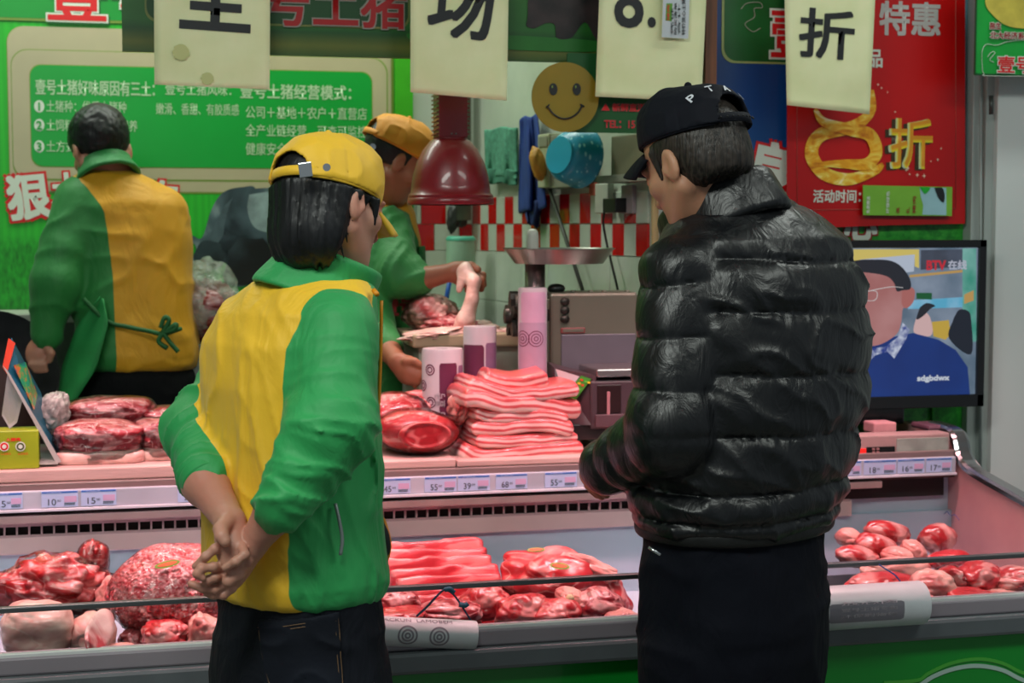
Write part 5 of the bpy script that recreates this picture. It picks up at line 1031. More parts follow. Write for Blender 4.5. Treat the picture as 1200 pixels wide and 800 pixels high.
# sloping console: prism seen from its left front
c0, c1, c2, c3 = aty(650, 431, YE + 0.10), aty(699, 440, YE + 0.02), aty(693, 498, YE + 0.02), aty(655, 498, YE + 0.05)
back = Vector((0.0, 0.13, 0.0)); bk = [c0 + Vector((0, 0.07, 0.01)), c1 + Vector((0, 0.14, 0.0)), c2 + Vector((0, 0.14, 0)), c3 + Vector((0, 0.10, 0))]
me = bpy.data.meshes.new('c'); me.from_pydata([tuple(v) for v in (c0, c1, c2, c3, *bk)], [], [(0, 3, 2, 1), (4, 5, 6, 7), (0, 1, 5, 4), (1, 2, 6, 5), (2, 3, 7, 6), (3, 0, 4, 7)]); link('console', me, EB, es)
def qy(name, pts, mat, l=0.002): 
    P_ = []
    for px, py in pts:
        d_ = ray(px, py); n_ = (c1 - c0).cross(c3 - c0).normalized(); t_ = (c0 - CAM).dot(n_) / d_.dot(n_); P_.append(CAM + d_ * (t_ - l))
    n_ = (P_[1] - P_[0]).cross(P_[2] - P_[0]).normalized(); n_ = -n_ if n_.dot(ray(680, 450)) > 0 else n_; return plate(name, P_, 0.002, n_, mat, es)
qy('white_label', [(651, 432), (679, 441), (667, 457), (656, 448)], plain('scale_label', '#c4bcc0', 0.4, var=0.03)); qy('keypad', [(681, 440), (693, 444), (673, 470), (664, 467), (668, 456)], plain('keypad_green', '#3f8f2c', 0.4, var=0.05))
for i, (px, py) in enumerate(((682, 445), (687, 447), (690.5, 448), (679, 449), (683, 451), (675, 454), (679, 456), (671, 460), (675, 462))):
    qy('key', [(px - 1.8, py - 1.4), (px + 1.6, py - 0.6), (px + 0.8, py + 1.6), (px - 2.4, py + 0.8)], plain(('key_red', 'key_yellow', 'key_lime')[(i * 7 % 5) % 3], ('#c43a20', '#d8b828', '#5cc03a')[(i * 7 % 5) % 3], 0.4, var=0), 0.004)
tvb('weighing_plate', 700, 432.5, 800, 440, YE + 0.015, 0.165, plain('plate_steel', '#a59c9c', 0.25, 0.8, var=0.04), es, 0.004)
tvb('plate_rim', 696, 420, 700, 432, YE + 0.15, 0.1, GM, es, 0.002) if False else None

# ------------------------------------------------------------------ butcher block behind the counter
bt = thing('butcher_table', 'pale butcher table loaded with cut pork beside the man reaching out', 'table', (1.0, 4.42, 0.1))
xa_, xb_ = aty(484, 395, 4.15).x, 1.27; zt_ = aty(560, 391, 4.15).z
box('chopping_slab', (xa_, 4.15, zt_ - 0.035), (xb_, 4.45, zt_), plain('slab_beige', '#a8967a', 0.6, var=0.12, scale=8, stretch=(0.4, 2, 2)), bt, 0.006)
box('cabinet', (xa_ + 0.02, 4.18, 0.10), (xb_ - 0.01, 4.43, zt_ - 0.035), plain('cabinet_white', '#a9aa9c', 0.5, var=0.05), bt, 0.003)
WP = 'pork on the butcher table'
for px, py, Y, w, h, m_, lab, sd in ((505, 368, 4.34, 60, 44, M_SKIN, 'pale wrapped pork lump at the left end of the butcher table', 201), (528, 381, 4.27, 66, 26, M_MARB, 'red and white rib piece on the butcher table behind the bag rolls', 202), (560, 386, 4.32, 60, 22, M_PALE, 'pale fat trimmings in the middle of the butcher table', 203), (508, 391, 4.20, 80, 14, M_PALE, 'flat pale rind strip on the front edge of the butcher table', 204), (600, 396, 4.24, 50, 30, M_PALE, 'pale bony trimmings beside the grinder', 205)):
    o = meat('pork_trimming', lab, 'meat', px, py, Y, w, h, 0.12, m_, sd, (0, sd % 3 * 6 - 6, 0), sd == 201, WP, lump=0.28, sc=2.4, fine=0.05, fsc=7)
# ------------------------------------------------------------------ bench along the back wall
bn = thing('work_bench', 'white bench running along the back wall under the green board', 'bench', (-0.6, 5.1, 0.1))
zb_ = aty(45, 368, 5.0).z
box('bench_top', (-2.4, 5.02, zb_ - 0.03), (1.12, YW - 0.03, zb_), plain('bench_white', '#a9afa2', 0.4, var=0.06), bn, 0.004)
box('bench_front', (-2.38, 5.04, 0.10), (1.1, YW - 0.04, zb_ - 0.03), plain('bench_grey', '#8d948c', 0.5, var=0.08), bn)
if False: rod('bench_pipe', aty(217, 420, 4.99), Vector((aty(217, 420, 4.99).x, 4.99, 0.12)), 0.008, plain('conduit_grey', '#8d9593'), bn)
cbn = aty(232, 402, 4.84); xr_ = aty(300, 402, 4.84).x
tag(recentre(box('grey_cabinet', (aty(222, 402, 4.84).x, 4.80, 0.1), (xr_, 4.99, cbn.z), plain('cabinet_grey', '#6f7672', 0.5, var=0.06), None, 0.004)), 'grey cabinet standing under the cloudy bag of pork', 'cabinet')
bg_ = thing('meat_bag', 'cloudy plastic bag of pork between the left butcher and the front worker', 'bag', aty(240, 400, 4.90))
kb_ = kpx(240, 360, 4.90); V, F = blob((40 * kb_, 0.10, 40 * kb_), 5, lump=0.25, sc=1.8, fine=0.04, fsc=6); o = link('pork', np_mesh('pork', V, F), meat_mat('bagged_pork', '#7a2228', '#b8888a', 0.5, 0.66, 9), bg_, world=False); o.location = aty(240, 364, 4.90) - bg_.location
V, F = blob((44 * kb_, 0.11, 46 * kb_), 6, lump=0.22, sc=1.8, fine=0.05, fsc=5); V[:, 2] = np.where(V[:, 2] > 0, V[:, 2] * 1.15, V[:, 2]); o = link('plastic_bag', np_mesh('plastic_bag', V, F), M_BAG, bg_, world=False); o.location = aty(238, 356, 4.90) - bg_.location
V, F = blob((19 * kb_, 0.06, 17 * kb_), 8, lump=0.15, fine=0.08, fsc=5, sub=4); o = link('bag_mouth', np_mesh('bag_mouth', V, F), M_BAG, bg_, world=False); o.location = aty(232, 322, 4.90) - bg_.location
pn = thing('black_wok', 'large dark round pan standing on edge at the far left behind the counter', 'pan', aty(0, 500, 4.86))
kw_ = kpx(10, 430, 4.86); c_ = aty(-8, 438, 4.86)
lathe('pan_bowl', [(0, -0.05), (30 * kw_, -0.045), (52 * kw_, -0.02), (72 * kw_, 0.02), (74 * kw_, 0.024), (73 * kw_, 0.018), (52 * kw_, -0.028), (0, -0.058)], c_, plain('pan_black', '#2c2a2e', 0.3, 0.3, var=0.2), pn, 48, (0.15, -1, 0.3))
rod('pan_stand', c_ - Vector((0.02, -0.05, 0.12)), Vector((c_.x - 0.02, 4.93, 0.1)), 0.015, TVB, pn)
# upright green bag roll and blue brush handle on the bench corner
c_ = aty(540, 365, 5.14); kk = kpx(540, 320, 5.14)
gr_ = thing('green_bag_roll', 'tall pale green bag roll with teal cap in the tiled corner', 'bag roll', (c_.x, 5.14, zb_ + 0.001)); h_ = aty(540, 277, 5.14).z - zb_
lathe('roll', [(0, 0), (17 * kk, 0), (17 * kk, h_ - 0.012), (0, h_ - 0.012)], (c_.x, 5.14, zb_ + 0.001), plain('green_film', '#9dbfa8', 0.35, var=0.06, scale=10, bump=0.3, bscale=20), gr_, 36)
lathe('cap', [(17.3 * kk, h_ - 0.014), (17.3 * kk, h_ - 0.006), (15 * kk, h_), (0, h_)], (c_.x, 5.14, zb_ + 0.001), plain('teal_cap', '#4fae94', 0.35), gr_, 36)
tag(recentre(rod('blue_brush_stick', aty(519, 372, 5.02), aty(529, 318, 5.04), 0.008, plain('blue_plastic', '#1450a8', 0.35), r1=0.007)), 'blue stick handle leaning beside the pale green bag roll', 'handle')
# things on the tiled walls
def wall_at(px, py, off=0.0):
    n_ = Vector((-0.9886, -0.151, 0)); d_ = ray(px, py); t_ = (A2 + n_ * off - CAM).dot(n_) / d_.dot(n_); return CAM + d_ * t_
NW = Vector((-0.9886, -0.151, 0))
def hang_cloth(name, label, outline_l, outline_r, mat, Y=None, side=False, nx=10, nz=18, amp=0.012, cat='towel', seed=0):
    vs, fs = [], []
    for j in range(nz + 1):
        v = j / nz; pl = outline_l[0][0] + (outline_l[1][0] - outline_l[0][0]) * v, outline_l[0][1] + (outline_l[1][1] - outline_l[0][1]) * v; pr = outline_r[0][0] + (outline_r[1][0] - outline_r[0][0]) * v, outline_r[0][1] + (outline_r[1][1] - outline_r[0][1]) * v
        for i in range(nx + 1):
            u = i / nx; px, py = pl[0] + (pr[0] - pl[0]) * u, pl[1] + (pr[1] - pl[1]) * u + 1.5 * math.sin(u * 9 + seed); w_ = amp * (math.sin(u * 11 + v * 2 + seed) + 0.6 * math.sin(u * 23 + seed * 2)) * (0.3 + v)
            vs.append(tuple(wall_at(px, py, 0.03 + w_) if side else aty(px, py, Y - w_)))
    for j in range(nz):
        for i in range(nx): a = j * (nx + 1) + i; fs.append((a, a + nx + 1, a + nx + 2, a + 1))
    me = bpy.data.meshes.new(name); me.from_pydata(vs, [], fs); smooth(me); o = link(name, me, mat); recentre(o); m_ = o.modifiers.new('s', 'SOLIDIFY'); m_.thickness = 0.012; m_.offset = 0; m2 = o.modifiers.new('b', 'SUBSURF'); m2.levels = m2.render_levels = 1
    return tag(o, label, cat)
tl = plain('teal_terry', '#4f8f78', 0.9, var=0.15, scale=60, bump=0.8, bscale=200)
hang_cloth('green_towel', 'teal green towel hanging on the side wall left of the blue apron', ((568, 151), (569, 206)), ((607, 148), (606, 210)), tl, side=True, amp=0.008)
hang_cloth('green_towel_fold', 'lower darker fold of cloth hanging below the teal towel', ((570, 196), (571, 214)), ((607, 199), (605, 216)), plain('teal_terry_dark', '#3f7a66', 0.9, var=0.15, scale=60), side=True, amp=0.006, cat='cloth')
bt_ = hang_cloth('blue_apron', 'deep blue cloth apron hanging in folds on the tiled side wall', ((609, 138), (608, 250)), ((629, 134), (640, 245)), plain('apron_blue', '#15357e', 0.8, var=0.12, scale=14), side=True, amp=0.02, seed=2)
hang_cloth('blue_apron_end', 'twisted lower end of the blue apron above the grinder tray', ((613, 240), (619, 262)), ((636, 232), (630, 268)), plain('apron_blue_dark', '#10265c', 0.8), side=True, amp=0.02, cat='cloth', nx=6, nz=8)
def wbox(name, px0, py0, px1, py1, dep, mat, parent=None, off=0.0, bev=0.003):
    """box on the side wall spanning the given sight lines"""
    a, b = wall_at(px0, py0, off + dep), wall_at(px1, py1, off + dep); z0, z1 = min(a.z, b.z), max(a.z, b.z); z0 = wall_at(px1, py1, off + dep).z; u0, u1 = (a - A2).dot(SD), (b - A2).dot(SD)
    Mx = frame3(A2, SD, (0, 0, 1)); zb2, zt2 = sorted((wall_at((px0 + px1) / 2, py0, off + dep).z, wall_at((px0 + px1) / 2, py1, off + dep).z))
    bm = bmesh.new(); sbox(bm, (u0, -off - dep, zb2), (u1, -off, zt2), Mx, bev); return link(name, bm_mesh(bm), mat, parent)
EG = plain('meter_box_grey', '#7f8072', 0.5, var=0.06); EG2 = plain('meter_box_pale', '#a3a68c', 0.5, var=0.06)
eb = thing('meter_box', 'grey-green electric box on the side wall behind the cyan basket', 'electric box', wall_at(650, 220, 0.05)); wbox('case', 642, 157, 672, 220, 0.06, EG, eb, 0.007); wbox('front_edge', 630, 157, 643, 220, 0.065, EG2, eb, 0.007); wbox('meter_window', 631, 160, 641, 172, 0.068, EG, eb, 0.007, 0.001)
eb2 = thing('meter_box', 'dark olive electric box on the side wall behind the man\'s black cap', 'electric box', wall_at(720, 212, 0.05)); wbox('case', 716, 157, 764, 206, 0.07, plain('meter_box_olive', '#6a6850', 0.5, var=0.06), eb2, 0.007); wbox('bottom_strip', 700, 204, 764, 213, 0.075, EG, eb2, 0.007, 0.001)
V, F = blob((0.022, 0.030, 0.052), 9, lump=0.15, sub=4); o = link('yellow_glove', np_mesh('g', V, F), plain('glove_ochre', '#b5822f', 0.6, var=0.1)); o.location = wall_at(630, 192, 0.10); o.rotation_euler = (0, math.radians(-14), 0); V, F = None, None; tag(o, 'crumpled ochre rubber glove hanging on the electric box', 'glove')
# cyan plastic basket, hung by its rim: open bowl with slots
cb = thing('cyan_basket', 'turquoise plastic basket hanging on the wall between the smiling disc and the black cap', 'basket', wall_at(690, 190, 0.12))
kc = (wall_at(690, 190, 0.12) - CAM).dot(_f) / FPX; c_ = wall_at(684, 186, 0.12)
t = NT('cyan_plastic'); w_ = t.n('ShaderNodeTexVoronoi', Scale=70.0); t.set(w_.inputs['Vector'], t.mapping(scale=(1, 1, 0.5))); t.col(t.mix(t.ramp(w_.outputs['Distance'], [(0.15, (1, 1, 1)), (0.3, (0, 0, 0))]), C('#1f8fae'), C('#9cdbe4'))); t.p(Roughness=0.3)
o = lathe('bowl', [(30 * kc, 0.0), (33 * kc, 0.004), (33 * kc, 0.008), (31.5 * kc, 0.01), (30 * kc, 0.03), (27 * kc, 0.050), (21 * kc, 0.062), (0, 0.064), (0, 0.060), (20 * kc, 0.058), (26 * kc, 0.045), (28.5 * kc, 0.03), (29.5 * kc, 0.008)], (0, 0, 0), t.m, None, 48, (-0.95, -0.40, 0.12)); o.data.transform(Matrix.Translation(c_ - cb.location) @ Matrix.Diagonal((1.25, 1.1, 1.08, 1))); o.parent = cb
bs = lathe('base_ring', [(18 * kc, 0.060), (20 * kc, 0.060), (20 * kc, 0.068), (18 * kc, 0.068)], (0, 0, 0), plain('cyan_edge', '#2a9fc0', 0.3, var=0), None, 40, (-0.95, -0.40, 0.12)); bs.data.transform(Matrix.Translation(c_ - cb.location) @ Matrix.Diagonal((1.25, 1.1, 1.08, 1))); bs.parent = cb
pl_ = thing('power_plug', 'black plug in a white wall socket with its lead hanging down', 'plug', wall_at(712, 245, 0.02)); wbox('socket', 697, 215, 712, 250, 0.02, plain('socket_white', '#b0b3a8', 0.4), pl_, 0.007); wbox('plug', 706, 232, 721, 249, 0.045, plain('plug_black', '#101012', 0.35, var=0), pl_, 0.007)
tube('lead', [wall_at(708, 248, 0.05), wall_at(707, 262, 0.04), wall_at(711, 285, 0.03), wall_at(717, 310, 0.03), wall_at(725, 345, 0.03), wall_at(730, 380, 0.03)], 0.0035, plain('plug_black', '#101012'), pl_)
dp = thing('dark_rod', 'thin dark rod slanting down the tiled side wall behind the grinder tray', 'rod', wall_at(685, 345, 0.03)); rod('shaft', wall_at(637, 200, 0.05), wall_at(690, 362, 0.05), 0.0055, plain('rod_dark', '#3a3d36', 0.5), dp); wbox('pale_switch', 707, 246, 722, 252, 0.01, RED, None, 0.007) if False else None
wbx = wbox('lilac_box', 728, 217, 741, 250, 0.012, plain('lilac_card', '#9d8c92', 0.5, var=0.05), None, 0.007, 0.001); tag(recentre(wbx), 'small lilac box on the tiles between the plug and the man\'s face', 'box')
wbo = wbox('orange_card', 690, 214, 699, 229, 0.01, plain('orange_card', '#b04a3a', 0.5, var=0.2, scale=30), None, 0.007, 0.001); tag(recentre(wbo), 'small orange printed card below the cyan basket', 'card')
gv = thing('black_gloves', 'dark rubber gloves hanging in the tiled corner under the red lamp', 'gloves', aty(535, 272, 5.27))
for px, a_ in ((532, 8), (540, -4)): 
    V, F = blob((9 * kk, 0.02, 19 * kk), px, lump=0.2, fine=0.05, fsc=5, sub=4); o = link('glove', np_mesh('g', V, F), plain('glove_black', '#262927', 0.5, var=0.1), gv, world=False); o.location = aty(px, 254 if px == 532 else 249, 5.27) - gv.location; o.rotation_euler = (0, math.radians(a_), 0)
pk_ = tag(recentre(rod('corner_pipe', Vector((1.13, 5.27, 1.5)), Vector((1.13, 5.27, 3.2)), 0.03, plain('mottled_pipe', '#6b6a5e', 0.7, var=0.3, scale=12, bump=0.5))), 'mottled grey drain pipe in the corner behind the red lamp', 'pipe')
# ------------------------------------------------------------------ folded display box at the far left of the shelf
fb = thing('display_box', 'folded printed cardboard box with red edge standing open at the far left', 'box', aty(30, 545, 3.75))
def l3(px, py, Y): return aty(px, py, Y)
BP_ = NT('box_print'); BP_.col(BP_.ramp(BP_.noise(22, detail=4, rough=0.7), [(0.36, C('#0f6a86')), (0.5, C('#1f9a5a')), (0.6, C('#c85a2a')), (0.68, C('#0e5a78'))])); BP_.p(Roughness=0.4)
TEAL = plain('box_teal', '#12566c', 0.4, var=0.12, scale=10); CARDG = plain('card_grey', '#a5a8a4', 0.6, var=0.05)
def quad3(name, P_, mat, th=0.002, par=fb):
    n_ = (P_[1] - P_[0]).cross(P_[2] - P_[0]).normalized(); n_ = -n_ if n_.dot(P_[0] - CAM) > 0 else n_; return plate(name, P_, th, n_, mat, par)
quad3('printed_side', [l3(8, 432, 3.72), l3(14, 396, 3.76), l3(48, 460, 3.86), l3(62, 510, 3.86), l3(70, 541, 3.72), l3(36, 481, 3.72)], TEAL)
quad3('picture_patch', [l3(16, 428, 3.717), l3(30, 424, 3.78), l3(44, 462, 3.82), l3(40, 480, 3.735)], BP_.m, 0.0008)
quad3('red_edge', [l3(3, 430, 3.712), l3(10, 396, 3.74), l3(18, 402, 3.745), l3(8, 438, 3.712)], plain('box_red', '#c43a1e', 0.4, var=0.05), 0.001)
quad3('card_edge', [l3(3, 428, 3.71), l3(9, 434, 3.71), l3(72, 541, 3.705), l3(66, 543, 3.705)], CARDG)
quad3('inner_flap', [l3(9, 435, 3.74), l3(26, 470, 3.74), l3(20, 495, 3.74), l3(11, 502, 3.74), l3(2, 486, 3.75)], plain('flap_white', '#9ea1a2', 0.6, var=0.03))
quad3('bottom_card', [l3(-10, 545, 3.71), l3(68, 543, 3.705), l3(58, 520, 3.86), l3(-10, 520, 3.86)], CARDG)
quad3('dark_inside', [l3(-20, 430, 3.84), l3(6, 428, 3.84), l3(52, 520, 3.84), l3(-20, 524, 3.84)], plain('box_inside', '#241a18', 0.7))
sbx = thing('small_green_box', 'small lime green printed carton in front of the folded box', 'box', aty(20, 547, 3.70))
a_, b_ = aty(-30, 545, 3.69), aty(45, 504, 3.69); box('carton', (a_.x, 3.69, 0.9485), (b_.x, 3.77, b_.z), plain('carton_lime', '#93a81c', 0.4, var=0.08, scale=8), sbx, 0.002)
text('lettering', '土猪肉', on_wall(7, 517, 3.689), 4 * kpx(20, 520, 3.69), INK_R, sbx, bold=0.04, width=16 * kpx(20, 520, 3.69))
for px, m_ in ((5, INK_R), (24, plain('seal_green', '#4a5a2a', 0.5))):
    c_ = aty(px, 523, 3.689)
    for r_, mm in ((5, INK_W), (4, m_), (2.2, INK_W)): lathe('seal', [(0, 0), (r_ * 0.0021, 0), (r_ * 0.0021, 0.0008), (0, 0.0008)], c_ + Vector((0, -0.0004 * (6 - r_), 0)), mm, sbx, 20, (0, -1, 0))
for px in (1, 21): text('lettering', '认证食品', on_wall(px, 533, 3.6885), 2.6 * 0.0021, INK_R, sbx, width=10 * 0.0021)
# light fittings over the stall and aisle (above the frame)
for x_, y_, w_, d_ in ((-0.6, 1.1, 1.6, 0.5), (2.2, 1.3, 1.4, 0.5), (-0.3, 4.9, 1.6, 0.4), (1.0, 4.7, 1.0, 0.4), (2.3, 3.3, 0.9, 0.3)): pass
# ------------------------------------------------------------------ bodies and clothes: implicit shapes meshed with surface nets
def V3(*a): return np.array(a, np.float32)
def cap(P, a, b, ra, rb):
    a, b = np.asarray(a, np.float32), np.asarray(b, np.float32); ab = b - a; t = np.clip(((P - a) @ ab) / max(float(ab @ ab), 1e-9), 0, 1)
    return np.linalg.norm(P - (a + t[:, None] * ab), axis=1) - (ra + (rb - ra) * t)
def ell(P, c, r, R=None):
    Q = P - np.asarray(c, np.float32)
    if R is not None: Q = Q @ R
    r = np.asarray(r, np.float32); k = np.linalg.norm(Q / r, axis=1); k2 = np.linalg.norm(Q / (r * r), axis=1)
    return k * (k - 1) / np.maximum(k2, 1e-6)
def smin(a, b, k):
    h = np.clip(0.5 + 0.5 * (b - a) / k, 0, 1); return b + (a - b) * h - k * h * (1 - h)
def smax(a, b, k): return -smin(-a, -b, k)
def chain(P, pts, rs, k=0.02):
    d = None
    for i in range(len(pts) - 1):
        e = cap(P, pts[i], pts[i + 1], rs[i], rs[i + 1]); d = e if d is None else smin(d, e, k)
    return d
def netmesh(name, f, lo, hi, h, margin=1.35):
    lo = np.asarray(lo, np.float32); hi = np.asarray(hi, np.float32); n = np.ceil((hi - lo) / (4 * h)).astype(int) + 1; H = 4 * h
    ax = [lo[i] + (np.arange(n[i]) + 0.5) * H - 0.5 * h for i in range(3)]
    G = np.stack(np.meshgrid(*ax, indexing='ij'), -1).reshape(-1, 3).astype(np.float32)
    c = np.concatenate([f(G[i:i + 400000]) for i in range(0, len(G), 400000)]); keep = np.abs(c) < H * 0.87 * margin + 0.004
    D = np.where(c < 0, -1.0, 1.0).astype(np.float32).reshape(n); D = D.repeat(4, 0).repeat(4, 1).repeat(4, 2)
    ci = np.argwhere(keep.reshape(n)).astype(np.int32); o = np.stack(np.meshgrid(range(4), range(4), range(4), indexing='ij'), -1).reshape(-1, 3)
    I = (ci[:, None, :] * 4 + o[None]).reshape(-1, 3)
    vals = np.concatenate([f(lo + I[i:i + 600000].astype(np.float32) * h) for i in range(0, len(I), 600000)]); D[I[:, 0], I[:, 1], I[:, 2]] = vals
    S = D < 0; s8 = np.zeros(tuple(np.array(S.shape) - 1), np.uint8)
    for a in (0, 1):
        for b in (0, 1):
            for e in (0, 1): s8 += S[a:S.shape[0] - 1 + a, b:S.shape[1] - 1 + b, e:S.shape[2] - 1 + e]
    act = np.argwhere((s8 > 0) & (s8 < 8)); idx = np.full(s8.shape, -1, np.int32); idx[act[:, 0], act[:, 1], act[:, 2]] = np.arange(len(act))
    cor = [(a, b, e) for a in (0, 1) for b in (0, 1) for e in (0, 1)]; cv = {q: D[act[:, 0] + q[0], act[:, 1] + q[1], act[:, 2] + q[2]] for q in cor}
    acc = np.zeros((len(act), 3), np.float32); cnt = np.zeros(len(act), np.float32)
    for q in cor:
        for axn in range(3):
            if q[axn] == 0:
                w = list(q); w[axn] = 1; w = tuple(w); a, b = cv[q], cv[w]; m = (a < 0) != (b < 0); t = np.where(m, a / np.where(m, a - b, 1), 0)
                p = np.array(q, np.float32)[None].repeat(len(act), 0); p[:, axn] = t; acc += p * m[:, None]; cnt += m
    Vv = lo + (act + acc / cnt[:, None]) * h; F = []
    for axn in range(3):
        b, e = (axn + 1) % 3, (axn + 2) % 3; sl0 = [slice(None)] * 3; sl1 = [slice(None)] * 3; sl0[axn] = slice(0, -1); sl1[axn] = slice(1, None)
        x = S[tuple(sl0)] != S[tuple(sl1)]; E = np.argwhere(x); E = E[(E[:, b] > 0) & (E[:, e] > 0) & (E[:, b] < S.shape[b] - 1) & (E[:, e] < S.shape[e] - 1)]
        flip = S[E[:, 0], E[:, 1], E[:, 2]]; q = []
        for db, de in ((1, 1), (0, 1), (0, 0), (1, 0)):
            w = E.copy(); w[:, b] -= db; w[:, e] -= de; q.append(idx[w[:, 0], w[:, 1], w[:, 2]])
        q = np.stack(q, 1); q[~flip] = q[~flip][:, ::-1]; F.append(q)
    F = np.concatenate(F); F = F[(F >= 0).all(1)]
    return Vv.astype(np.float32), F.astype(np.int32)
def put_mesh(name, V, F, mat, parent, attrs=None, label=None):
    loc = np.array(parent.location[:], np.float32) if parent is not None else 0
    o = link(name, np_mesh(name, V - loc, F, True, attrs), mat, None); o.parent = parent
    if label: o['label'] = label
    return o
def Q(px, py, d): v = atd(px, py, d); return np.array(v[:], np.float32)
AW = np.array([math.sin(YAW), math.cos(YAW), 0], np.float32); RT = np.array([math.cos(YAW), -math.sin(YAW), 0], np.float32); UP = V3(0, 0, 1)
def facing(phi):
    """phi degrees to the right of straight-away; returns (right side, forward)"""
    p = math.radians(phi); return math.cos(p) * RT - math.sin(p) * AW, math.cos(p) * AW + math.sin(p) * RT
def basis(R_, F_, pitch=0.0, roll=0.0):
    """columns: right, forward, up for a head nodding by pitch (down positive) and leaning by roll"""
    p = math.radians(pitch); F2 = F_ * math.cos(p) - UP * math.sin(p); U2 = UP * math.cos(p) + F_ * math.sin(p); r = math.radians(roll)
    R2 = R_ * math.cos(r) + U2 * math.sin(r); U3 = U2 * math.cos(r) - R_ * math.sin(r); return np.stack([R2, F2, U3], 1).astype(np.float32)
# head in its own frame: x right, y forward, z up, metres for a head 0.225 high
def head_f(L, ears=True):
    d = ell(L, (0, -0.012, 0.035), (0.076, 0.094, 0.084)); d = smin(d, ell(L, (0, 0.028, -0.035), (0.058, 0.062, 0.078)), 0.03)
    d = smin(d, ell(L, (0, 0.062, -0.088), (0.026, 0.022, 0.020)), 0.025)
    ax = np.abs(L[:, 0]); M = np.stack([ax, L[:, 1], L[:, 2]], 1)
    d = smin(d, ell(M, (0.050, 0.045, -0.020), (0.020, 0.024, 0.018)), 0.02)                       # cheek bones
    d = smin(d, cap(M, (0.056, -0.005, -0.045), (0.028, 0.045, -0.085), 0.020, 0.018), 0.025)          # jaw line
    d = smin(d, cap(L, (0, 0.086, 0.012), (0, 0.103, -0.028), 0.008, 0.011), 0.012); d = smin(d, ell(M, (0.011, 0.094, -0.032), (0.008, 0.010, 0.008)), 0.008)
    d = smax(d, -ell(M, (0.031, 0.092, 0.004), (0.017, 0.014, 0.011)), 0.012); d = smin(d, ell(M, (0.031, 0.076, 0.003), (0.013, 0.012, 0.011)), 0.004)
    d = smin(d, cap(M, (0.012, 0.090, 0.021), (0.045, 0.078, 0.022), 0.006, 0.005), 0.012)             # brow
    d = smin(d, cap(M, (0, 0.090, -0.057), (0.020, 0.081, -0.058), 0.006, 0.003), 0.006); d = smin(d, cap(M, (0, 0.088, -0.067), (0.016, 0.081, -0.066), 0.007, 0.004), 0.006)
    if ears:
        e = ell(M, (0.078, -0.012, -0.008), (0.0085, 0.017, 0.029)); e = smax(e, -ell(M, (0.089, -0.006, -0.004), (0.008, 0.011, 0.019)), 0.004); e = smin(e, ell(M, (0.078, 0.002, -0.012), (0.007, 0.006, 0.008)), 0.004); d = smin(d, e, 0.006)
    return d
def hand_f(P, wrist, palm, fingers, thumb, r=0.0085, pr=0.028, pt=0.014, nrm=None):
    """fingers: list of joint lists; palm: centre; a flattened palm between wrist and knuckles"""
    wrist, palm = np.asarray(wrist, np.float32), np.asarray(palm, np.float32); u = palm - wrist; u /= np.linalg.norm(u); nrm = np.asarray(nrm if nrm is not None else -AW, np.float32); nrm = nrm - u * (nrm @ u); nrm /= np.linalg.norm(nrm); s = np.cross(u, nrm)
    R = np.stack([s, u, nrm], 1); d = ell(P, palm, (pr + 0.010, 0.046, pt + 0.004), R); d = smin(d, cap(P, wrist, palm, 0.021, 0.018), 0.02)
    fd = None
    for j, fg in enumerate(fingers):
        k = (1.0, 1.05, 1.0, 0.88)[j % 4]; fg = [np.asarray(q, np.float32) for q in fg]; e = chain(P, fg, [r * k * w for w in (1.10, 1.0, 0.94, 0.84, 0.8)[:len(fg)]], 0.003)
        for q in fg[1:-1]: e = smin(e, np.linalg.norm(P - q, axis=1) - r * k * 1.05, 0.003)
        fd = e if fd is None else smin(fd, e, 0.0012)
    th_ = chain(P, [np.asarray(q, np.float32) for q in thumb], [0.013, 0.0108, 0.0100, 0.0086], 0.004)
    return np.minimum(smin(d, fd, 0.0035), smin(d, th_, 0.0040))
def crease(P, axis, seed, f_long=26, f_side=7, sharp=3.0):
    """ridges lying across axis: 0..1"""
    axis = np.asarray(axis, np.float32); axis = axis / np.linalg.norm(axis); s = P @ axis; q = P * f_side + axis[None] * (s * (f_long - f_side))[:, None] + seed * 3.7
    q = q + 0.5 * vnoise(P * 11 + seed)[:, None]; return (1 - np.abs(vnoise(q))) ** sharp
def loft(P, st, R_, F_, p=2.3):
    """torso: stations (z, centre x, centre y, half lateral, half front-back); R_, F_ side and forward directions"""
    st = sorted(st); zz = np.array([s[0] for s in st]); z = P[:, 2]; it = lambda k: np.interp(z, zz, [s[k] for s in st]).astype(np.float32)
    X = P[:, 0] - it(1); Y = P[:, 1] - it(2); a, b = it(3), it(4); lx = X * R_[0] + Y * R_[1]; ly = X * F_[0] + Y * F_[1]
    k = ((np.abs(lx) / a) ** p + (np.abs(ly) / b) ** p) ** (1 / p); d = (k - 1) * np.minimum(a, b) * 0.9
    return smax(d, np.maximum(z - zz[-1], zz[0] - z), 0.03), lx, ly
def stn(py, pxc, d, a, b, dz=0.0):
    q = Q(pxc, py, d); return (float(q[2] + dz), float(q[0]), float(q[1]), a, b)

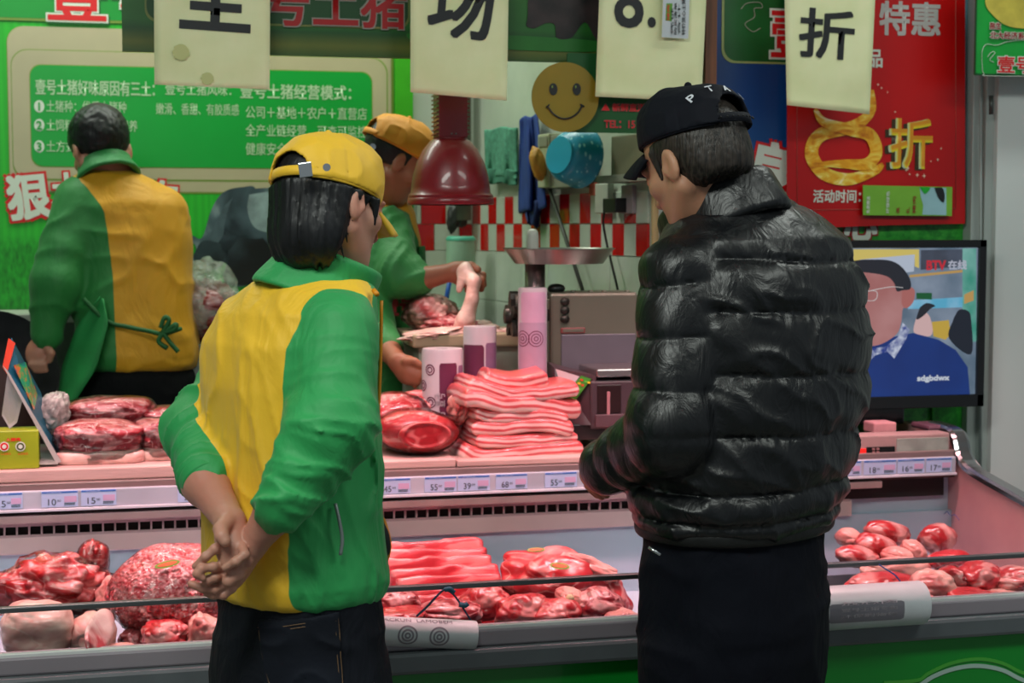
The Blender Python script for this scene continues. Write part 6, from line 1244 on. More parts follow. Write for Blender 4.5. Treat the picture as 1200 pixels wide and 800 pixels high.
# materials for people
def skin(name, col, blush='#c06a5a'):
    t = NT(name); t.col(t.mix(t.ramp(t.noise(9, detail=3), [(0.4, (0, 0, 0)), (0.7, (0.45, 0.45, 0.45))]), C(col), C(blush))); t.p(Roughness=0.5, Subsurface_Weight=0.15, Subsurface_Radius=(0.03, 0.01, 0.006), Subsurface_Scale=0.5); t.bump(t.noise(160, detail=3), 0.12, 0.002); return t.m
SK1 = skin('skin_fair', '#c08c78'); SK2 = skin('skin_tan', '#b9876a', '#b06a52'); SK3 = skin('skin_brown', '#94593f', '#8a4a38'); SK4 = skin('skin_medium', '#b0806a')
def hairmat(name, a, b, sc=1.0):
    t = NT(name); n_ = t.noise(90 * sc, t.mapping(scale=(1, 1, 0.07)), 3, 0.3); t.col(t.ramp(n_, [(0.35, C(a)), (0.75, C(b))])); t.p(Roughness=0.46, Specular_IOR_Level=0.4); t.bump(n_, 0.5, 0.004); return t.m
H_BLACK = hairmat('black_hair', '#07080a', '#1b1c20'); H_GREY = hairmat('greying_hair', '#0e0b0a', '#3f362f', 2.6)
def cloth(name, c1, c2=None, rough=0.62, sheen=0.1, bsc=7, bst=0.35, thr=True, spec=0.5):
    t = NT(name)
    def tone(c): v = C(c); n_ = t.noise(5, detail=4); return t.ramp(n_, [(0.3, tuple(x * 0.86 for x in v[:3]) + (1,)), (0.7, tuple(min(1, x * 1.06) for x in v[:3]) + (1,))])
    if c2: t.col(t.mix(t.ramp(t.math('ADD', t.math('MULTIPLY', t.attr('zone'), 10.0), 0.5), [(0.495, (0, 0, 0)), (0.505, (1, 1, 1))]), tone(c1), tone(c2)))
    else: t.col(tone(c1))
    t.p(Roughness=rough, Sheen_Weight=sheen, Specular_IOR_Level=spec); w_ = t.math('ADD', t.math('MULTIPLY', t.noise(bsc * 1.6, t.mapping(scale=(1, 1, 0.45)), 3, 1.6), 1.0), t.math('MULTIPLY', t.noise(220, detail=2), 0.03)); t.bump(w_, bst, 0.02); return t.m
G_JK, Y_JK = '#259a50', '#f2bf28'
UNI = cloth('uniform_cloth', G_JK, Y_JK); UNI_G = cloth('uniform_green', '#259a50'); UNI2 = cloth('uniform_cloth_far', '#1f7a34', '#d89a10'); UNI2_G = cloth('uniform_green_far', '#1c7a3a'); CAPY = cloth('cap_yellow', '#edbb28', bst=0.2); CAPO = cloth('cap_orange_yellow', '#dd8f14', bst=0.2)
DENIM = cloth('dark_denim', '#0b0f19', rough=0.85, sheen=0, bsc=9, bst=0.5, spec=0.25); BLKT = cloth('black_trousers', '#07080b', rough=0.85, sheen=0, bst=0.4, spec=0.2); BUCK = plain('buckle_steel', '#c4c8cc', 0.2, 0.9, var=0); SHOE = plain('shoe_black', '#141414', 0.5, var=0.05)
t = NT('puffer_nylon'); t.col(C('#090b0f')); w_ = t.noise(26, t.mapping(scale=(1, 1, 0.5)), 4, 1.2); t.p(Roughness=0.40, Specular_IOR_Level=0.5, Coat_Weight=0.08, Coat_Roughness=0.3); t.bump(w_, 0.45, 0.012); PUFF = t.m
NAVY = cloth('navy_cap_cloth', '#060a16', rough=0.8, sheen=0, bst=0.15, spec=0.25)

def under_cap(P, d, c, B, back, drop=0.0, gap=0.0085, sx=1.0, s=1.0):
    """keep hair inside the crown above its rim"""
    L = (P - c) @ B / (0.905 * s); o_ = ell(L, (0, -0.010, 0.030), (0.090 * sx, 0.116 * sx, 0.098)) * 0.905 + gap; above = L[:, 2] - (0.016 + back * L[:, 1] - drop)
    return np.where(above > 0, np.maximum(d, o_ * np.clip(above / 0.008, 0, 1) + d * (1 - np.clip(above / 0.008, 0, 1))), d)
def surf(f, px, py, d0, d1, lift=0.0):
    """where the sight line first meets the surface f"""
    t = np.linspace(d0, d1, 400).astype(np.float32); r_ = np.array(ray(px, py)[:], np.float32); P = np.array(CAM[:], np.float32) + t[:, None] * r_; i = int(np.argmax(f(P) < 0)); return P[i] - r_ * lift
def make_cap(parent, c, B, mat, sx=1.0, label=None, hole=True, buckle=True, tall=1.0, brim=True, drop=0.0, back=0.0, s=1.0):
    """baseball cap in head frame (c centre, B basis); pieces: crown, brim, strap, button, buckle"""
    B = B * 0.905 * s
    Lf = lambda P: (P - c) @ (B / (0.905 * s) ** 2)
    def rim(L): return 0.022 - 0.10 * (L[:, 1]) * 0.0 + back * L[:, 1] - drop
    def crown(P):
        L = Lf(P); th_ = np.arctan2(L[:, 0], L[:, 1]); o_ = ell(L, (0, -0.010, 0.030), (0.090 * sx, 0.116 * sx, 0.098 * tall)); o_ = smin(o_, ell(L, (0, 0.045, 0.075), (0.060, 0.045, 0.045)), 0.05)
        o_ = o_ - 0.005 * fbm(L, 14, 3, 4.0) - 0.003 * (1 - np.abs(vnoise(L * 18 + 9))) ** 4 + 0.0012 * np.exp(-((np.abs(np.sin(3 * th_)) * 0.09) / 0.004) ** 2)
        d = np.maximum(o_, -(o_ + 0.0070)) * 0.905; d = smax(d, rim(L) - L[:, 2], 0.002)
        if hole: d = smax(d, -np.maximum(ell(np.stack([L[:, 0], L[:, 2], L[:, 1]], 1), (0, 0.030 - drop, -0.11), (0.046, 0.054, 0.07)), L[:, 1] + 0.02), 0.003)
        return d
    R_ = 0.15; V, F = netmesh('crown', crown, c - R_, c + R_, 0.0032, 1.6); put_mesh('crown', V, F, mat, parent)
    def world_(pts): return [Vector((c + B @ np.array(p, np.float32)).tolist()) for p in pts]
    def band(name, th0, th1, z0, z1, r, m, n=24, off=0.0):
        vs, fs = [], []
        for i in range(n + 1):
            a = th0 + (th1 - th0) * i / n; x, y = (0.0885 * sx + off) * math.sin(a), -0.010 + (0.1145 * sx + off) * math.cos(a); zz = back * y - drop
            vs += world_([(x, y, zz + z0), (x * 0.985, y * 0.985, zz + z1)])
        fs = [(2 * i, 2 * i + 1, 2 * i + 3, 2 * i + 2) for i in range(n)]; me = bpy.data.meshes.new(name); me.from_pydata([tuple(v) for v in vs], [], fs); smooth(me); o = link(name, me, m, parent); md = o.modifiers.new('s', 'SOLIDIFY'); md.thickness = 0.003; return o
    band('hem_band', -2.55, 2.55, 0.020, 0.028, 0, mat, 40, 0.001)
    if hole: band('strap', 2.45, 3.83, 0.022, 0.040, 0, mat, 14, 0.002)
    if brim:
        vs, fs = [], []; nx, ny = 18, 10
        for j in range(ny + 1):
            for i in range(nx + 1):
                u = -1 + 2 * i / nx; v = j / ny; x = 0.078 * sx * u * (1 - 0.10 * v ** 3); y0 = -0.010 + 0.115 * math.sqrt(max(0.0, 1 - (x / (0.092 * sx)) ** 2)); y = y0 + v * 0.072 * (1 - 0.50 * abs(u) ** 3)
                vs.append((x, y, 0.024 - drop + back * y - 0.030 * u * u - 0.020 * v - 0.010 * v * v))
        for j in range(ny):
            for i in range(nx): a = j * (nx + 1) + i; fs.append((a, a + 1, a + nx + 2, a + nx + 1))
        me = bpy.data.meshes.new('brim'); me.from_pydata([tuple(v) for v in world_(vs)], [], fs); smooth(me); o = link('brim', me, mat, parent); md = o.modifiers.new('s', 'SOLIDIFY'); md.thickness = 0.005
    q = world_([(0, -0.010, 0.030 + 0.098 * tall + 0.001)])[0]; bm = bmesh.new(); bmesh.ops.create_icosphere(bm, subdivisions=2, radius=0.007); bmesh.ops.translate(bm, verts=bm.verts, vec=q); link('button', bm_mesh(bm, sm=True), mat, parent)
    return band
# ------------------------------------------------------------------ front worker: back to the camera, hands clasped behind
def build_worker():
    w = thing('person', 'person in a green jacket with yellow back and yellow cap, hands clasped behind', 'person', (0.40, 2.45, 0))
    R_, F_ = facing(54); HB = basis(*facing(43), 16, 6) / 0.92; hc = Q(388, 241, 2.56)
    # clothes: torso and sleeves
    D = 2.58
    st = [stn(699, 348, D, .158, .118), stn(688, 346, D, .166, .125), stn(668, 346, D, .172, .130), stn(600, 343, D, .166, .122), stn(520, 339, D, .168, .118), stn(450, 336, D, .176, .118), stn(400, 338, D, .176, .114), stn(365, 348, D, .156, .104), stn(340, 362, D, .125, .092), stn(322, 370, D, .078, .078)]
    rs, re, rc = Q(398, 388, 2.46), Q(388, 500, 2.40), Q(332, 588, 2.36); ls, le, lc_ = Q(304, 400, 2.78), Q(232, 502, 2.68), Q(240, 560, 2.50)
    pocket_c = Q(398, 615, 2.46)
    def arms(P):
        a = cap(P, rs, re, .064, .060); b = cap(P, re, rc, .060, .040); r = smin(a, b, .035)
        a = cap(P, ls, le, .052, .052); b = cap(P, le, lc_, .052, .040); return r, smin(a, b, .03)
    def parts(P):
        T, lx, ly = loft(P, st, R_, F_); r, l = arms(P); return T, lx, ly, r, l
    def jacket(P):
        T, lx, ly, r, l = parts(P)
        cr = crease(P, re - rs, 1.0, 24, 9); cf = crease(P, rc - re, 2.0, 30, 9); tt = np.clip(((P - rs) @ (re - rs)) / ((re - rs) @ (re - rs)), 0, 1.2)
        r = r - 0.008 * cr * np.clip(tt * 1.3, 0, 1) - 0.008 * cf * (tt > 0.85) - 0.006 * crease(P, re - rs, 11.0, 46, 12, 4) * np.clip(tt * 1.2, 0, 1) + 0.005
        l = l - 0.010 * crease(P, lc_ - le, 3.0, 30, 9) + 0.004
        z = P[:, 2]; lowz = st[0][0]; T = T - 0.004 * fbm(P, 6, 2, 1.0) - 0.0022 * crease(P, RT * 0.8 + UP * 0.5, 8.0, 30, 5, 4) - 0.006 * crease(P, RT, 4.0, 22, 4, 4) * np.clip((z - lowz) / 0.2, 0, 1)
        g = np.clip(1 - np.abs(z - (lowz + 0.035)) / 0.035, 0, 1); T = T - 0.004 * g * (vnoise(np.stack([np.arctan2(ly, lx) * 14, z * 9, z * 0], 1)))        # gathered hem
        d = smin(T, r, 0.018); d = smin(d, l, 0.018); ok = None
        cu = Q(331, 590, 2.36); cl = Q(242, 563, 2.50)
        return d
    lo, hi = V3(-0.35, 2.15, 0.85), V3(0.62, 2.95, 1.46); V, F = netmesh('jacket', jacket, lo, hi, 0.0045)
    T, lx, ly, r, l = parts(V); zone = np.where(lx > 0, 0.142, 0.19) - np.abs(lx)
    zone = np.where(ly > 0.05, np.minimum(zone, 0.03 - ly + 0.3 * np.clip(V[:, 2] - 1.33, 0, 1)), zone); arm = np.minimum(r, l) - T; zone = np.minimum(zone, np.clip(arm + 0.004, -1, 1) * 2)
    put_mesh('jacket', V, F, UNI, w, {'zone': zone})
    # collar: soft standing ring
    cc = Q(381, 322, 2.575); tl = V3(*(RT * 0.30 - UP * 0.0)); 
    def collar(P):
        L = (P - cc) @ basis(*facing(54), 20, -4); k = np.hypot(L[:, 0] / 0.068, L[:, 1] / 0.082); rr_ = (k - 1) * 0.075; d = np.abs(rr_ + 0.45 * np.clip(L[:, 2], -1, 0)) - 0.0070 - 0.003 * fbm(L, 20, 2, 3)
        return smax(d, np.abs(L[:, 2] + 0.008) - 0.040, 0.010)
    V, F = netmesh('collar', collar, cc - 0.15, cc + 0.15, 0.004); put_mesh('collar', V, F, UNI_G, w)
    # elastic cuffs
    for a, b, r0 in ((Q(334, 586, 2.363), Q(326, 594, 2.355), .041), (Q(239, 557, 2.505), Q(243, 566, 2.49), .041)):
        me_ = tube('cuff', [a, (a + b) / 2, b], lambda t_: r0 - 0.004 * abs(t_ - 0.3), UNI_G, w, 28)
    if False: tube('sleeve_lining', [Q(241, 562, 2.50), Q(245, 567, 2.485)], 0.0385, plain('lining_black', '#0c0c0c', 0.7, var=0), w, 24, curve=False)
    # front edge trim, zip and pocket
    tube('zip_edge', [Q(447, 352, 2.60), Q(446, 420, 2.60), Q(443, 500, 2.60), Q(442, 590, 2.60), Q(451, 612, 2.58), Q(457, 640, 2.57), Q(449, 668, 2.58)], 0.0028, plain('trim_orange', '#dd8a12', 0.5), w, 6)
    tube('black_tab', [Q(444, 612, 2.57), Q(451, 628, 2.565), Q(452, 645, 2.565), Q(446, 652, 2.57)], 0.0075, plain('tab_black', '#0d0d10', 0.7, var=0), w, 8)
    tube('zip_pull', [Q(438, 340, 2.50), Q(442, 345, 2.49)], 0.004, plain('trim_orange', '#dd8a12'), w, 8, curve=False)
    tube('pocket_zip', [Q(393, 590, 2.425), Q(398, 612, 2.418), Q(401, 632, 2.418), Q(399, 650, 2.42)], 0.0028, plain('zip_grey', '#8f9a98', 0.4, 0.3), w, 6)
    # the figure: head, neck, trunk core, arms and hands in one surface
    ne = Q(366, 300, 2.60); 
    lw, lp = Q(270, 612, 2.405), Q(272, 640, 2.385); rw, rp_ = Q(296, 637, 2.395), Q(270, 670, 2.395)
    def q(*a): return [Q(*t_) for t_ in a]
    def arm_skin(P, upto=True):
        e = chain(P, [re, Q(330, 590, 2.37), rw], [.040, .033, .021], .02); g = chain(P, [le, Q(241, 565, 2.50), lw], [.040, .034, .0215], .02); return e, g
    LF = [q((262, 636, 2.378), (252, 643, 2.366), (241, 652, 2.362), (229, 663, 2.368)), q((278, 650, 2.372), (284, 664, 2.380), (276, 672, 2.388), (268, 668, 2.392)), q((284, 640, 2.372), (287, 650, 2.356), (276, 658, 2.350), (264, 665, 2.354)), q((287, 648, 2.378), (291, 658, 2.378), (287, 666, 2.382))]
    LT = q((266, 612, 2.385), (259, 620, 2.366), (260, 628, 2.356), (264, 634, 2.352))
    RF = [q((264, 664, 2.385), (250, 664, 2.366), (236, 666, 2.358), (231, 672, 2.356), (237, 677, 2.358)), q((262, 674, 2.386), (252, 676, 2.372), (243, 680, 2.370), (241, 684, 2.374)), q((264, 684, 2.388), (252, 690, 2.380), (238, 689, 2.376), (224, 684, 2.378)), q((272, 690, 2.390), (262, 697, 2.388), (250, 697, 2.386), (242, 695, 2.388))]
    RTm = q((285, 660, 2.39), (278, 672, 2.372), (268, 680, 2.368))
    def hands(P):
        e, g = arm_skin(P); hl = hand_f(P, lw, lp, LF, LT, r=0.0066, pr=0.012, pt=0.006); hr = hand_f(P, rw, rp_, RF, RTm, r=0.0066, pr=0.012, pt=0.006)
        return np.minimum(smin(g, hl, 0.008), smin(e, hr, 0.008)) - 0.0004 * crease(P, RT * 0.5 + UP, 3.0, 120, 60)
    V1, F1 = netmesh('h', hands, V3(-0.30, 2.25, 0.92), V3(0.30, 2.80, 1.27), 0.0020, 1.5)
    def bodyf(P):
        L = (P - hc) @ HB; d = head_f(L); d = smin(d, cap(P, Q(380, 262, 2.575), Q(366, 330, 2.59), .050, .056), .03); d = smin(d, cap(P, Q(366, 330, 2.59), Q(350, 400, D), .06, .085), .05); return smin(d, cap(P, Q(348, 400, D), Q(348, 690, D), .085, .095), .05)
    V2, F2 = netmesh('b', bodyf, V3(-0.05, 2.30, 0.80), V3(0.62, 2.85, 1.68), 0.004)
    put_mesh('body', np.vstack([V1, V2]), np.vstack([F1, F2 + len(V1)]), SK1, w)
    # hair
    CW = basis(*facing(35), 10, 6)
    def hairf(P):
        L = (P - hc) @ HB; d = ell(L, (0, -0.022, 0.030), (0.086, 0.097, 0.090)); low = ell(L, (0, -0.040, -0.050), (0.078, 0.066, 0.085)); d = smin(d, low, 0.03)
        th_ = np.arctan2(L[:, 0], -L[:, 1]); st_ = vnoise(np.stack([th_ * 30, L[:, 2] * 9, th_ * 0], 1)); d = d - 0.0022 * st_ - 0.003 * vnoise(np.stack([th_ * 7, L[:, 2] * 5, th_ * 0 + 3], 1))
        edge = -0.134 + 0.018 * vnoise(np.stack([th_ * 9, th_ * 0 + 3, th_ * 0], 1)); d = smax(d, edge - L[:, 2], 0.012)
        face = L[:, 1] - (0.020 + 0.042 * np.clip((L[:, 2] - 0.00) / 0.04, 0, 1) + 0.010 * st_); face = np.where(L[:, 2] < -0.02, L[:, 1] + 0.008 + 0.1 * np.clip(-L[:, 2] - 0.02, 0, 1) - 0.004 * st_, face); d = smax(d, face, 0.010)
        d = smin(d, cap(np.stack([np.abs(L[:, 0]), L[:, 1], L[:, 2]], 1), (0.072, 0.034, 0.030), (0.069, 0.042, -0.028), 0.011, 0.003), 0.010); return under_cap(P, d, hc + CW @ V3(0, -0.0037, 0.0055), CW, -0.10, 0.010, sx=1.03, s=0.92)
    V, F = netmesh('hair', hairf, hc - 0.17, hc + 0.17, 0.0034); put_mesh('hair', V, F, H_BLACK, w)
    for a_, b_, c_ in (((396, 262), (398, 282), (403, 302)), ((388, 265), (391, 288), (394, 304)), ((404, 258), (405, 272), (407, 284))):
        tube('hair_lock', [Q(*a_, 2.500), Q(*b_, 2.495), Q(*c_, 2.500)], lambda t_: 0.0045 * (1 - t_) + 0.0006, H_BLACK, w, 6)
    # cap
    cb_ = basis(*facing(35), 10, 6); band = make_cap(w, hc + cb_ @ V3(0, -0.0037, 0.0055), cb_, CAPY, 1.03, hole=True, drop=0.010, back=-0.10, tall=1.0, s=0.92)
    hx = Q(358, 199, 2.440); Mb = Matrix.Translation(Vector(hx.tolist()))
    o = box('buckle', (-0.010, -0.002, -0.011), (0.010, 0.002, 0.011), BUCK, w, 0.001, M=frame3(hx.tolist(), (RT * 0.95 + AW * 0.0 + UP * 0.12).tolist(), (0, 0, 1)))
    ri = Q(383, 196, 2.452); lathe('eyelet', [(0.0025, 0), (0.006, 0), (0.006, 0.002), (0.0025, 0.002)], ri.tolist(), BUCK, w, 16, (-AW).tolist())
    # jeans and shoes
    hipc = Q(350, 715, D)
    def legs(P):
        d = None; M_ = P
        hip, lx, ly = loft(P, [(0.60, hipc[0], hipc[1], .150, .115), (0.70, hipc[0], hipc[1], .166, .128), (0.80, hipc[0], hipc[1], .162, .120), (0.945, hipc[0], hipc[1], .150, .106)], R_, F_)
        d = hip
        for s, fx in ((1, 0.02), (-1, -0.02)):
            h_ = hipc + R_ * 0.082 * s; h_[2] = 0.74; kn = hipc + R_ * 0.090 * s + F_ * 0.02; kn[2] = 0.42; an = hipc + R_ * 0.095 * s - F_ * 0.01 + F_ * fx; an[2] = 0.07
            d = smin(d, chain(P, [h_, kn, an], [.090, .064, .052], .03), 0.03)
        return d - 0.004 * crease(P, UP, 6.0, 24, 9) - 0.004 * fbm(P, 9, 2, 2)
    V, F = netmesh('jeans', legs, V3(hipc[0] - .3, hipc[1] - .3, 0.02), V3(hipc[0] + .3, hipc[1] + .3, 0.97), 0.007); put_mesh('jeans', V, F, DENIM, w)
    pkt = plain('denim_pocket', '#0d121d', 0.85, var=0.12, bump=0.4, bscale=40, spec=0.25); thread = plain('jean_thread', '#6d5238', 0.7, var=0)
    rtv = RT.astype(np.float32); x0_, x1_ = Q(300, 740, 2.44) @ rtv, Q(398, 740, 2.44) @ rtv; zt1 = Q(345, 728, 2.44)[2]
    def pocket(P):
        d = np.abs(legs(P) - 0.001) - 0.0022; x = P @ rtv; top = zt1 + (x - x0_) * 0.12; low = zt1 - 0.17; d = smax(d, P[:, 2] - top, 0.002); d = smax(d, np.maximum(x0_ + 0.10 * (top - P[:, 2]) - x, x - x1_ - 0.05 * (top - P[:, 2])), 0.002); d = smax(d, low - P[:, 2], 0.004); return np.maximum(d, P @ AW.astype(np.float32) - hipc @ AW)
    V, F = netmesh('back_pocket', pocket, V3(hipc[0] - .22, hipc[1] - .22, 0.70), V3(hipc[0] + .22, hipc[1] + .05, 0.93), 0.003, 1.8); put_mesh('back_pocket', V, F, pkt, w)
    for pts in (((302, 735), (322, 735), (345, 732), (370, 728), (394, 723)), ((303, 739), (322, 739), (345, 736), (370, 732), (394, 727)), ((396, 724), (398, 742), (399, 765), (401, 790), (402, 815)), ((392, 728), (394, 745), (395, 765), (397, 790), (398, 815)), ((303, 738), (307, 765), (314, 795), (322, 820))):
        tube('pocket_stitching', [surf(legs, px, py, 2.2, 2.75, 0.0045).tolist() for px, py in pts], 0.0008, thread, w, 4)
    for s in (1, -1):
        an = hipc + R_ * 0.095 * s; V, F = blob((0.048, 0.125, 0.055), 7 + s, lump=0.05, sub=4, flat=0.5); V[:, 2] -= V[:, 2].min(); Bz = np.stack([R_, F_, UP], 1); V = V @ Bz.T + V3(an[0] + F_[0] * 0.05, an[1] + F_[1] * 0.05, 0.0); put_mesh('shoe', V, F, SHOE, w)
    return w
build_worker()

# ------------------------------------------------------------------ customer in the black quilted jacket
def build_customer():
    m = thing('person', 'person in a glossy black quilted puffer jacket and dark cap at the counter', 'person', (1.08, 2.76, 0))
    R_, F_ = facing(-46); HB = basis(*facing(-40), 25, 3); hc = Q(815, 191, 2.86); D = 2.93
    st = [stn(612, 862, D, .198, .148), stn(600, 863, D, .208, .156), stn(590, 863, D, .214, .160), stn(540, 872, D, .222, .165), stn(480, 882, D, .228, .166), stn(420, 890, D, .230, .164), stn(360, 894, D, .230, .158), stn(315, 890, D, .222, .148), stn(280, 884, D, .195, .132), stn(255, 874, D, .150, .112), stn(232, 864, D, .098, .090)]
    ls, le, lw = Q(800, 322, 2.80), Q(786, 505, 2.75), Q(712, 546, 2.90); rs, re, rw = Q(960, 330, 3.10), Q(930, 500, 3.16), Q(860, 520, 3.30)
    zs = [1.42, 1.332, 1.222, 1.119, 1.0235, 0.972]
    def pillow(z, seams, amp):
        seams = np.array(sorted(seams), np.float32); i = np.clip(np.searchsorted(seams, z) - 1, 0, len(seams) - 2); u = np.clip((z - seams[i]) / (seams[i + 1] - seams[i]), 0, 1); return amp * np.sqrt(np.clip(1 - (2 * u - 1) ** 2, 0, 1)), u
    sT = zs + [0.925, 1.52, 1.64]
    la = np.linalg.norm(le - ls); lf = np.linalg.norm(lw - le)
    def arm(P, s, e, w_, r0, r1, r2, seed, amp=0.011):
        ab = e - s; t = np.clip(((P - s) @ ab) / (ab @ ab), -0.35, 1.0); a = cap(P, s, e, r0, r1); b = cap(P, e, w_, r1, r2); ab2 = w_ - e; t2 = np.clip(((P - e) @ ab2) / (ab2 @ ab2), 0, 1)
        z = P[:, 2] + 0.02 * vnoise(P * 5 + seed); p1, u1 = pillow(z, [0.9, 1.02, 1.138, 1.212, 1.295, 1.374, 1.46, 1.54], amp); p2, u2 = pillow(t2 * np.linalg.norm(ab2), [-0.03, 0.05, 0.115, 0.165, 0.24], amp * 0.8)
        pk = 0.0035 * vnoise(P * np.array([60, 60, 8], np.float32)) * (1 - np.minimum(1, p1 / amp * 1.2)); return smin(a - p1 + 0.006 - pk, b - p2 + 0.005, 0.03) - 0.004 * fbm(P, 14, 2, seed)
    def jk(P):
        z = P[:, 2] + 0.010 * vnoise(P * 6); T, lx, ly = loft(P, st, R_, F_, 2.2); p, u = pillow(z, sT, 0.0125); pk = 0.004 * vnoise(np.stack([np.arctan2(ly, lx) * 26, z * 8, z * 0], 1)) * np.clip(1 - p / 0.011, 0, 1)
        T = T - p + 0.006 - pk - 0.005 * fbm(P, 9, 3, 2) - 0.006 * crease(P, UP * 0.8 + RT * 0.5, 5.0, 26, 7, 4)
        A = arm(P, ls, le, lw, .074, .070, .048, 1.0); B_ = arm(P, rs, re, rw, .072, .068, .048, 2.0)
        return np.minimum(smin(T, A, 0.010), smin(T, B_, 0.014))
    V, F = netmesh('puffer_jacket', jk, V3(0.30, 2.25, 0.84), V3(1.60, 3.50, 1.62), 0.005); put_mesh('puffer_jacket', V, F, PUFF, m)
    # standing collar
    cc = Q(846, 254, 2.90)
    CB2 = basis(*facing(-50), 27, 0)
    def collar(P):
        L = (P - cc) @ CB2; k = np.hypot(L[:, 0] / 0.088, L[:, 1] / 0.108); rr_ = (k - 1) * 0.095; p = 0.006 * np.sqrt(np.clip(1 - (L[:, 2] / 0.05) ** 2, 0, 1))
        d = np.abs(rr_ + 0.12 * L[:, 2]) - 0.010 - p * 0.6 - 0.002 * fbm(L, 24, 2, 1); return smax(d, np.abs(L[:, 2] - 0.004) - 0.044, 0.014)
    V, F = netmesh('collar', collar, cc - 0.17, cc + 0.17, 0.004); put_mesh('collar', V, F, PUFF, m)
    hemm = plain('hem_ribbed', '#0e0f10', 0.6, var=0, bump=0.3)
    zc = st[0]
    def hem(P):
        T, lx, ly = loft(P, [(0.89, zc[1], zc[2], .194, .144), (0.98, zc[1], zc[2], .203, .152)], R_, F_, 2.2); return smax(T - 0.004 * np.sqrt(np.clip(1 - ((P[:, 2] - 0.948) / 0.018) ** 2, 0, 1)) - 0.002 * fbm(P, 25, 2, 1), np.abs(P[:, 2] - 0.948) - 0.015, 0.008)
    V, F = netmesh('hem_band', hem, V3(zc[1] - .26, zc[2] - .26, .91), V3(zc[1] + .26, zc[2] + .26, .98), 0.005); put_mesh('hem_band', V, F, hemm, m)
    tube('zip_toggle', [Q(760, 641, 2.70), Q(774, 650, 2.695)], 0.0028, BUCK, m, 8, curve=False)
    # figure
    hp_ = Q(700, 562, 2.97); wr = Q(712, 553, 2.91)
    fin = [[Q(694, 558, 3.00), Q(690, 568, 3.04), Q(696, 576, 3.05)], [Q(698, 562, 2.99), Q(694, 572, 3.02), Q(700, 579, 3.03)], [Q(703, 565, 2.98), Q(700, 575, 3.01), Q(705, 581, 3.01)], [Q(708, 567, 2.97), Q(707, 576, 2.99), Q(711, 580, 2.99)]]
    def hands(P): return smin(chain(P, [le, Q(720, 540, 2.86), wr], [.040, .030, .024], .02), hand_f(P, wr, hp_, fin, [Q(704, 552, 2.97), Q(699, 550, 3.01), Q(695, 554, 3.03)], pr=0.026, pt=0.013), 0.008)
    V1, F1 = netmesh('h', hands, V3(0.50, 2.55, 0.92), V3(1.15, 3.15, 1.25), 0.003, 1.5)
    rhp, rwr = Q(852, 520, 3.34), rw
    def bodyf(P):
        L = (P - hc) @ HB; d = head_f(L * 0.97) / 0.97; d = smin(d, cap(P, Q(828, 222, 2.89), Q(856, 290, 2.93), .060, .066), .03); d = smin(d, cap(P, Q(862, 300, D), Q(880, 380, D), .07, .10), .05); d = smin(d, cap(P, Q(880, 380, D), Q(863, 620, D), .10, .10), .05); return d
    V2, F2 = netmesh('b', bodyf, V3(0.75, 2.35, 0.85), V3(1.5, 3.2, 1.75), 0.004)
    def rh(P): return smin(chain(P, [re, rwr], [.035, .024], .01), hand_f(P, rwr, rhp, [[rhp + V3(-.02 * j * 0 - 0.03, 0.02 + 0.018 * j, -0.0), rhp + V3(-0.06, 0.02 + 0.018 * j, -0.02), rhp + V3(-0.075, 0.015 + 0.018 * j, -0.045)] for j in range(4)], [rhp + V3(-0.01, -0.02, 0), rhp + V3(-0.04, -0.04, -0.01), rhp + V3(-0.06, -0.035, -0.02)], nrm=UP), 0.008)
    V3_, F3 = netmesh('rh', rh, rhp - 0.2, rhp + 0.3, 0.004, 1.5)
    put_mesh('body', np.vstack([V1, V2, V3_]), np.vstack([F1, F2 + len(V1), F3 + len(V1) + len(V2)]), SK2, m)
    cbs = basis(*facing(-41), 11, 1); cc2 = hc + cbs @ V3(0, 0.000, 0.020)
    def hairf(P):
        L = (P - hc) @ HB; d = ell(L, (0, -0.018, 0.030), (0.082, 0.095, 0.088)); d = smin(d, ell(L, (0, -0.045, -0.025), (0.068, 0.058, 0.058)), 0.03)
        th_ = np.arctan2(L[:, 0], -L[:, 1]); st_ = vnoise(np.stack([th_ * 30, L[:, 2] * 18, L[:, 1] * 18], 1)); d = d - 0.0005 * st_ - 0.0008 * vnoise(L * 180)
        d = smax(d, -0.058 + 0.005 * st_ - L[:, 2], 0.012); face = L[:, 1] - np.where(L[:, 2] > 0.0, 0.052, -0.028 + 0.35 * np.clip(L[:, 2] + 0.075, 0, 1)); side = smax(face, L[:, 1] - 0.045, 0.01)
        d = smax(d, side + 0.004 * st_, 0.008); sb = cap(np.stack([np.abs(L[:, 0]), L[:, 1], L[:, 2]], 1), (0.072, 0.022, 0.03), (0.071, 0.024, -0.018), 0.009, 0.003); return under_cap(P, smin(d, sb, 0.006), cc2, cbs, -0.03, -0.004, sx=1.05)
    V, F = netmesh('hair', hairf, hc - 0.16, hc + 0.16, 0.003); put_mesh('hair', V, F, H_GREY, m)
    cbq = cbs; make_cap(m, cc2, cbs, NAVY, 1.05, hole=True, drop=-0.004, back=-0.03, tall=1.0)
    # snap strap dots and the letters round the back of the cap
    ST = plain('snap_strap', '#2a3244', 0.6, var=0.03); WHT = plain('cap_letters', '#c8ccd4', 0.6, var=0)
    cbs = cbs * 0.905
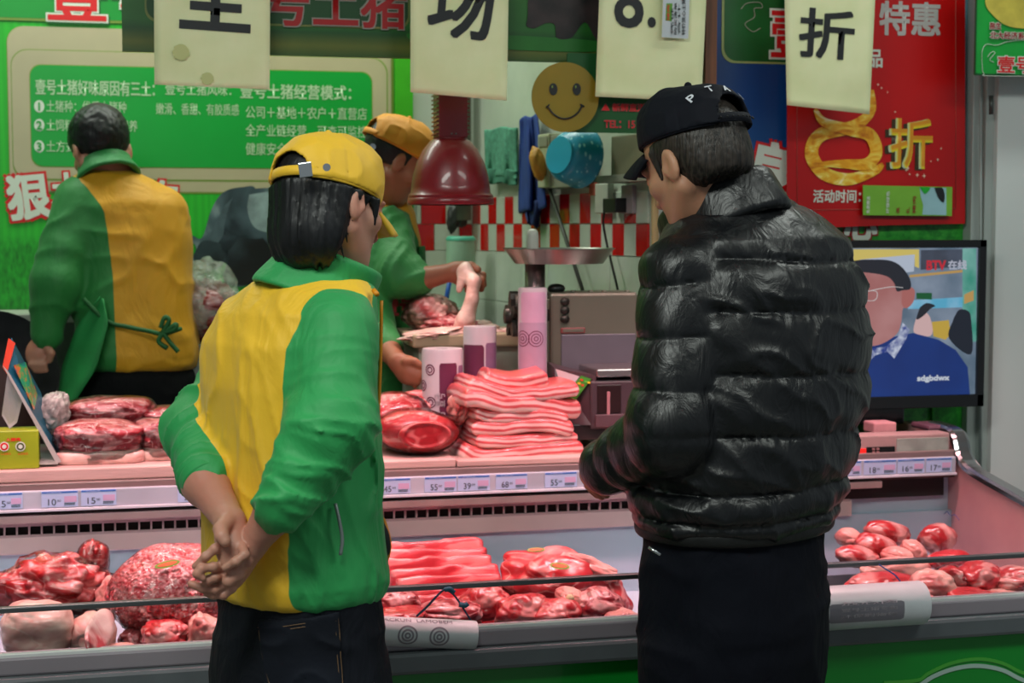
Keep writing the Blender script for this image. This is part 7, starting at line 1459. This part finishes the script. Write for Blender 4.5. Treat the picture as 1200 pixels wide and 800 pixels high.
    for s, th_, z_, rot in (('P', 2.25, 0.078, 36), ('T', 2.68, 0.092, 10), ('A', 3.12, 0.091, -12), ('S', 3.60, 0.078, -36)):
        x, y = 0.090 * 1.05 * math.sin(-th_), -0.010 + 0.116 * 1.05 * math.cos(th_); zz = z_; k = math.sqrt(max(0.05, 1 - ((zz - 0.030) / 0.098) ** 2)); pl_ = cc2 + cbs @ V3(x * k * 1.01, -0.01 + (y + 0.01) * k * 1.01, zz)
        nn = cbs @ V3(x / 0.0089, (y + 0.01) / 0.0128, (zz - 0.03) / 0.0096 * 1.0 * 1.3); nn = nn / np.linalg.norm(nn); up = cbs @ V3(0, 0, 1); up = up - nn * (up @ nn); up /= np.linalg.norm(up); rx = np.cross(up, nn)
        Mx = Matrix((rx.tolist(), up.tolist(), nn.tolist())).transposed().to_4x4(); Mx.translation = Vector((pl_ + nn * 0.003).tolist()); text('cap_letter', s, Mx @ Matrix.Rotation(math.radians(rot), 4, 'Z'), 0.0155, WHT, m, bold=0.03, width=0.013, align='CENTER')
    for i in range(9):
        th_ = math.pi + (i - 4) * 0.125; x, y = 0.0885 * 1.05 * math.sin(th_), -0.010 + 0.1145 * 1.05 * math.cos(th_); p = cc2 + cbs @ V3(x * 1.045, y * 1.045, -0.03 * y + 0.004 + 0.031); bm = bmesh.new(); bmesh.ops.create_icosphere(bm, subdivisions=1, radius=0.0021); bmesh.ops.translate(bm, verts=bm.verts, vec=Vector(p.tolist())); link('snap_dot', bm_mesh(bm, sm=True), plain('snap_hole', '#05060a', 0.6, var=0), m)
    hipc = Q(860, 650, D)
    def legs(P):
        d, lx, ly = loft(P, [(0.62, hipc[0], hipc[1], .172, .135), (0.72, hipc[0], hipc[1], .186, .150), (0.80, hipc[0], hipc[1], .188, .150), (0.90, hipc[0], hipc[1], .182, .138), (0.96, hipc[0], hipc[1], .172, .130)], R_, F_)
        for s in (1, -1):
            h_ = hipc + R_ * 0.088 * s; h_[2] = 0.72; kn = hipc + R_ * 0.098 * s + F_ * 0.02; kn[2] = 0.45; an = hipc + R_ * 0.105 * s; an[2] = 0.07; d = smin(d, chain(P, [h_, kn, an], [.098, .076, .062], .03), 0.03)
        return d - 0.005 * crease(P, UP, 7.0, 18, 8) - 0.004 * fbm(P, 8, 2, 5)
    V, F = netmesh('trousers', legs, V3(hipc[0] - .33, hipc[1] - .33, 0.02), V3(hipc[0] + .33, hipc[1] + .33, 0.98), 0.0075); put_mesh('trousers', V, F, cloth('navy_trousers', '#060915', rough=0.85, sheen=0, bst=0.4, spec=0.2), m)
    for s in (1, -1):
        an = hipc + R_ * 0.105 * s; V, F = blob((0.052, 0.14, 0.06), 17 + s, lump=0.05, sub=4, flat=0.5); V[:, 2] -= V[:, 2].min(); V = V @ np.stack([R_, F_, UP], 1).T + V3(an[0] + F_[0] * 0.05, an[1] + F_[1] * 0.05, 0.0); put_mesh('shoe', V, F, SHOE, m)
build_customer()

# ------------------------------------------------------------------ left butcher, back to us
def build_left_butcher():
    m = thing('person', 'person with short black hair in yellow and green uniform facing the green board', 'person', (0.02, 4.72, 0.1))
    R_, F_ = facing(-22); HB = basis(*facing(-30), 30, 4); hc = Q(118, 176, 4.70); D = 4.72
    st = [stn(434, 160, D, .165, .125), stn(415, 160, D, .178, .135), stn(370, 158, D, .172, .125), stn(320, 156, D, .172, .125), stn(270, 150, D, .180, .125), stn(240, 145, D, .172, .118), stn(220, 138, D, .140, .10), stn(204, 128, D, .09, .085), stn(196, 125, D, .06, .06)]
    ls, le, lw = Q(92, 238, 4.66), Q(66, 330, 4.60), Q(54, 392, 4.60); rs, re, rw = Q(192, 246, 4.74), Q(190, 330, 4.80), Q(165, 366, 4.88)
    def P_(P):
        T, lx, ly = loft(P, st, R_, F_); l = smin(cap(P, ls, le, .070, .066), cap(P, le, lw, .066, .042), .03); r = smin(cap(P, rs, re, .066, .058), cap(P, re, rw, .058, .04), .03); return T, lx, ly, l, r
    def jk(P):
        T, lx, ly, l, r = P_(P); z = P[:, 2]; T = T - 0.008 * fbm(P, 7, 2, 3) - 0.006 * crease(P, UP, 2.0, 16, 5, 4); l = l - 0.010 * crease(P, le - ls, 3, 16, 7); return smin(smin(T, l, .02), r, .02)
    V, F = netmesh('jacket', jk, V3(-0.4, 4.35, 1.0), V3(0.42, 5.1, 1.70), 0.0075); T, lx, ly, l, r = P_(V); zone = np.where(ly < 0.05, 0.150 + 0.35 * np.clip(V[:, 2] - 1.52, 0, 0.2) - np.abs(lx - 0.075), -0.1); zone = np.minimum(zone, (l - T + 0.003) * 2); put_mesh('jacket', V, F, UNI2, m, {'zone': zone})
    cc = Q(123, 197, 4.70); CB_ = basis(*facing(-25), 28, 6)
    def collar(P): L = (P - cc) @ CB_; rr_ = (np.hypot(L[:, 0] / 0.070, L[:, 1] / 0.078) - 1) * 0.072; return smax(np.abs(rr_ + 0.5 * np.clip(L[:, 2], -1, 0)) - 0.009 - 0.003 * fbm(L, 20, 2, 1), np.abs(L[:, 2] + 0.012) - 0.030, 0.012)
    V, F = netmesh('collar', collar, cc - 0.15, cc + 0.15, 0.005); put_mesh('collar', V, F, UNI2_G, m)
    wr, hp = Q(52, 396, 4.60), Q(46, 412, 4.59)
    fin = [[Q(40 + 4 * j, 418, 4.585), Q(37 + 5 * j, 427, 4.575), Q(42 + 4 * j, 434, 4.58)] for j in range(4)]
    def hands(P): return smin(chain(P, [le, wr], [.04, .026], .02), hand_f(P, wr, hp, fin, [Q(54, 404, 4.58), Q(60, 414, 4.57), Q(58, 422, 4.575)], r=0.009), 0.01)
    V1, F1 = netmesh('h', hands, V3(-0.35, 4.4, 1.0), V3(0.05, 4.8, 1.4), 0.0045, 1.5)
    def rhf(P): h2 = rw + V3(0, 0.07, 0.0); return smin(chain(P, [re, rw], [.04, .026], .02), hand_f(P, rw, h2, [[h2 + V3(-.03 + .02 * j, .03, 0), h2 + V3(-.03 + .02 * j, .06, -.02), h2 + V3(-.03 + .02 * j, .06, -.045)] for j in range(4)], [h2 + V3(-.03, 0, 0), h2 + V3(-.05, .03, -.01)], r=0.009, nrm=UP), 0.01)
    V3_, F3 = netmesh('r', rhf, rw - 0.2, rw + 0.22, 0.006, 1.5)
    def bodyf(P):
        L = (P - hc) @ HB; d = head_f(L); d = smin(d, cap(P, Q(124, 190, 4.71), Q(135, 225, D), .056, .06), .03); return smin(d, cap(P, Q(138, 240, D), Q(158, 420, D), .08, .10), .05)
    V2, F2 = netmesh('b', bodyf, V3(-0.2, 4.45, 1.0), V3(0.35, 5.0, 1.90), 0.005); put_mesh('body', np.vstack([V1, V2, V3_]), np.vstack([F1, F2 + len(V1), F3 + len(V1) + len(V2)]), SK4, m)
    def hairf(P):
        L = (P - hc) @ HB; d = ell(L, (0, -0.014, 0.040), (0.087, 0.100, 0.092)); th_ = np.arctan2(L[:, 0], -L[:, 1]); d = d - 0.0025 * vnoise(L * 110) - 0.002 * vnoise(L * 45)
        d = smax(d, -0.030 - L[:, 2] + 0.25 * np.clip(L[:, 1], -0.2, 0.0), 0.014); return smax(d, L[:, 1] - 0.055 + 0.5 * np.clip(0.03 - L[:, 2], 0, 1) * 1.6, 0.01)
    V, F = netmesh('hair', hairf, hc - 0.16, hc + 0.16, 0.0045); put_mesh('hair', V, F, H_BLACK, m)
    AP = plain('apron_green', '#1c8440', 0.7, var=0.1)
    # apron: skirt flap at the left, tie across the back with a bow
    vs, fs = [], []; nx, ny = 6, 14; Lp = [(118, 348), (90, 382), (72, 430), (66, 478)]; Rp = [(120, 350), (126, 378), (112, 432), (82, 480)]
    for j in range(ny + 1):
        v = j / ny * 3; i0 = min(2, int(v)); f_ = v - i0; l_ = [Lp[i0][q] + (Lp[i0 + 1][q] - Lp[i0][q]) * f_ for q in (0, 1)]; r_ = [Rp[i0][q] + (Rp[i0 + 1][q] - Rp[i0][q]) * f_ for q in (0, 1)]
        for i in range(nx + 1): u = i / nx; vs.append(tuple(Q(l_[0] + (r_[0] - l_[0]) * u, l_[1] + (r_[1] - l_[1]) * u, 4.545 + 0.02 * math.sin(u * 3 + v) + 0.03 * (1 - u))))
    for j in range(ny):
        for i in range(nx): a = j * (nx + 1) + i; fs.append((a, a + nx + 1, a + nx + 2, a + 1))
    me = bpy.data.meshes.new('apron'); me.from_pydata(vs, [], fs); smooth(me); o = link('apron', me, AP, m); md = o.modifiers.new('s', 'SOLIDIFY'); md.thickness = 0.004
    TI_ = plain('apron_tie', '#155c28', 0.7, var=0.1)
    tube('apron_tie', [Q(98, 350, 4.57), Q(125, 376, 4.562), Q(150, 383, 4.562), Q(175, 388, 4.565), Q(192, 391, 4.57), Q(212, 385, 4.62)], 0.0065, TI_, m, 6)
    for pts in ([(190, 390), (198, 376), (193, 372), (188, 384)], [(190, 390), (204, 386), (206, 380), (194, 388)], [(191, 390), (200, 402), (209, 412)], [(191, 390), (186, 400), (196, 408)]): tube('apron_bow', [Q(px, py, 4.56) for px, py in pts], 0.007, TI_, m, 6)
    hipc = Q(160, 434, D)
    def legs(P):
        d, lx, ly = loft(P, [(0.75, hipc[0], hipc[1], .15, .12), (0.95, hipc[0], hipc[1], .170, .135), (1.07, hipc[0], hipc[1], .165, .125)], R_, F_)
        for s in (1, -1): h_ = hipc + R_ * 0.085 * s; h_[2] = 0.9; an = hipc + R_ * 0.1 * s; an[2] = 0.17; d = smin(d, cap(P, h_, an, .092, .06), .03)
        return d - 0.004 * crease(P, UP, 2, 18, 8)
    V, F = netmesh('trousers', legs, V3(hipc[0] - .3, hipc[1] - .3, 0.11), V3(hipc[0] + .3, hipc[1] + .3, 1.1), 0.010); put_mesh('trousers', V, F, BLKT, m)
    for s in (1, -1):
        an = hipc + R_ * 0.1 * s; V, F = blob((0.05, 0.13, 0.055), 27 + s, lump=0.05, sub=3, flat=0.5); V[:, 2] -= V[:, 2].min(); V = V @ np.stack([R_, F_, UP], 1).T + V3(an[0] + F_[0] * 0.04, an[1] + F_[1] * 0.04, 0.101); put_mesh('shoe', V, F, SHOE, m)
build_left_butcher()

# ------------------------------------------------------------------ second butcher, reaching over the table
def build_right_butcher():
    m = thing('person', 'person in orange-yellow cap and green apron reaching out with a pork trotter', 'person', (0.72, 4.55, 0.1))
    R_, F_ = facing(62); HB = basis(*facing(66), 34, -4); hc = Q(463, 190, 4.56); D = 4.66
    st = [stn(520, 438, D, .16, .125), stn(440, 436, D, .165, .13), stn(380, 436, D, .168, .13), stn(320, 436, D, .170, .13), stn(280, 438, D, .165, .12), stn(250, 440, D, .14, .10), stn(228, 446, D, .08, .07)]
    ns, ne_, nw = Q(455, 268, 4.52), Q(468, 320, 4.42), Q(490, 328, 4.40); fs_, fe, fw = Q(430, 290, 4.50), Q(438, 380, 4.42), Q(454, 408, 4.32)
    def P_(P):
        T, lx, ly = loft(P, st, R_, F_); return T, lx, ly, smin(cap(P, ns, ne_, .06, .058), cap(P, ne_, nw, .056, .042), .03), smin(cap(P, fs_, fe, .062, .052), cap(P, fe, fw, .052, .045), .03)
    def jk(P): T, lx, ly, a, b = P_(P); return smin(smin(T - 0.007 * fbm(P, 7, 2, 5) - 0.005 * crease(P, RT, 2, 18, 4, 4), a - 0.009 * crease(P, nw - ne_, 3, 30, 9), .02), b, .02)
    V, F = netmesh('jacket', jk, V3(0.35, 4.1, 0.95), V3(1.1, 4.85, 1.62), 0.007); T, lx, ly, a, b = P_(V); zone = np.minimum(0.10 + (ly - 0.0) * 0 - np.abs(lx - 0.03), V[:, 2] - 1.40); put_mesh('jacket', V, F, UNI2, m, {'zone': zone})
    AP = plain('apron_green_dark', '#156a34', 0.7, var=0.08)
    fr = hc * 0
    def apron(P):
        T, lx, ly = loft(P, [(s[0], s[1], s[2], s[3] + .006, s[4] + .010) for s in st], R_, F_); d = np.abs(T) - 0.003; d = smax(d, -(ly + 0.01), 0.004); d = smax(d, P[:, 2] - 1.43, 0.01); return smax(d, np.abs(lx) - 0.155, 0.01)
    V, F = netmesh('apron', apron, V3(0.35, 4.1, 0.75), V3(1.1, 4.9, 1.5), 0.006, 1.6); put_mesh('apron', V, F, AP, m)
    kk_ = 4.30 / FPX; Mx = frame3(Q(449, 369, 4.345).tolist(), (RT * 0.85 - AW * 0.5 if False else RT * 0.9 + AW * 0.42).tolist(), (0.0, 0.0, 1.0)); 
    Mt = Matrix(((RT * 0.93 + AW * 0.36).tolist(), (0, 0, 1), (-AW * 0.93 + RT * 0.36).tolist())).transposed().to_4x4(); Mt.translation = Vector(Q(449, 370, 4.44).tolist()); text('apron_lettering', '壹号', Mt, 25 * kk_, plain('apron_red', '#8c1f1c', 0.6, var=0.05), m, bold=0.04, width=40 * kk_)
    wr, hp = Q(532, 318, 4.36), Q(546, 322, 4.36)
    fin = [q_ for q_ in ([Q(556, 318, 4.35), Q(566, 322, 4.34), Q(567, 334, 4.335)], [Q(557, 322, 4.345), Q(565, 328, 4.33), Q(564, 339, 4.33)], [Q(553, 326, 4.34), Q(558, 334, 4.33), Q(555, 341, 4.33)], [Q(548, 328, 4.345), Q(550, 336, 4.335), Q(547, 340, 4.335)])]
    w2, h2 = Q(466, 424, 4.22), Q(479, 434, 4.20); fin2 = [[Q(486 + (j % 2), 430 + 4 * j, 4.19), Q(492 - j, 436 + 4 * j, 4.185), Q(489 - j, 443 + 3 * j, 4.19)] for j in range(4)]
    def hands(P): 
        a = smin(chain(P, [ne_, nw, wr], [.036, .034, .023], .02), hand_f(P, wr, hp, fin, [Q(540, 312, 4.35), Q(552, 311, 4.33), Q(560, 316, 4.32)], r=0.0085, pr=0.026), 0.01); b = smin(chain(P, [fe, fw, w2], [.036, .033, .024], .02), hand_f(P, w2, h2, fin2, [Q(476, 424, 4.19), Q(486, 424, 4.18), Q(492, 428, 4.18)], r=0.0088, pr=0.027), 0.01); return np.minimum(a, b)
    V1, F1 = netmesh('h', hands, V3(0.5, 4.0, 1.0), V3(1.15, 4.5, 1.5), 0.004, 1.5)
    def bodyf(P): L = (P - hc) @ HB; d = head_f(L); d = smin(d, cap(P, Q(455, 212, 4.60), Q(444, 250, D), .054, .058), .03); return smin(d, cap(P, Q(440, 270, D), Q(436, 500, D), .08, .09), .05)
    V2, F2 = netmesh('b', bodyf, V3(0.4, 4.15, 0.95), V3(1.0, 4.8, 1.90), 0.005); put_mesh('body', np.vstack([V1, V2]), np.vstack([F1, F2 + len(V1)]), SK3, m)
    def hairf(P): L = (P - hc) @ HB; d = ell(L, (0, -0.016, 0.032), (0.080, 0.096, 0.087)) - 0.002 * vnoise(L * 80); d = smax(d, -0.035 - L[:, 2], 0.02); d = smax(d, L[:, 1] - 0.02, 0.02); cq = basis(*facing(66), 24, -4); return under_cap(P, d, hc + cq @ V3(0, -0.004, 0.012), cq, -0.05, sx=1.02)
    V, F = netmesh('hair', hairf, hc - 0.16, hc + 0.16, 0.005); put_mesh('hair', V, F, H_BLACK, m)
    cb_ = basis(*facing(66), 24, -4); make_cap(m, hc + cb_ @ V3(0, -0.004, 0.012), cb_, CAPO, 1.02, hole=True, back=-0.05); ri = Q(437, 172, 4.47); lathe('snap', [(0.004, 0), (0.009, 0), (0.009, 0.003), (0.004, 0.003)], ri.tolist(), BUCK, m, 14, (-AW).tolist())
    hipc = Q(436, 470, D)
    def legs(P):
        d, lx, ly = loft(P, [(0.75, hipc[0], hipc[1], .15, .12), (0.98, hipc[0], hipc[1], .15, .12)], R_, F_)
        for s in (1, -1): h_ = hipc + R_ * 0.085 * s; h_[2] = 0.85; an = hipc + R_ * 0.1 * s; an[2] = 0.17; d = smin(d, cap(P, h_, an, .085, .06), .03)
        return d
    V, F = netmesh('trousers', legs, V3(hipc[0] - .3, hipc[1] - .3, 0.11), V3(hipc[0] + .3, hipc[1] + .3, 1.0), 0.010); put_mesh('trousers', V, F, BLKT, m)
    for s in (1, -1):
        an = hipc + R_ * 0.1 * s; V, F = blob((0.05, 0.13, 0.055), 37 + s, lump=0.05, sub=3, flat=0.5); V[:, 2] -= V[:, 2].min(); V = V @ np.stack([R_, F_, UP], 1).T + V3(an[0] + F_[0] * 0.04, an[1] + F_[1] * 0.04, 0.101); put_mesh('shoe', V, F, SHOE, m)
    # the trotter it holds up
    tp = [Q(545, 318, 4.325), Q(556, 330, 4.30), Q(553, 350, 4.30), Q(546, 375, 4.31), Q(538, 398, 4.32)]
    def tf(P): return smin(chain(P, tp, [.020, .016, .017, .022, .034], .01), cap(P, Q(546, 314, 4.32), Q(538, 340, 4.32), .016, .010), .012) - 0.004 * fbm(P, 30, 2, 1)
    V, F = netmesh('t', tf, V3(0.7, 4.1, 1.05), V3(1.1, 4.5, 1.45), 0.004, 1.5); me = np_mesh('pork_trotter', V, F); o = recentre(link('pork_trotter', me, M_PALE)); tag(o, 'pale pork trotter dangling from the reaching hand above the bag rolls', 'meat')
build_right_butcher()
